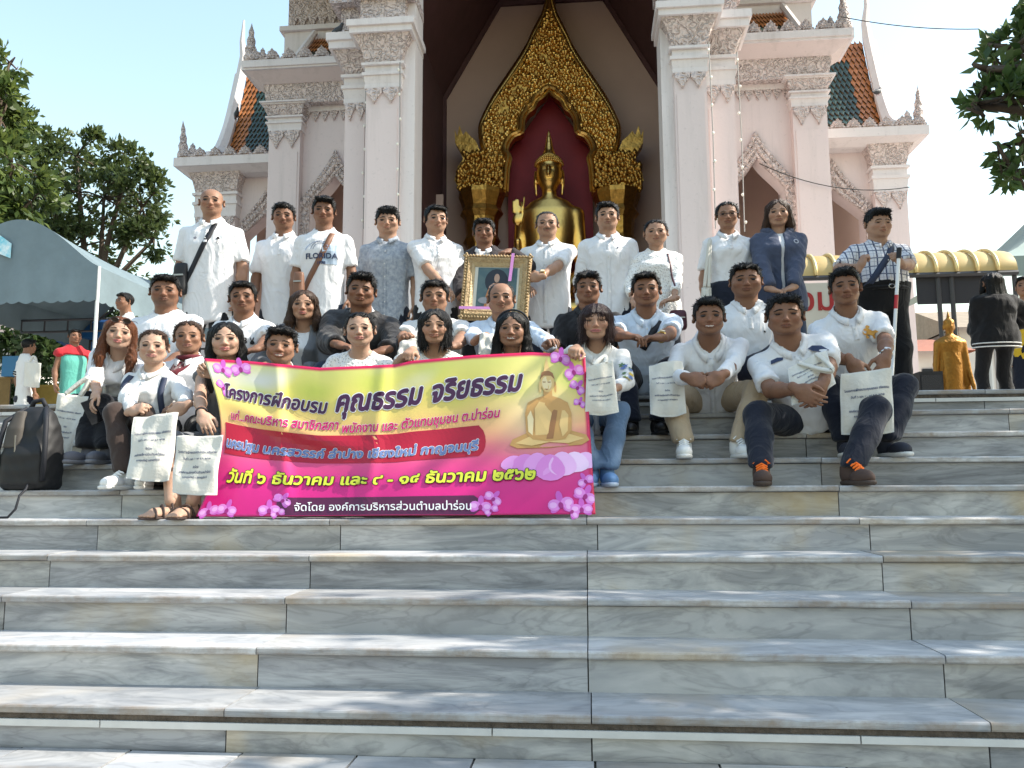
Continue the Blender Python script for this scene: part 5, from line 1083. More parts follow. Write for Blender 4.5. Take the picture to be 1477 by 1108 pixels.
    if bare_legs:
        for sd in (-1, 1):
            an = leg[sd][1]; a = body_yaw+sd*.12-.25; Rz = np.array(Matrix.Rotation(a, 3, 'Z')); o0 = np.array([an[0], an[1], an[2]-.085])
            v = Vox((-.06, -.21, 0), (.06, .08, .13), .0065); v.cone((0, .02, .10), (0, .03, .04), .034, .032, .02); v.cone((0, .025, .032), (0, -.10, .028), .030, .030, .02); v.ell((0, -.11, .024), (.042, .045, .016), .015)
            for i, (tx, ty) in enumerate(((-.026, -.165), (-.010, -.170), (.006, -.166), (.020, -.158), (.033, -.146))): v.cone((tx*.85, -.13, .020), (tx, ty, .016), .0105 if i != (0 if sd > 0 else 4) else .013, .009, .004)
            v.plane((0, 0, .010), (0, 0, -1)); V, F = v.nets(); fo = obj('foot', mesh('foot', off(o0+V@Rz.T), F, M_SKIN, True, col=np.tile(skc, (len(V), 1))), root)
            v = Vox((-.06, -.2, 0), (.06, .1, .03), .0065); v.loft((0, 0, 0), np.array([1., 0, 0]), np.array([0, 1., 0]), np.array([0, 0, 1.]), [(.0, .042, .13, -.06), (.011, .044, .132, -.06)], 0, 2.6); V, F = v.nets(); so = obj('sandal', mesh('sandal', off(o0+V@Rz.T), F, mat('sandal_brown', (.05, .03, .025), .6), True), root)
            mb = MB()
            for yy, zt, hw_ in ((-.105, .046, .046), (-.055, .062, .040), (.0, .085, .040)): mb.tube([np.array([hw_*math.cos(q), yy+.02*math.cos(q)*sd, .008+zt*math.sin(q)]) for q in np.linspace(0, math.pi, 11)], .006, 6)
            obj('strap', mesh('strap', off(o0+np.concatenate(mb.V)@Rz.T), mb.F, mat('sandal_brown', (.05, .03, .025), .6)), so)
    if shoe:
        (U, UF), (S, SF) = shoe_mesh('coarse' if shoe is BLKSHOE else 'fine'); um, smm, lace, ang = shoe
        for sd in (-1, 1):
            an = leg[sd][1]; a = body_yaw+sd*ang; Rz = np.array(Matrix.Rotation(a, 3, 'Z')); o0 = np.array([an[0], an[1], an[2]-.085])
            so = obj('shoe', mesh('shoe', off(o0+(U*s)@Rz.T), UF, um, True), root); obj('sole', mesh('sole', off(o0+(S*s)@Rz.T), SF, smm, True), so)
            if lace:
                mb = MB()
                for k, yy in enumerate((-.085, -.065, -.045, -.025)):
                    zc = .080+.012*k; mb.tube([np.array([-.026, yy, zc-.012]), np.array([0, yy-.004, zc+.004]), np.array([.026, yy, zc-.012])], .005, 6)
                    mb.tube([np.array([-.022, yy, zc-.008]), np.array([.0, yy+.01, zc+.006]), np.array([.022, yy+.018, zc+.004])], .0042, 6)
                for q in (-1, 1): mb.tube([np.array([0, -.02, .112]), np.array([q*.02, -.03, .125]), np.array([q*.038, -.03, .108]), np.array([q*.02, -.03, .105]), np.array([0, -.02, .11])], .0045, 6)
                VV2 = np.concatenate(mb.V); lo = obj('laces', mesh('laces', off(o0+(VV2*s)@Rz.T), mb.F, lace), so)
    return P
def onto(P, u, t, lift=.004, bvh=None):
    """point of the garment front at body coordinates u (across, m), t (fraction of torso)"""
    o = P['Hp']+P['ez']*t*P['Lt']+P['ex']*u-P['ey']*.6; hit = P['bvh'].ray_cast(Vector(o), Vector(P['ey']), 1.2)
    if hit[0] is None: return P['Hp']+P['ez']*t*P['Lt']+P['ex']*u-P['ey']*.12, -P['ey']
    n = np.array(hit[1]); n = n if n@P['ey'] < 0 else -n
    return np.array(hit[0])+n*lift, n
def ribbon(P, name, path, width, m, n=26, lift=.006, thick=.003):
    """strap laid over the garment along body coordinates"""
    path = np.array(path, float); seg = np.linspace(0, len(path)-1, n); pts = []; nr = []
    for q in seg:
        i = min(int(q), len(path)-2); fr = q-i; u, t = path[i]*(1-fr)+path[i+1]*fr; p, nn = onto(P, u, t, lift); pts.append(p); nr.append(nn)
    pts = np.array(pts); nr = np.array(nr)
    for _ in range(3): pts[1:-1] = pts[1:-1]*.5+(pts[:-2]+pts[2:])*.25; nr[1:-1] = nr[1:-1]*.5+(nr[:-2]+nr[2:])*.25
    T = np.gradient(pts, axis=0); B = np.cross(T, nr); B /= np.linalg.norm(B, axis=1)[:, None]+1e-9
    V = np.concatenate([np.stack([p-b*width/2, p+b*width/2, p+b*width/2-nn*thick*2, p-b*width/2-nn*thick*2]) for p, b, nn in zip(pts, B, nr)]); F = []
    for i in range(n-1):
        for k in range(4): F.append((i*4+k, i*4+(k+1) % 4, i*4+4+(k+1) % 4, i*4+4+k))
    F += [(3, 2, 1, 0), (n*4-4, n*4-3, n*4-2, n*4-1)]
    return V, F
def strap(P, name, path, width, m, parent=None, **k):
    V, F = ribbon(P, name, path, width, m, **k); par = parent or P['root']; return obj(name, mesh(name, V-np.array(par.location), F, m, True), par)
def decal(P, name, V2, F, m, u0, t0, lift=.004, sub=True):
    V = np.array([onto(P, u0+x, t0+y/P['Lt'], lift)[0] for x, y in V2[:, :2]]); return obj(name, mesh(name, V-P['base'], F, m), P['root'])
def collar(P, m, gap, size, g, fem):
    Nb, ex, ey, ez, s = P['Nb'], P['ex'], P['ey'], P['ez'], P['s']; r = (.064 if not fem else .057)*s+.003; n = 34; V = []
    for i in range(n+1):
        th = -math.pi+gap+(2*math.pi-2*gap)*i/n; cb = (1+math.cos(th))/2; x, y = math.sin(th), math.cos(th); fd = (1-cb)**1.4
        e = min(i, n-i)/n; tip = max(0, 1-e/.16); dr = size*(.75+.25*cb)
        for rad, dz, dy in ((r, .026*cb-.066*fd, -.032*fd), (r+.004, .036*cb-.060*fd, -.034*fd), (r+.012*dr, .020*cb-.070*fd-.004*tip, -.036*fd), (r+(.024+.016*tip)*dr, -.012*cb-(.080+.026*tip*size)*fd, -.034*fd+.004*tip)):
            V.append(Nb+ex*x*rad*1.03+ey*(y*rad-.006+dy)+ez*(dz+.004))
    F = [(i*4+k, i*4+k+1, i*4+5+k, i*4+4+k) for i in range(n) for k in range(3)]
    V = np.array(V); bv = P['bvh']
    for i in range(len(V)):                      # keep the leaf just outside the garment
        h_ = bv.find_nearest(Vector(V[i]))
        if h_[0] is not None and i % 4 >= 2:
            nn = np.array(h_[1]); dd = (V[i]-np.array(h_[0]))@nn
            if dd < .004: V[i] = V[i]+nn*(.004-dd)
    o = obj('collar', mesh('collar', V-P['base'], F, m, True), P['root']); solidify(o, .004, 0); P['collar'] = o; return o
def placket(P, m, hem, kind):
    end = {'full': hem+.06, 'polo': .66}[kind]; V, F = ribbon(P, 'placket', [(0, .82), (0, end)], .03, m, 22, .003, .002); o = obj('placket', mesh('placket', V-P['base'], F, m, True), P['root'])
    bm = mat('button', (.62, .62, .6), .3); nb = 6 if kind == 'full' else 2
    for k in range(nb):
        t = .80-(.80-end)*(k+.3)/nb; p, nn = onto(P, 0, t, .006); mb = MB(); e1 = unit(np.cross(nn, P['ez'])); e2 = np.cross(nn, e1)
        V = [p+nn*.002+.0055*(math.cos(a)*e1+math.sin(a)*e2) for a in np.linspace(0, 2*math.pi, 9)[:-1]]+[p-nn*.003+.0055*(math.cos(a)*e1+math.sin(a)*e2) for a in np.linspace(0, 2*math.pi, 9)[:-1]]
        obj('button', mesh('button', np.array(V)-P['base'], [tuple(range(8))]+[(i, i+8, (i+1) % 8+8, (i+1) % 8) for i in range(8)], bm), o)
# ================================================================== THE PEOPLE
DK, MD, LT, FR = (.215, .108, .066), (.295, .160, .102), (.375, .218, .145), (.45, .285, .205)
PP = {}
def L_(k): return RS*k
def sitp(key, label, head, hx, seat, dy=.11, feet=None, fx=(-22, 22), fz=None, fdy=.13, **k):
    """seated on step `seat`; feet on step `feet` at image offsets fx from hip"""
    hy = NY(seat)+dy; kf = feet if feet is not None else seat-2; fy = NY(kf)+fdy
    PP[key] = person(label, head, (hx, hy, L_(seat)), 'sit', fa=(hx+fx[0], fy, L_(kf)), fb=(hx+fx[1], fy, L_(kf)), **k)
    return PP[key]
def stand(key, label, head, **k): PP[key] = person(label, head, pose='stand', **k); return PP[key]
BLKSHOE = (mat('black_leather', (.015, .014, .014), .4), mat('black_sole', (.01, .01, .01), .7), None, .12)
WHSNEAK = (mat('white_canvas', (.72, .72, .70), .7, var=.08), mat('white_rubber', (.66, .65, .62), .6), mat('white_lace', (.78, .78, .76), .8), .12)
polo = lambda m=FW, **k: dict(m=m, sleeve=.5, collar=True, placket='polo', v=.05, **k)
tee = lambda m=FW, **k: dict(m=m, sleeve=.48, collar=False, neck=.012, **k)
shirt = lambda m=FW, sl=.97, **k: dict(m=m, sleeve=sl, collar=True, placket='full', v=.055, **k)
# ---- standing row on the terrace
stand('S1', 'bald man in white polo shirt with black strap across his chest', (305, 292, 6.35), s=1.03, w=1.10, belly=.02, skin=MD, face=dict(w=.98, jaw=.95, stubble=.12), hair=None, top=polo(), legs=FBLK, yaw=.12, seed=1, hpit=-.05, shoe=BLKSHOE)
stand('S2', 'man in plain white polo standing beside the pale temple pilaster', (409, 313, 6.62), s=1.0, w=1.02, skin=DK, face=dict(w=1.02, mustache=.35, nose=1.1), hair='short', top=polo(), legs=FNAVY, yaw=.1, seed=2, shoe=BLKSHOE)
stand('S3', 'man in white T shirt printed with blue block letters and a brown strap', (467, 305, 6.45), s=.99, w=1.02, skin=DK, face=dict(w=1.02, ck=1, nose=1.1, top=.016), hair='short', top=tee(), legs=FJEAN, yaw=.08, seed=3, hroll=.04, shoe=BLKSHOE)
stand('S4', 'man in grey patterned short sleeved shirt standing against the pilaster', (559, 320, 6.72), s=1.0, w=1.04, skin=LT, face=dict(w=1.06, cheek=1.08, top=.02, hairline=-.012), hair='short', top=shirt(FPRINT, .52), legs=FNAVY, yaw=.06, seed=4, shoe=BLKSHOE)
stand('S5', 'man in white polo with dark edged sleeves beside the dark suited man', (629, 317, 6.68), s=1.0, w=1.02, skin=LT, face=dict(w=1.0, hairline=.008), hair='short', top=polo(), legs=FBLK, yaw=.38, hyaw=.25, seed=5, ha=dict(p=(646, 420, 6.42), pose='relaxed'), shoe=BLKSHOE)
stand('S6', 'man in dark suit jacket holding a gilded picture frame', (698, 335, 6.85), s=.98, w=1.12, skin=DK, face=dict(w=.97, jaw=1.0, old=1), hair='short', top=shirt(FW), over=dict(m=FJACK, name='suit_jacket', open=.055, v=.02), legs=FBLK, seed=6, ha=dict(p=(666, 428, 6.56), pose='grip', d=(.6, -.5, .15), palm=(.5, .8, 0)), hb=dict(p=(733, 363, 6.62), pose='grip', d=(-.5, -.6, -.25), palm=(0, .2, -1), pole=(1, .3, -.6)), shoe=BLKSHOE)
stand('S7', 'man with moustache in white short sleeved shirt steadying the picture frame', (789, 324, 6.78), s=1.0, w=1.06, skin=LT, face=dict(w=1.0, mustache=.9, hairline=.014, old=1), hair='thin', hairm=HGREY, top=shirt(FW, .52, hem=-.26), legs=FNAVY, yaw=-.15, seed=7, belly=.015, hb=dict(p=(776, 402, 6.40), pose='grip', d=(-1, -.05, -.02), palm=(-.4, .9, 0), pole=(1, .4, -.7)), ha=dict(p=(760, 415, 6.55), show=True), shoe=BLKSHOE)
stand('S8', 'man in crisp white button shirt standing behind the seated dark shirted man', (876, 313, 6.62), s=1.01, w=1.0, skin=LT, face=dict(w=.96, jaw=1.0, top=.012, beard=.15), hair='short', top=shirt(FW, .97), legs=FNAVY, seed=8, hpit=-.05, shoe=BLKSHOE)
stand('S9', 'woman in white lace blouse with a thin dark shoulder strap', (946, 336, 6.62), s=.93, w=1.12, fem=1, belly=.025, skin=LT, face=dict(w=1.04, cheek=1.08), hair='tied', top=dict(m=FLACE, sleeve=.85, collar=False, neck=.006), legs=FNAVY, seed=9, ha=dict(p=(914, 432, 6.4)), hb=dict(p=(972, 434, 6.35), pose='relaxed', d=(-.9, -.2, -.2)), shoe=BLKSHOE)
stand('S10', 'woman with glasses in white polo carrying a pale shoulder bag', (1049, 311, 6.36), s=.96, w=.98, fem=1, skin=MD, face=dict(w=.94, jaw=.95, cheek=.95), hair='tied', top=dict(m=FW, sleeve=.48, collar=True, placket='polo', v=.04, hem=.18), legs=FNAVY, seed=10, shoe=BLKSHOE)
stand('S11', 'young woman in slate blue zipped hoodie with hands joined', (1122, 308, 6.32), s=.96, w=1.04, fem=1, skin=LT, face=dict(w=.98, cheek=1.05, hlen=-.2, hfront=.03, sides=(1, .6)), hair='mid', hairm=HBRN, top=tee(FW), over=dict(m=FHOOD, name='hoodie', open=.016, v=.045, hem=-.22, g=.026), legs=FJEAN, seed=11, ha=dict(p=(1112, 420, 6.08), d=(.9, -.3, -.3), pose='relaxed'), hb=dict(p=(1142, 421, 6.08), d=(-.9, -.3, -.3), pose='relaxed'), shoe=BLKSHOE)
stand('S12', 'heavyset man in checked shirt leaning on a white cane', (1267, 324, 6.78), s=1.02, w=1.10, belly=.045, skin=LT, face=dict(w=1.08, cheek=1.1, jaw=1.12, open=.003, top=.02, hairline=-.004), hair='short', top=shirt(FPLAID, .54, hem=.18), legs=FBLK, yaw=.1, hyaw=.35, seed=12, ha=dict(p=(1240, 385, 6.42), pose='grip', d=(.3, -.2, .8), palm=(.9, .2, 0)), hb=dict(p=(1300, 380, 6.40), pose='fist', d=(-.55, -.35, .55), palm=(-.7, .6, 0), pole=(1, .3, -.8)), shoe=BLKSHOE)
# ---- middle row sitting on the terrace edge
sitp('M1', 'broad man in white T shirt with a cyan printed patch', (238, 421, 5.55), 240, 10, w=1.16, s=1.02, belly=.03, skin=DK, face=dict(w=1.06, cheek=1.06, beard=.4, hairline=.002), hair='short', top=tee(), legs=FJEAN, seed=21, fx=(-30, 25), shoe=BLKSHOE)
sitp('M2', 'man in white polo numbered 53 with a black rabbit badge', (350, 430, 5.5), 352, 10, s=.98, skin=DK, face=dict(w=1.0, mustache=.4, hairline=.006), hair='short', top=polo(), legs=FLJEAN, seed=22, hroll=-.05, ha=dict(p=(345, 520, 5.1)), hb=dict(p=(372, 505, 5.05), d=(-.8, -.5, -.3)), shoe=BLKSHOE)
sitp('M3', 'woman with shoulder length brown hair in grey cardigan over white top', (438, 441, 5.4), 436, 10, fem=1, s=.95, skin=LT, face=dict(w=.97, hlen=-.19, hfront=-.02, px=.006, lip=(.42, .12, .11)), hair='mid', hairm=HBRN, top=dict(m=FW, sleeve=.4, collar=False, neck=.02), over=dict(m=FCARD, name='cardigan', open=.055, v=.03), legs=FJEAN, seed=23, shoe=BLKSHOE)
sitp('M4', 'man in black zipped jacket with forearms folded on his knees', (521, 420, 5.35), 516, 10, s=1.02, w=1.08, skin=DK, face=dict(w=1.0, top=.016, nose=1.15), hair='short', top=shirt(FW), over=dict(m=FBJK, name='jacket', open=.03, v=.03, g=.03), legs=FJEAN, seed=24, hroll=.08, ha=dict(p=(487, 497, 5.0), d=(.9, -.3, -.1)), hb=dict(p=(555, 505, 5.0), d=(-.8, -.3, -.3)), fx=(-35, 35), shoe=BLKSHOE)
sitp('M5', 'man in white shirt seated right behind the woman with the smooth black bob', (627, 429, 5.5), 628, 10, s=.99, w=1.06, skin=MD, face=dict(w=1.0), hair='short', top=dict(m=FW2, sleeve=.5, collar=False, neck=.006), legs=FNAVY, seed=25, ha=dict(p=(580, 496, 5.0), d=(.3, -.5, .3), pose='grip'), hb=dict(p=(655, 500, 5.05), d=(-.8, -.4, -.1), pole=(1, -.1, -.5)), shoe=BLKSHOE)
sitp('M6', 'balding man with grey moustache in pale blue shirt below the picture frame', (723, 431, 5.5), 724, 10, s=1.0, w=1.04, skin=MD, face=dict(w=1.0, mustache=.55, hairline=.03, old=1), hair='receding', hairm=HGREY, top=shirt(FWB, .97), legs=FNAVY, seed=26, ha=dict(p=(688, 492, 5.0), d=(.4, -.4, .2), pose='grip'), hb=dict(p=(790, 497, 5.1), d=(.2, -.5, .1), pose='relaxed'), shoe=BLKSHOE)
sitp('M7', 'man in dark shirt half hidden behind the woman with the fringe', (848, 416, 5.6), 850, 10, dy=.2, s=.99, w=1.0, skin=DK, face=dict(w=1.0, hairline=-.004), hair='short', top=dict(m=FBLK, sleeve=.5, collar=True, v=.04), legs=FNAVY, seed=27, shoe=BLKSHOE)
sitp('M8', 'smiling man in pale blue polo with dark strap and crossed forearms', (932, 419, 5.35), 930, 10, s=.99, w=1.04, skin=DK, face=dict(w=.98, smile=.5, teeth=0, hairline=.01, old=1), hair='short', top=polo(FWB), legs=FNAVY, seed=28, ha=dict(p=(900, 484, 4.95), d=(.9, -.3, -.1), palm=(0, .2, -1)), hb=dict(p=(951, 488, 4.95), d=(-.9, -.3, .0), palm=(0, .2, -1)), fx=(-18, 20), shoe=BLKSHOE)
sitp('M9', 'stocky man in white polo with small dark chest logo sitting behind others', (1076, 406, 5.65), 1078, 10, dy=.33, feet=10, fdy=.12, fx=(30, -25), s=1.03, w=1.2, belly=.03, skin=DK, face=dict(w=1.1, cheek=1.12, jaw=1.1, hairline=.008), hair='short', top=polo(), legs=FNAVY, seed=29, spread=.6, ha=dict(p=(1035, 520, 5.45)), hb=dict(p=(1110, 520, 5.45)))
# ---- front rows
sitp('F1', 'woman with long auburn hair and sunglasses on her head in white shirt', (173, 481, 4.95), 165, 9, dy=.02, feet=7, fdy=.05, spread=-.05, fx=(-42, -14), fem=1, s=.95, skin=FR, face=dict(w=.98, smile=.35, hlen=-.30, lip=(.46, .12, .12), open=.0058, px=.004), hair='long', hairm=HRED, top=dict(m=FW, sleeve=.8, collar=True, placket='full', v=.06), legs=FBLK, seed=31, hroll=.10, hyaw=.05, ha=dict(p=(138, 592, 4.55), d=(-.1, -.5, -.8), palm=(.6, .5, 0)), hb=dict(p=(196, 590, 4.7)), shoe=(mat('grey_knit', (.13, .13, .15), .8), mat('grey_sole', (.2, .2, .22), .7), None, .1))
sitp('F3', 'woman with tied brown hair wearing a maroon neck scarf', (272, 487, 5.02), 272, 8, fem=1, s=.93, skin=MD, face=dict(w=.97, jaw=.98, old=1, lip=(.30, .12, .10)), hair='tied', hairm=HBRN, top=shirt(FW), legs=FBLK, seed=33, hroll=-.06, shoe=BLKSHOE)
sitp('F2', 'woman with centre parted tied hair in white embroidered blouse with dark shoulder straps', (221, 501, 4.72), 218, 7, dy=.16, feet=6, fx=(-36, 4), fdy=.03, spread=0., fem=1, s=.95, skin=FR, face=dict(w=.97, lip=(.44, .16, .15), open=.0055), hair='tied', hairm=HBRN, top=dict(m=FW2, sleeve=.97, collar=True, placket='full', csize=.5, v=0, copen=.12), legs=FBROWN, seed=32, ha=dict(p=(190, 603, 4.30), pose='grip', d=(.9, -.3, .3), palm=(0, .8, -.5)), hb=dict(p=(268, 590, 4.32), pose='grip', d=(-.6, -.3, -.5), palm=(-.3, .9, 0)), shoe=WHSNEAK)
sitp('F4', 'young woman with long straight black hair in grey sleeveless dress', (326, 491, 4.55), 322, 7, feet=5, fdy=.11, fx=(-72, -42), fem=1, s=.96, w=.96, skin=FR, face=dict(w=.95, cheek=1.05, smile=.3, hlen=-.34, lip=(.48, .14, .14), px=.004), hair='long', top=dict(m=FGREYD, sleeve=.12, collar=False, neck=.012, name='dress'), legs=FGREYD, bare_legs=True, skirt=True, seed=34, hroll=-.06, ha=dict(p=(291, 618, 4.12), d=(.5, -.5, -.5), palm=(0, .7, -.7)), hb=dict(p=(311, 540, 4.40), pose='grip', d=(-.75, -.35, .55), palm=(.1, -.9, -.2)))
sitp('F5', 'person with short dark hair and sunglasses pushed up smiling above the banner', (405, 500, 4.62), 404, 7, feet=6, fdy=.16, s=.93, w=1.0, fem=1, skin=MD, face=dict(w=1.0, smile=.8, teeth=1, top=.014, lip=(.30, .11, .10)), hair='short', top=shirt(FW, .5), legs=FBLK, seed=35, hroll=.05, shoe=BLKSHOE)
sitp('F6', 'older woman with hair tied back in white lace edged blouse', (519, 476, 4.82), 520, 8, fem=1, s=.94, w=1.08, skin=FR, face=dict(w=1.02, cheek=1.06, smile=.2, lip=(.42, .13, .12), old=1), hair='tied', top=dict(m=FLACE, sleeve=.8, collar=False, neck=.02), legs=FNAVY, seed=36, hroll=-.05, shoe=BLKSHOE)
sitp('F7', 'woman with smooth black bob in white openwork lace top holding the banner edge', (627, 472, 4.80), 626, 8, fem=1, s=.95, w=1.0, skin=LT, face=dict(w=.97, smile=.45, hlen=-.135), hair='bob', top=dict(m=FLACE, sleeve=.5, collar=False, neck=.024), legs=FNAVY, seed=37, ha=dict(p=(594, 506, 4.42), pose='grip', d=(-.05, -.75, -.3), palm=(0, .35, -.95)), hb=dict(p=(660, 560, 4.5)), shoe=BLKSHOE)
sitp('F8', 'woman with long dark hair and black hairband in white collared shirt', (739, 476, 4.80), 738, 8, fem=1, s=.96, w=1.02, skin=MD, face=dict(w=.97, smile=.55, teeth=1, hlen=-.27, hfront=.01, sides=(1, .75), px=-.006), hair='long', top=shirt(FW2, .97), legs=FNAVY, seed=38, hroll=.04, hyaw=-.08, shoe=BLKSHOE)
sitp('F9', 'woman with dark reddish bob and fringe in white shirt with flowered sleeve', (860, 465, 4.75), 858, 8, feet=6, fx=(-6, 18), fdy=.12, fem=1, s=.96, w=1.02, skin=LT, face=dict(w=1.0, hlen=-.12, fringe=.022, open=.0022, lip=(.45, .12, .14)), hair='bob', hairm=HRB, top=shirt(FW2, .97), legs=FLJEAN, seed=39, hyaw=-.05, ha=dict(p=(831, 503, 4.36), pose='grip', d=(-.1, -.7, -.2), palm=(0, .4, -.9)), hb=dict(p=(886, 560, 4.42), pose='grip', d=(-.7, -.5, -.2)), shoe=(mat('blue_canvas_shoe', (.12, .24, .45), .7, var=.25), mat('pale_blue_sole', (.4, .48, .6), .6), None, .1))
sitp('F10', 'smiling man in white long sleeved shirt and khaki trousers with clasped hands', (1023, 458, 4.92), 1022, 9, feet=7, fx=(-35, 44), fdy=.10, s=1.0, w=1.0, skin=DK, face=dict(w=.95, smile=.9, teeth=1, jaw=.95, top=.010), hair='short', top=shirt(FW, .95), legs=FKHAKI, seed=40, ha=dict(p=(994, 545, 4.62), d=(.85, -.35, -.35), pose='grip', palm=(.3, .7, -.3)), hb=dict(p=(1040, 543, 4.60), d=(-.85, -.3, -.4), pose='grip', palm=(-.3, .7, -.3)), shoe=WHSNEAK, spread=.28)
sitp('F11', 'man in white polo with navy shoulder patches and brown shoes with orange laces', (1132, 456, 4.80), 1165, 8, feet=6, fx=(-68, 62), fdy=.10, s=1.05, w=1.08, skin=DK, face=dict(w=1.04, cheek=1.06, open=.003, hairline=-.002), hair='short', top=polo(), legs=FNAVY, seed=41, ha=dict(p=(1150, 562, 4.42), d=(.6, -.4, -.7), pose='relaxed', palm=(.5, .8, 0)), hb=dict(p=(1186, 560, 4.40), d=(-.6, -.4, -.6), pose='relaxed', palm=(-.5, .8, 0)), shoe=(mat('brown_suede', (.075, .045, .035), .85, var=.2), mat('brown_sole', (.06, .04, .03), .7), mat('orange_lace', (.85, .16, .01), .7), .16), spread=.35)
sitp('F12', 'man in white polo with gold lion emblem and steel wristwatch', (1219, 415, 5.12), 1232, 9, feet=7, fx=(-12, 50), fdy=.10, s=1.02, w=1.0, skin=DK, face=dict(w=.95, jaw=.95, top=.012, hairline=-.004, open=.0045), hair='short', top=polo(), legs=FNAVY, seed=42, hroll=-.04, ha=dict(p=(1228, 522, 4.75), d=(.35, -.3, -.9), pose='relaxed', palm=(.3, .9, 0)), hb=dict(p=(1278, 515, 4.75), d=(-.45, -.3, -.85), pose='relaxed', palm=(-.3, .9, 0)), shoe=(mat('navy_sneaker', (.02, .022, .035), .7), mat('white_rubber', (.66, .65, .62), .6), None, .2), spread=.2)
# ---- bystanders
stand('B1', 'dark haired man in pale shirt half hidden behind the broad seated man', (179, 436, 9.8), s=1.0, skin=DK, face=dict(), hair='short', top=tee(FW2), legs=FNAVY, look=False, yaw=-.5, seed=51, lod=.7, shoe=BLKSHOE)
stand('B2', 'man in white T shirt with black sleeve bands under the tent', (42, 500, 12.4), s=1.0, skin=DK, face=dict(), hair='short', top=tee(FW2), legs=FNAVY, away=True, look=False, yaw=-.5, seed=52, lod=.65, shoe=BLKSHOE)
stand('B3', 'person in teal shirt with red cloth over the shoulders under the tent', (108, 486, 12.0), s=.98, w=1.1, skin=DK, face=dict(), hair='short', top=dict(m=FTEAL, sleeve=.9, collar=False), over=dict(m=FRED, name='red_cloth', sleeve=.1, hem=.78, open=.0, g=.035), legs=FNAVY, look=False, yaw=.9, seed=53, lod=.65, shoe=BLKSHOE)
stand('B4', 'woman in black jacket with white hem stripe seen from behind', (1430, 410, 8.35), s=.98, w=1.12, fem=1, skin=DK, face=dict(), hair='long', top=dict(m=FBLK, sleeve=.97, collar=False, hem=-.28, g=.035), legs=FBLK, away=True, look=False, yaw=.15, seed=54, lod=.8, ha=dict(p=(1455, 470, 8.62)), hb=dict(p=(1405, 470, 8.6)), shoe=BLKSHOE)
stand('B5', 'person in bright yellow shirt beyond the woman in black', (1479, 414, 9.3), s=1.0, skin=MD, face=dict(), hair='short', top=tee(FYEL), legs=FNAVY, look=False, yaw=-.6, seed=55, lod=.65, shoe=BLKSHOE)
# ================================================================== THINGS PEOPLE HOLD AND WEAR, BANNER
M_CANV = mat('canvas_bag', (.62, .60, .54), .85, var=.08, vscale=5, bump=.25, bscale=45); M_INK = mat('bag_ink', (.03, .05, .12), .7); M_BLKST = mat('black_webbing', (.012, .013, .018), .7); M_BRST = mat('brown_leather', (.20, .095, .055), .55, var=.2)
BAGTXT = [('โครงการฝึกอบรมคุณธรรม จริยธรรม', .84, .31), ('วันที่ ๖ และ ๙ - ๑๔ ธ.ค. ๒๕๖๒', .62, .42), ('จัดโดย', .14, .56), ('องค์การบริหารส่วนตำบลป่าร่อน', .72, .65), ('อ.กาญจนดิษฐ์ จ.สุราษฎร์ธานี', .56, .73)]
_bt = {}
def bag_text():
    if 'm' not in _bt:
        VV, FF, n = [], [], 0
        for body, wd, v in BAGTXT:
            V, F = text_mesh(body, 1.0, .02); k = wd/(V[:, 0].max()-V[:, 0].min()); V = np.c_[V[:, 0]*k, V[:, 1]*k, np.full(len(V), v)]; VV.append(V); FF += [tuple(i+n for i in f) for f in F]; n += len(V)
        _bt['m'] = (np.concatenate(VV), FF)
    return _bt['m']
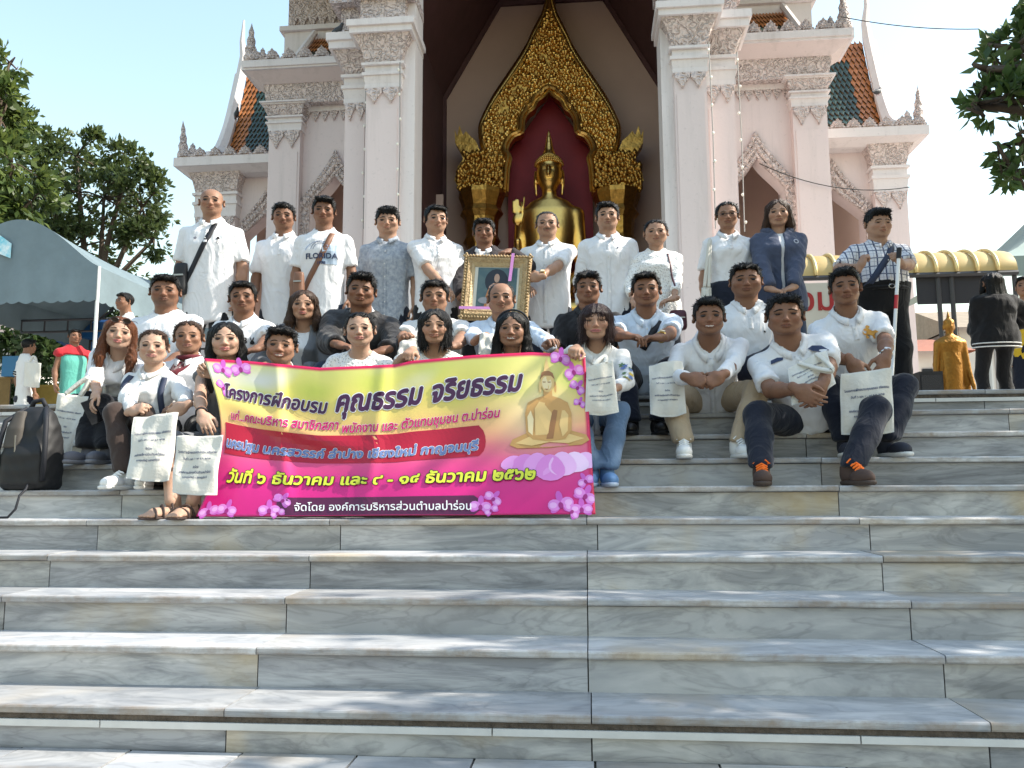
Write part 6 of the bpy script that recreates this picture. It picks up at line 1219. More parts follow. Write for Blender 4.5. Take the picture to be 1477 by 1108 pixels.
def tote(label, corners, seed, handles='loop', text=True, thick=.035, fold=0., group='canvas tote bags'):
    """corners: world points TL, TR, BR, BL of the bag face"""
    rg = np.random.default_rng(seed); TL, TRr, BR, BL = [np.array(c, float) for c in corners]; n = unit(np.cross(TRr-TL, BL-TL)); n = n if n[1] < 0 else -n
    ph = rg.uniform(0, 6, 6)
    def surf(u, v, side=0.):
        p = (TL*(1-u)+TRr*u)*(1-v)+(BL*(1-u)+BR*u)*v
        ed = (min(u, 1-u)*2)**.35*(min(1.0, (1-v)*6))**.5
        w = .008*math.sin(5*u+3*v+ph[0])+.005*math.sin(9*v-6*u+ph[1])+.004*math.sin(14*u+4*v+ph[2])
        return p+n*(w+side*thick*.5*ed*(.5+.5*min(1, v*2.2)))+np.array([0, 0, -.012*(2*u-1)**2*v*-1])
    base = (BL+BR)/2; root = empty('tote_bag', tuple(base)); tag(root, label, 'bag', group)
    nu, nv = 22, 24; V = [surf(i/nu, j/nv, 1.) for j in range(nv+1) for i in range(nu+1)]+[surf(i/nu, j/nv, -1.) for j in range(nv+1) for i in range(nu+1)]; K = (nu+1)*(nv+1)
    F = [(j*(nu+1)+i, (j+1)*(nu+1)+i, (j+1)*(nu+1)+i+1, j*(nu+1)+i+1) for j in range(nv) for i in range(nu)]; F += [tuple(K+q for q in f[::-1]) for f in F]
    ring = [i for i in range(nu+1)]+[j*(nu+1)+nu for j in range(1, nv+1)]+[nv*(nu+1)+i for i in range(nu-1, -1, -1)]+[j*(nu+1) for j in range(nv-1, 0, -1)]
    F += [(ring[k], ring[(k+1) % len(ring)], K+ring[(k+1) % len(ring)], K+ring[k]) for k in range(len(ring))]
    o = obj('bag_body', mesh('bag_body', np.array(V)-base, F, M_CANV, True), root)
    if text:
        T, TF = bag_text(); H = np.linalg.norm(TL-BL); Wd = np.linalg.norm(TRr-TL); VT = []
        for x, y, v0 in T: p = surf(min(max(.5+x, 0), 1), min(max(v0-y*1.15*Wd/H, 0), 1), 1.); VT.append(p+n*.003)
        tag(obj('lettering', mesh('lettering', np.array(VT)-base, TF, M_INK), root), kind='stuff')
    if handles:
        hts = handles if not isinstance(handles, str) else None
        for k, sd in enumerate((1., -1.)):
            a, b = surf(.28, .0, sd), surf(.72, .0, sd); top = (a+b)/2+np.array([0, 0, .10])+n*.01*sd if hts is None else np.array(hts[k % len(hts)], float)+n*.008*sd
            P_ = [a+(a-surf(.28, .08, sd))*0, a*.75+top*.25+(a-b)*.04, a*.3+top*.7+(a-b)*.10, top, b*.3+top*.7+(b-a)*.10, b*.75+top*.25+(b-a)*.04, b]
            P_ = spl(P_, 4); Vs = []; wv = unit(b-a)
            T_ = np.gradient(P_, axis=0)
            for p, t in zip(P_, T_): bb = unit(np.cross(t, n)); Vs += [p-bb*.012, p+bb*.012]
            Fh = [(2*i, 2*i+1, 2*i+3, 2*i+2) for i in range(len(P_)-1)]; solidify(obj('handle', mesh('handle', np.array(Vs)-base, Fh, M_CANV, True), root), .003)
    return root
def quad(x0, y0, x1, y1, Y, Yb=None, skew=0):
    Yb = Y if Yb is None else Yb; return (W(x0, y0, Yb), W(x1, y0+skew, Yb), W(x1+2, y1+skew, Y), W(x0-2, y1, Y))
tote('canvas tote bag held upright by the woman in the embroidered blouse', (W(193, 602, 4.22), W(259, 596, 4.22), W(243, 696, 4.10), W(181, 693, 4.10)), 1, handles=None)
tote('canvas tote bag on the lap of the woman in the grey dress', (W(256, 630, 4.05), W(323, 628, 4.05), W(312, 717, 3.97), W(247, 713, 3.97)), 2, handles=None)
tote('canvas tote bag hanging beside the woman with auburn hair', (W(84, 568, 4.72), W(128, 572, 4.72), W(102, 659, 4.66), W(72, 652, 4.66)), 3, handles=[W(128, 545, 4.75)])
tote('canvas tote bag on the arm of the woman with the fringe', (W(846, 530, 4.28), W(884, 520, 4.28), W(893, 598, 4.26), W(844, 600, 4.26)), 4, handles=[W(872, 515, 4.34)])
tote('canvas tote bag hanging below the man with crossed forearms', (W(936, 527, 4.78), W(985, 520, 4.78), W(990, 600, 4.70), W(938, 602, 4.70)), 5, handles=None)
tote('canvas tote bag held on the knees by the man with the lion emblem', (W(1212, 540, 4.64), W(1286, 531, 4.64), W(1291, 626, 4.60), W(1214, 630, 4.60)), 6, handles=None)
tote('canvas tote bag rumpled under the forearm of the man with orange laces', (W(1136, 530, 4.58), W(1192, 506, 4.58), W(1206, 556, 4.46), W(1142, 590, 4.46)), 7, handles=[W(1200, 535, 4.42)])
tote('canvas tote bag tucked under the arm of the man with sleeve bands', (W(36, 522, 12.1), W(60, 524, 12.1), W(57, 560, 12.1), W(33, 558, 12.1)), 8, text=False)
tote('pale shoulder bag hanging from the woman with glasses', (W(1012, 415, 6.28), W(1026, 415, 6.28), W(1030, 470, 6.28), W(1010, 470, 6.28)), 9, text=False, handles=[W(1024, 345, 6.30)])
tote('white bag on the knee of the man behind the bob haired woman', (W(576, 494, 4.98), W(606, 488, 4.98), W(612, 520, 4.9), W(574, 520, 4.9)), 10, text=False, handles=None)
tote('pale bag held by the man with the grey moustache', (W(692, 484, 4.98), W(714, 480, 4.98), W(716, 512, 4.9), W(690, 512, 4.9)), 11, text=False, handles=None)
# ---- straps and bags
def shoulder_bag(P, label, path, width, m, at_, size, mm, cat='bag'):
    c = np.array(W(*at_)); root = empty('shoulder_bag', tuple(c)); tag(root, label, cat); strap(P, 'strap', path, width, m, root)
    v = Vox((-size[0], -size[1], -size[2]), size, .011); v.loft((0, 0, 0), *np.eye(3), [(-size[2], size[0]*.85, size[1]*.8, 0), (-size[2]*.6, size[0], size[1], 0), (size[2]*.7, size[0]*.95, size[1]*.7, 0), (size[2], size[0]*.8, size[1]*.45, 0)], 0, 3.); V, F = v.nets(); V = relax(V, F, 2); obj('bag_body', mesh('bag_body', V, F, mm, True), root)
    MB().box(-size[0]*.7, size[0]*.7, -size[1]*1.08, -size[1]*.9, size[2]*.1, size[2]*.2).build('zip', mat('zip_metal', (.3, .3, .3), .3, .8), root); return root
M_BBAG = mat('black_bag', (.016, .016, .018), .6, var=.2)
shoulder_bag(PP['S1'], 'black shoulder bag of the bald man with wide black strap', [(.055, .90), (.02, .72), (-.06, .48), (-.13, .28), (-.16, .18)], .042, M_BLKST, (261, 402, 6.25), (.06, .05, .13), M_BBAG)
shoulder_bag(PP['S3'], 'brown leather shoulder bag of the man in the lettered T shirt', [(.085, .88), (.05, .70), (-.02, .50), (-.09, .32), (-.14, .16)], .045, M_BRST, (431, 410, 6.3), (.045, .04, .10), M_BRST)
shoulder_bag(PP['S12'], 'dark shoulder bag of the man leaning on the cane', [(.07, .90), (.03, .72), (-.05, .50), (-.12, .30), (-.17, .16)], .05, mat('navy_webbing', (.03, .04, .075), .7), (1228, 425, 6.62), (.05, .05, .10), M_BBAG)
shoulder_bag(PP['S9'], 'maroon handbag of the woman in the standing lace blouse', [(.085, .86), (.10, .6), (.115, .35), (.12, .1)], .014, mat('maroon_leather', (.07, .015, .025), .5), (978, 462, 6.4), (.07, .05, .08), mat('maroon_leather', (.07, .015, .025), .5))
strap(PP['M8'], 'bag_strap', [(.075, .88), (.03, .72), (-.03, .52)], .045, M_BLKST)
strap(PP['F8'], 'bag_strap', [(.13, .80), (.08, .62), (.04, .5)], .035, M_BLKST)
for q in (-1, 1): strap(PP['F2'], 'backpack_strap', [(q*.105, .86), (q*.112, .62), (q*.125, .3), (q*.13, .1)], .034, mat('navy_webbing', (.03, .04, .075), .7))
strap(PP['F3'], 'scarf_end', [(-.02, .93), (-.03, .75), (-.05, .6)], .06, FMAROON); strap(PP['F3'], 'scarf_end', [(.03, .93), (.02, .8), (-.03, .66)], .06, FMAROON)
P = PP['F3']; MB().tube([P['Nb']+P['ex']*.064*math.sin(a)+P['ey']*(.064*math.cos(a)-.012)+P['ez']*(-.012+.016*math.cos(a)) for a in np.linspace(0, 2*math.pi, 22)], .016, 8).build('scarf', FMAROON, P['root'], True, off=P['base'])
# ---- prints and emblems on clothes
M_NAVYINK = mat('navy_print', (.03, .045, .10), .8); M_BLUEINK = mat('blue_print', (.22, .30, .45), .8); M_BLACKINK = mat('black_print', (.015, .015, .018), .8); M_GOLDINK = mat('gold_embroidery', (.62, .30, .05), .6); M_CYANINK = mat('cyan_shirt_print', (.06, .42, .55), .8)
def shape(pts, n=1):
    pts = np.array(pts, float); return np.c_[pts, np.zeros(len(pts))], [tuple(range(len(pts)))]
def cells(x0, x1, y0, y1, nx=8, ny=6):
    V = [(x0+(x1-x0)*i/nx, y0+(y1-y0)*j/ny, 0) for j in range(ny+1) for i in range(nx+1)]; return np.array(V), [(j*(nx+1)+i, j*(nx+1)+i+1, (j+1)*(nx+1)+i+1, (j+1)*(nx+1)+i) for j in range(ny) for i in range(nx)]
def arc(cx, cy, r0, r1, a0, a1, n=18):
    V = [(cx+r*math.cos(a), cy+r*math.sin(a), 0) for a in np.linspace(a0, a1, n) for r in (r0, r1)]; return np.array(V), [(2*i, 2*i+1, 2*i+3, 2*i+2) for i in range(n-1)]
P = PP['S3']
V, F = cells(.02, .13, -.075, .085); decal(P, 'print_block', V, F, mat('pale_blue_print', (.36, .45, .56), .8), 0, .60, .003)
V, F = text_mesh('FLORIDA', .062, .0016); decal(P, 'lettering', V, F, M_NAVYINK, .01, .56, .007); V, F = text_mesh('1998', .034, .0012); decal(P, 'lettering', V, F, M_NAVYINK, .012, .49, .007)
for r in (.075, .055): decal(P, 'print_arc', *arc(0, 0, r, r+.004, .1, math.pi-.1), M_NAVYINK, .005, .66, .006)
decal(P, 'print_outline', *arc(0, 0, .10, .104, .6, math.pi-.3), M_BLUEINK, -.02, .62, .005)
P = PP['M2']; V, F = text_mesh('53', .052, .0016); decal(P, 'lettering', V, F, M_BLACKINK, .055, .60, .006)
rab = [(-.010, -.02), (.006, -.02), (.014, -.012), (.012, -.002), (.005, .005), (.009, .018), (.008, .03), (.003, .022), (.0, .008), (-.004, .008), (-.010, .024), (-.015, .03), (-.013, .016), (-.008, .004), (-.014, -.004), (-.014, -.014)]
decal(P, 'rabbit_badge', *shape(rab), M_BLACKINK, .112, .625, .007)
P = PP['M1']; V, F = cells(-.05, .05, -.04, .04); decal(P, 'print_patch', V, F, M_CYANINK, .06, .52, .005); [decal(P, 'print_bar', *cells(-.02, .02, -.004, .004, 3, 1), FW, .07, q, .008) for q in (.50, .53)]
P = PP['S1']
for dy, w_ in ((.010, .012), (.0, .034), (-.010, .028)): decal(P, 'chest_logo', *shape([(-w_/2, dy-.003), (w_/2, dy-.003), (w_/2-.006, dy+.003), (-w_/2+.006, dy+.003)]), M_NAVYINK, -.085, .72, .005)
decal(P, 'chest_crest', *shape([(-.012, 0), (.012, 0), (.012, .012), (.007, .020), (0, .025), (-.007, .020), (-.012, .012)]), M_BLACKINK, .095, .70, .005); decal(P, 'chest_crest', *arc(0, 0, .008, .011, 0, 2*math.pi), M_BLACKINK, .095, .665, .005)
bird = [(-.008, -.004), (.006, -.006), (.009, 0), (.003, .002), (.004, .009), (-.002, .006), (-.008, .010)]
decal(PP['S8'], 'chest_logo', *shape(bird), M_NAVYINK, .075, .72, .005); decal(PP['M9'], 'chest_logo', *shape(bird), M_BLACKINK, .085, .62, .005); decal(PP['S11'], 'chest_logo', *arc(0, 0, .012, .02, 0, 2*math.pi), mat('pale_print', (.35, .38, .46), .8), .10, .74, .006)
P = PP['F12']
lion = [(-.018, -.03), (-.006, -.03), (-.008, -.012), (.004, -.016), (.008, -.032), (.018, -.030), (.014, -.016), (.016, -.002), (.026, .006), (.020, .012), (.012, .006), (.010, .018), (.018, .026), (.010, .034), (.0, .036), (-.008, .030), (-.006, .020), (-.018, .022), (-.024, .014), (-.014, .010), (-.006, .006), (-.012, -.006), (-.024, -.002), (-.026, .010), (-.031, .006), (-.028, -.008), (-.016, -.014)]
decal(P, 'lion_emblem', *shape([(a*1.1, b*1.1) for a, b in lion]), M_GOLDINK, .072, .72, .006)
decal(P, 'sleeve_badge', *arc(0, 0, .0, .022, 0, 2*math.pi), M_GOLDINK, -.165, .74, .006)
P = PP['F11']
for q in (-1, 1): decal(P, 'shoulder_patch', *shape([(q*.07, .006), (q*.10, .012), (q*.14, .006), (q*.15, -.010), (q*.11, -.006), (q*.08, -.006)][::q]), M_NAVYINK, 0, .83 if q < 0 else .84, .006)
decal(PP['S7'], 'pocket', *cells(-.042, .042, -.05, .045, 4, 4), FW, .085, .66, .004); decal(PP['F10'], 'pocket_pen', *cells(-.002, .002, -.02, .02, 1, 3), M_BLACKINK, .075, .58, .007)
P = PP['F9']
for i in range(13):
    rg_ = np.random.default_rng(i); el, wr = P['arms'][1][:2]; q = P['Sh'][1]+(el-P['Sh'][1])*rg_.uniform(.3, 1)+P['f']*.075+P['ex']*rg_.uniform(-.03, .04)
    hit = P['bvh'].find_nearest(Vector(q)); c = np.array(hit[0]); n_ = np.array(hit[1]); n_ = n_ if n_@P['f'] > 0 else -n_; e1 = unit(np.cross(n_, P['ez'])); e2 = np.cross(n_, e1); r_ = rg_.uniform(.010, .018)
    V = [c+n_*.004+e1*r_*(1+.35*math.cos(5*a))*math.cos(a)+e2*r_*(1+.35*math.cos(5*a))*math.sin(a) for a in np.linspace(0, 2*math.pi, 20)[:-1]]
    obj('flower_print', mesh('flower_print', np.array(V)-P['base'], [tuple(range(19))], [mat('print_green', (.10, .18, .08), .8), mat('print_yellow', (.6, .42, .05), .8), mat('print_blue', (.12, .18, .38), .8)][i % 3]), P['root'])
def stripe(P, k, fr, m, wd=.012):
    el = P['arms'][k][0]; a = P['Sh'][k]; c = a+(el-a)*fr; u = unit(el-a); e1 = unit(np.cross(u, P['f'])); e2 = np.cross(u, e1)
    MB().tube([c+.068*(math.cos(t)*e1+math.sin(t)*e2) for t in np.linspace(0, 2*math.pi, 20)], wd, 6).build('sleeve_band', m, P['root'], True, off=P['base'])
for k in (-1, 1):
    for fr in (.55, .68): stripe(PP['B2'], k, fr, M_BLACKINK, .012)
P = PP['B4']; zb_ = P['Hp'][2]-.115
for dz in (0, .035): MB().tube([P['Hp']+np.array([0, 0, -.085-dz])+P['ex']*(.222*math.cos(t))+P['ey']*(.168*math.sin(t)) for t in np.linspace(0, 2*math.pi, 30)], .006, 6).build('hem_stripe', FW2, P['root'], True, off=P['base'])
# hoodie zip and hood
P = PP['S11']
MB().tube([onto(P, .0+.018, t, .002)[0] for t in np.linspace(.78, -.1, 10)], .004, 6).build('zip', mat('zip_dark', (.05, .06, .1), .4), P['root'], off=P['base'])
MB().tube([P['Nb']+P['ex']*.095*math.sin(a)+P['ey']*(.075*math.cos(a)+.012)+P['ez']*(.0+.035*math.cos(a)-.01) for a in np.linspace(-2.5, 2.5, 20)], [.02]+[.034]*18+[.015], 10).build('hood', FHOOD, P['root'], True, off=P['base'])
# lapels for suit
P = PP['S6']
for q in (-1, 1): decal(P, 'lapel', *[(np.array([(q*.03, .12, 0), (q*.085, .09, 0), (q*.09, .05, 0), (q*.10, .04, 0), (q*.04, -.13, 0), (q*.03, -.12, 0)]), [(0, 1, 2, 5), (2, 3, 4, 5)])][0], FJACK, 0, .68, .008)
# ---- glasses
def glasses(P, dz, dy, m, lens, name='glasses', tilt=0.):
    Rh, Hc, hs = P['Rh'], P['Hc'], P['hs']; mb = MB(); tf_ = lambda p: Hc+hs*(Rh@np.array(p))
    for q in (-1, 1):
        mb.tube([tf_((q*.034+.022*math.cos(a), -.098+dy, .002+dz+.017*math.sin(a)+tilt*0)) for a in np.linspace(0, 2*math.pi, 18)], (.0022 if lens else .0013), 5); mb.tube([tf_((q*.056, -.096+dy, .006+dz)), tf_((q*.082, -.05+dy, .010+dz)), tf_((q*.086, .005+dy, .006+dz))], .002, 5)
    mb.tube([tf_((-.012, -.099+dy, .004+dz)), tf_((0, -.101+dy, .007+dz)), tf_((.012, -.099+dy, .004+dz))], .002, 5)
    o = mb.build(name, m, P['root'], off=P['base'])
    if lens:
        for q in (-1, 1): V = [tf_((q*.034+.021*math.cos(a), -.098+dy, .002+dz+.016*math.sin(a)))-P['base'] for a in np.linspace(0, 2*math.pi, 14)[:-1]]; obj('lens', mesh('lens', np.array(V), [tuple(range(13))], lens), o)
    return o
glasses(PP['S10'], 0, 0, mat('dark_frame', (.03, .02, .02), .3), None)
for k in ('F1', 'F5'): glasses(PP[k], .088, .028, mat('dark_frame', (.03, .02, .02), .3), mat('dark_lens', (.012, .01, .012), .08), 'sunglasses')
P = PP['F8']; MB().tube([P['Hc']+P['hs']*(P['Rh']@np.array([.0915*math.sin(a), .012, .038+.098*math.cos(a)])) for a in np.linspace(-1.7, 1.7, 22)], .007, 6).build('hairband', M_BLKST, P['root'], True, off=P['base'])
# ---- wrist things
def bracelet(P, k, back, r, m, name='bracelet', wd=.006, face=None):
    el, wr, d = P['arms'][k][:3]; u = unit(wr-el); c = wr-u*back; e1 = unit(np.cross(u, P['f']+np.array([.01, 0, .02]))); e2 = np.cross(u, e1)
    o = MB().tube([c+r*(math.cos(t)*e1+math.sin(t)*e2) for t in np.linspace(0, 2*math.pi, 20)], wd, 6).build(name, m, P['root'], True, off=P['base'])
    if face:
        dr = unit(P['f']*.7+np.array([0, 0, .6])); dr = unit(dr-(dr@u)*u); V = [c+dr*(r+.006)+.017*(math.cos(t)*u+math.sin(t)*np.cross(u, dr)) for t in np.linspace(0, 2*math.pi, 15)[:-1]]; V += [v+dr*.006 for v in V]
        obj('watch_face', mesh('watch_face', np.array(V)-P['base'], [tuple(range(14, 28)), tuple(range(13, -1, -1))]+[(i, (i+1) % 14, (i+1) % 14+14, i+14) for i in range(14)], face), o)
STEEL = mat('steel', (.55, .55, .55), .25, 1.0); GOLDW = mat('gold_watch', (.75, .52, .18), .25, 1.0)
bracelet(PP['F12'], 1, .03, .031, STEEL, 'wristwatch', .007, mat('watch_dial', (.5, .5, .5), .2)); bracelet(PP['S7'], 1, .035, .031, GOLDW, 'wristwatch', .006, mat('gold_dial', (.7, .6, .4), .2)); bracelet(PP['M8'], 1, .03, .031, GOLDW, 'wristwatch', .006, mat('gold_dial', (.7, .6, .4), .2)); bracelet(PP['M4'], -1, .03, .036, M_BLKST, 'wristwatch', .008, M_BLKST); bracelet(PP['F4'], -1, .02, .030, M_BLKST, 'bracelet', .005); bracelet(PP['F4'], -1, .035, .030, M_BRST, 'bracelet', .004)
P = PP['S12']; MB().tube([P['Hp']+P['ez']*.075+P['ex']*.205*math.cos(t)+P['ey']*(.165*math.sin(t)-.02) for t in np.linspace(0, 2*math.pi, 30)], .017, 6).build('belt', FBLK, P['root'], off=P['base'])
bc = P['Hp']+P['ez']*.075-P['ey']*.20; MB().tube([bc+P['ex']*.024*math.cos(t)+P['ez']*.017*math.sin(t) for t in np.linspace(0, 2*math.pi, 16)], .004, 6).build('buckle', STEEL, P['root'], off=P['base'])
# ---- white cane
ct, cb_ = np.array(W(1297, 358, 6.30)), np.array(W(1283, 560, 6.25)); cb_[2] = TOPZ; root = empty('white_cane', tuple(cb_)); tag(root, 'white walking cane with red band and black grip', 'cane')
L3 = lambda t: cb_+(ct-cb_)*t-cb_
MB().tube([L3(0), L3(.60)], .0125, 10).build('lower_shaft', mat('white_enamel', (.75, .76, .78), .3), root); MB().tube([L3(.60), L3(.69)], .0135, 10).build('red_band', mat('red_enamel', (.45, .02, .03), .35), root); MB().tube([L3(.69), L3(.93)], .0125, 10).build('upper_shaft', mat('white_enamel', (.75, .76, .78), .3), root); MB().tube([L3(.93), L3(1.0)], [.017, .019], 10).build('grip', M_BLKST, root)
# ---- phone
P = PP['F1']; wr = P['arms'][-1][1]+P['arms'][-1][2]*.09; ph = empty('mobile_phone', tuple(wr)); tag(ph, 'black mobile phone in the hand of the woman with auburn hair', 'phone')
MB().box(-.036, .036, -.005, .004, -.12, .03).build('case', mat('phone_black', (.015, .015, .017), .3), ph); MB().box(-.033, .033, -.0065, -.0045, -.116, .026).build('screen', mat('phone_glass', (.01, .01, .012), .05), ph); ph.rotation_euler = (.3, -.45, .5)
# ---- framed portrait
FYr = 6.44; fa_, fb_, fc_, fd_ = W(671, 369, FYr+.05), W(768, 371, FYr+.05), W(761, 466, FYr-.06), W(663, 462, FYr-.06)
fr = empty('picture_frame', tuple((fc_+fd_)/2)); FO = np.array(fr.location); tag(fr, 'gilded carved frame holding a portrait of a seated figure in orange robe', 'picture frame')
def fq(u, v, d=0.): n_ = unit(np.cross(fb_-fa_, fd_-fa_)); n_ = n_ if n_[1] < 0 else -n_; return (fa_*(1-u)+fb_*u)*(1-v)+(fd_*(1-u)+fc_*u)*v+n_*d-FO
def fpoly(name, pts, m, d): return obj(name, mesh(name, [fq(u, v, d) for u, v in pts], [tuple(range(len(pts)))], m), fr)
M_FRAME = mat('antique_gilt', (.52, .36, .18), .55, .1, var=.45, vscale=30, bump=.9, bscale=60); M_FRAME2 = mat('pale_gilt', (.55, .42, .24), .5, .25, var=.3, vscale=40, bump=.5, bscale=70)
def fring(name, u0, u1, d0, d1, m):
    A = [(u0, u0*1.05), (1-u0, u0*1.05), (1-u0, 1-u0*1.05), (u0, 1-u0*1.05)]; B = [(u1, u1*1.05), (1-u1, u1*1.05), (1-u1, 1-u1*1.05), (u1, 1-u1*1.05)]
    V = [fq(u, v, 0) for u, v in A]+[fq(u, v, d0) for u, v in A]+[fq(u, v, d1) for u, v in B]+[fq(u, v, 0) for u, v in B]; F = []
    for r in range(3): F += [(r*4+i, r*4+(i+1) % 4, r*4+4+(i+1) % 4, r*4+4+i) for i in range(4)]
    obj(name, mesh(name, V, F, m), fr)
fring('outer_moulding', 0, .07, .018, .045, M_FRAME); fring('middle_moulding', .07, .125, .045, .03, M_FRAME); fring('inner_moulding', .125, .17, .034, .016, M_FRAME2)
cv = MB()
for t in np.linspace(0, 1, 23):
    for u, v in ((t, .03), (t, .97), (.03, t), (.97, t)): cv.lathe(fq(u, v, .038), [(.003, -.012), (.012, -.003), (.011, .004), (.002, .013)], 6)
tag(cv.build('frame_carving', M_FRAME, fr, True), kind='stuff')
fpoly('backing', [(0.01, 0.01), (.99, .01), (.99, .99), (.01, .99)], M_FRAME, .002); fpoly('mat_board', [(.14, .145), (.86, .145), (.86, .86), (.14, .86)], mat('mat_cream', (.62, .60, .52), .7), .010)
fpoly('portrait', [(.22, .19), (.80, .19), (.80, .80), (.22, .80)], mat('portrait_ground', (.10, .15, .15), .4, col2=(.05, .10, .12), vscale=14), .013)
ci = lambda cx, cy, rx, ry, n=20: [(cx+rx*math.cos(a), cy+ry*math.sin(a)) for a in np.linspace(0, 2*math.pi, n)[:-1]]
fpoly('halo', ci(.50, .40, .17, .19), mat('portrait_dark', (.02, .025, .035), .5), .0145); fpoly('robe', [(.34, .80), (.36, .62), (.40, .48), (.46, .43), (.56, .43), (.62, .48), (.66, .62), (.68, .80)], mat('portrait_orange', (.45, .18, .06), .5), .016); fpoly('robe_fold', [(.40, .48), (.46, .43), (.50, .46), (.46, .62), (.42, .8), (.38, .8)], mat('portrait_robe_light', (.5, .32, .25), .5), .0175); fpoly('sitter_head', ci(.505, .355, .040, .068), mat('portrait_skin', (.42, .27, .2), .5), .0185); fpoly('bowl', ci(.34, .70, .09, .05), mat('portrait_grey', (.22, .23, .25), .4), .019)
M_RIB = mat('pink_ribbon', (.70, .28, .62), .5); fpoly('ribbon', [(.70, -.01), (.745, -.01), (.725, .42), (.68, .42)], M_RIB, .05); fpoly('ribbon', [(-.01, .825), (.45, .815), (.45, .855), (-.01, .865)], M_RIB, .05)
# ---- backpack
bp = empty('backpack', tuple(W(45, 704, 4.42))); bp.location.z = L_(6); tag(bp, 'black and grey backpack standing on the step', 'backpack')
v = Vox((-.17, -.14, 0), (.17, .14, .50), .011); v.loft((0, 0, 0), *np.eye(3), [(0, .135, .10, 0), (.03, .150, .115, 0), (.22, .148, .115, 0), (.36, .125, .09, .01), (.44, .085, .06, .02), (.47, .05, .03, .02)], .02, 2.8); v.loft((0, -.09, .0), *np.eye(3), [(.03, .11, .04, 0), (.20, .115, .045, 0), (.24, .09, .03, 0)], .02, 3.); V, F = v.nets(); V = relax(V, F, 2); V = V+vnormals(V, F)*folds(V, rng, .004, (.05, .1), 5)[:, None]
obj('pack_body', mesh('pack_body', V, F, mat('black_nylon', (.014, .014, .015), .6, var=.3), True), bp)
v = Vox((-.12, -.15, .2), (.0, .0, .46), .009); v.loft((-.055, -.085, 0), *np.eye(3), [(.23, .055, .04, 0), (.34, .05, .04, .015), (.44, .03, .03, .05)], .01, 3.); V, F = v.nets(); obj('front_panel', mesh('front_panel', V, F, mat('brown_grey_nylon', (.07, .06, .05), .7, var=.25), True), bp)
MB().tube([(-.05, .02, .45), (-.03, .02, .50), (.02, .02, .51), (.05, .02, .46)], .014, 8).build('grab_handle', M_BLKST, bp, True)
for x in (-.09, .10): MB().tube([(x*.6, .0, .46), (x*1.25, -.09, .38), (x*1.45, -.115, .22), (x*1.3, -.10, .05)], .014, 6).build('shoulder_strap', M_BLKST, bp, True)
MB().tube([(.06, -.10, .06), (.065, -.135, .005), (.066, -.185, -.03), (.06, -.20, -.10), (.03, -.215, -.143), (-.04, -.225, -.146)], .007, 6).build('loose_strap', M_BLKST, bp, True)
MB().tube([(-.02, -.125, .10), (-.02, -.13, .30)], .004, 5).build('zip', mat('zip_metal', (.3, .3, .3), .3, .8), bp)
# ================================================================== BANNER
bn = empty('banner', (float(W(570, 742, 4.08)[0]), 4.10, L_(5))); BO = np.array(bn.location); tag(bn, 'long yellow and magenta vinyl banner with rows of lettering held across the front row', 'banner')
BU = np.array([0, .12, .30, .50, .54, .70, .85, 1.0]); BT = np.array([(294, 517), (362, 521), (462, 530), (570, 525), (594, 520), (682, 512), (766, 508), (844, 512)], float); BB = np.array([(283, 745), (350, 745), (455, 744), (570, 743), (594, 743), (685, 743), (772, 742), (859, 742)], float)
def bsurf(u, v, d=0.):
    u_ = min(max(u, 0.), 1.); t = np.array([np.interp(u_, BU, BT[:, i]) for i in (0, 1)]); b_ = np.array([np.interp(u_, BU, BB[:, i]) for i in (0, 1)])
    q = t*(1-v)+b_*v; q[0] += 30*math.sin(math.pi*min(max(v, 0), 1))*max(0, 1-u_/.16)**1.3
    q[1] += 17*math.sin(math.pi*u_**.85)*math.exp(-((v-.46)/.26)**2)
    Y = 4.36*(1-v)+4.055*v
    fold = .022*math.sin(7.3*u_+1.2*v+.4)+.013*math.sin(15*u_-3.5*v)+.006*math.sin(29*u_+5*v)*(1-.5*v)
    cr = .035*math.exp(-((v-.30-.55*(u_-.1))/.06)**2)*math.exp(-((u_-.24)/.16)**2)+.022*math.exp(-((u_-.185-.05*v)/.018)**2)*(v > -1)+.016*math.exp(-((u_-.47+.05*v)/.02)**2)
    Y += (fold-cr)*(1-.75*max(0, v-.6)/.4)-.02+d
    return W(q[0], q[1], Y)
def bmat():
    m = mat('banner_vinyl', (.5, .1, .2), .24, spec=.5, bump=.10, bscale=9); N, L, b = nodes_of(m); a = N.new('ShaderNodeAttribute'); a.attribute_name = 'Col'; L.new(a.outputs['Color'], b.inputs['Base Color']); return m
def bcol(u, v):
    st = [(0, (.58, .57, .16)), (.18, (.66, .58, .12)), (.30, (.70, .50, .15)), (.42, (.74, .36, .16)), (.52, (.62, .12, .16)), (.62, (.62, .06, .20)), (.78, (.58, .02, .20)), (1, (.55, .01, .17))]
    vs_ = [s_[0] for s_ in st]; c = np.array([np.interp(v, vs_, [s_[1][i] for s_ in st]) for i in range(3)])
    cl = max(0, math.sin(9*u+1.0)*math.sin(5.5*u+.6)+.25*math.sin(31*u+22*v))*math.exp(-((v-.10)/.09)**2)
    c = c*(1-min(1, cl*.95))+np.array([.62, .62, .62])*min(1, cl*.95)
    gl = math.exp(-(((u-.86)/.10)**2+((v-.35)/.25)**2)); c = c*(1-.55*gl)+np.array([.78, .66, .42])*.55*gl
    gr = max(0, math.sin(23*u+9*v)*math.sin(14*u-16*v))*math.exp(-((v-.16)/.12)**2)*.5; c = c*(1-gr)+np.array([.42, .52, .04])*gr
    if v < .022 or u > .992: c = np.array([.50, .01, .07])
    return c
nu, nv = 150, 70
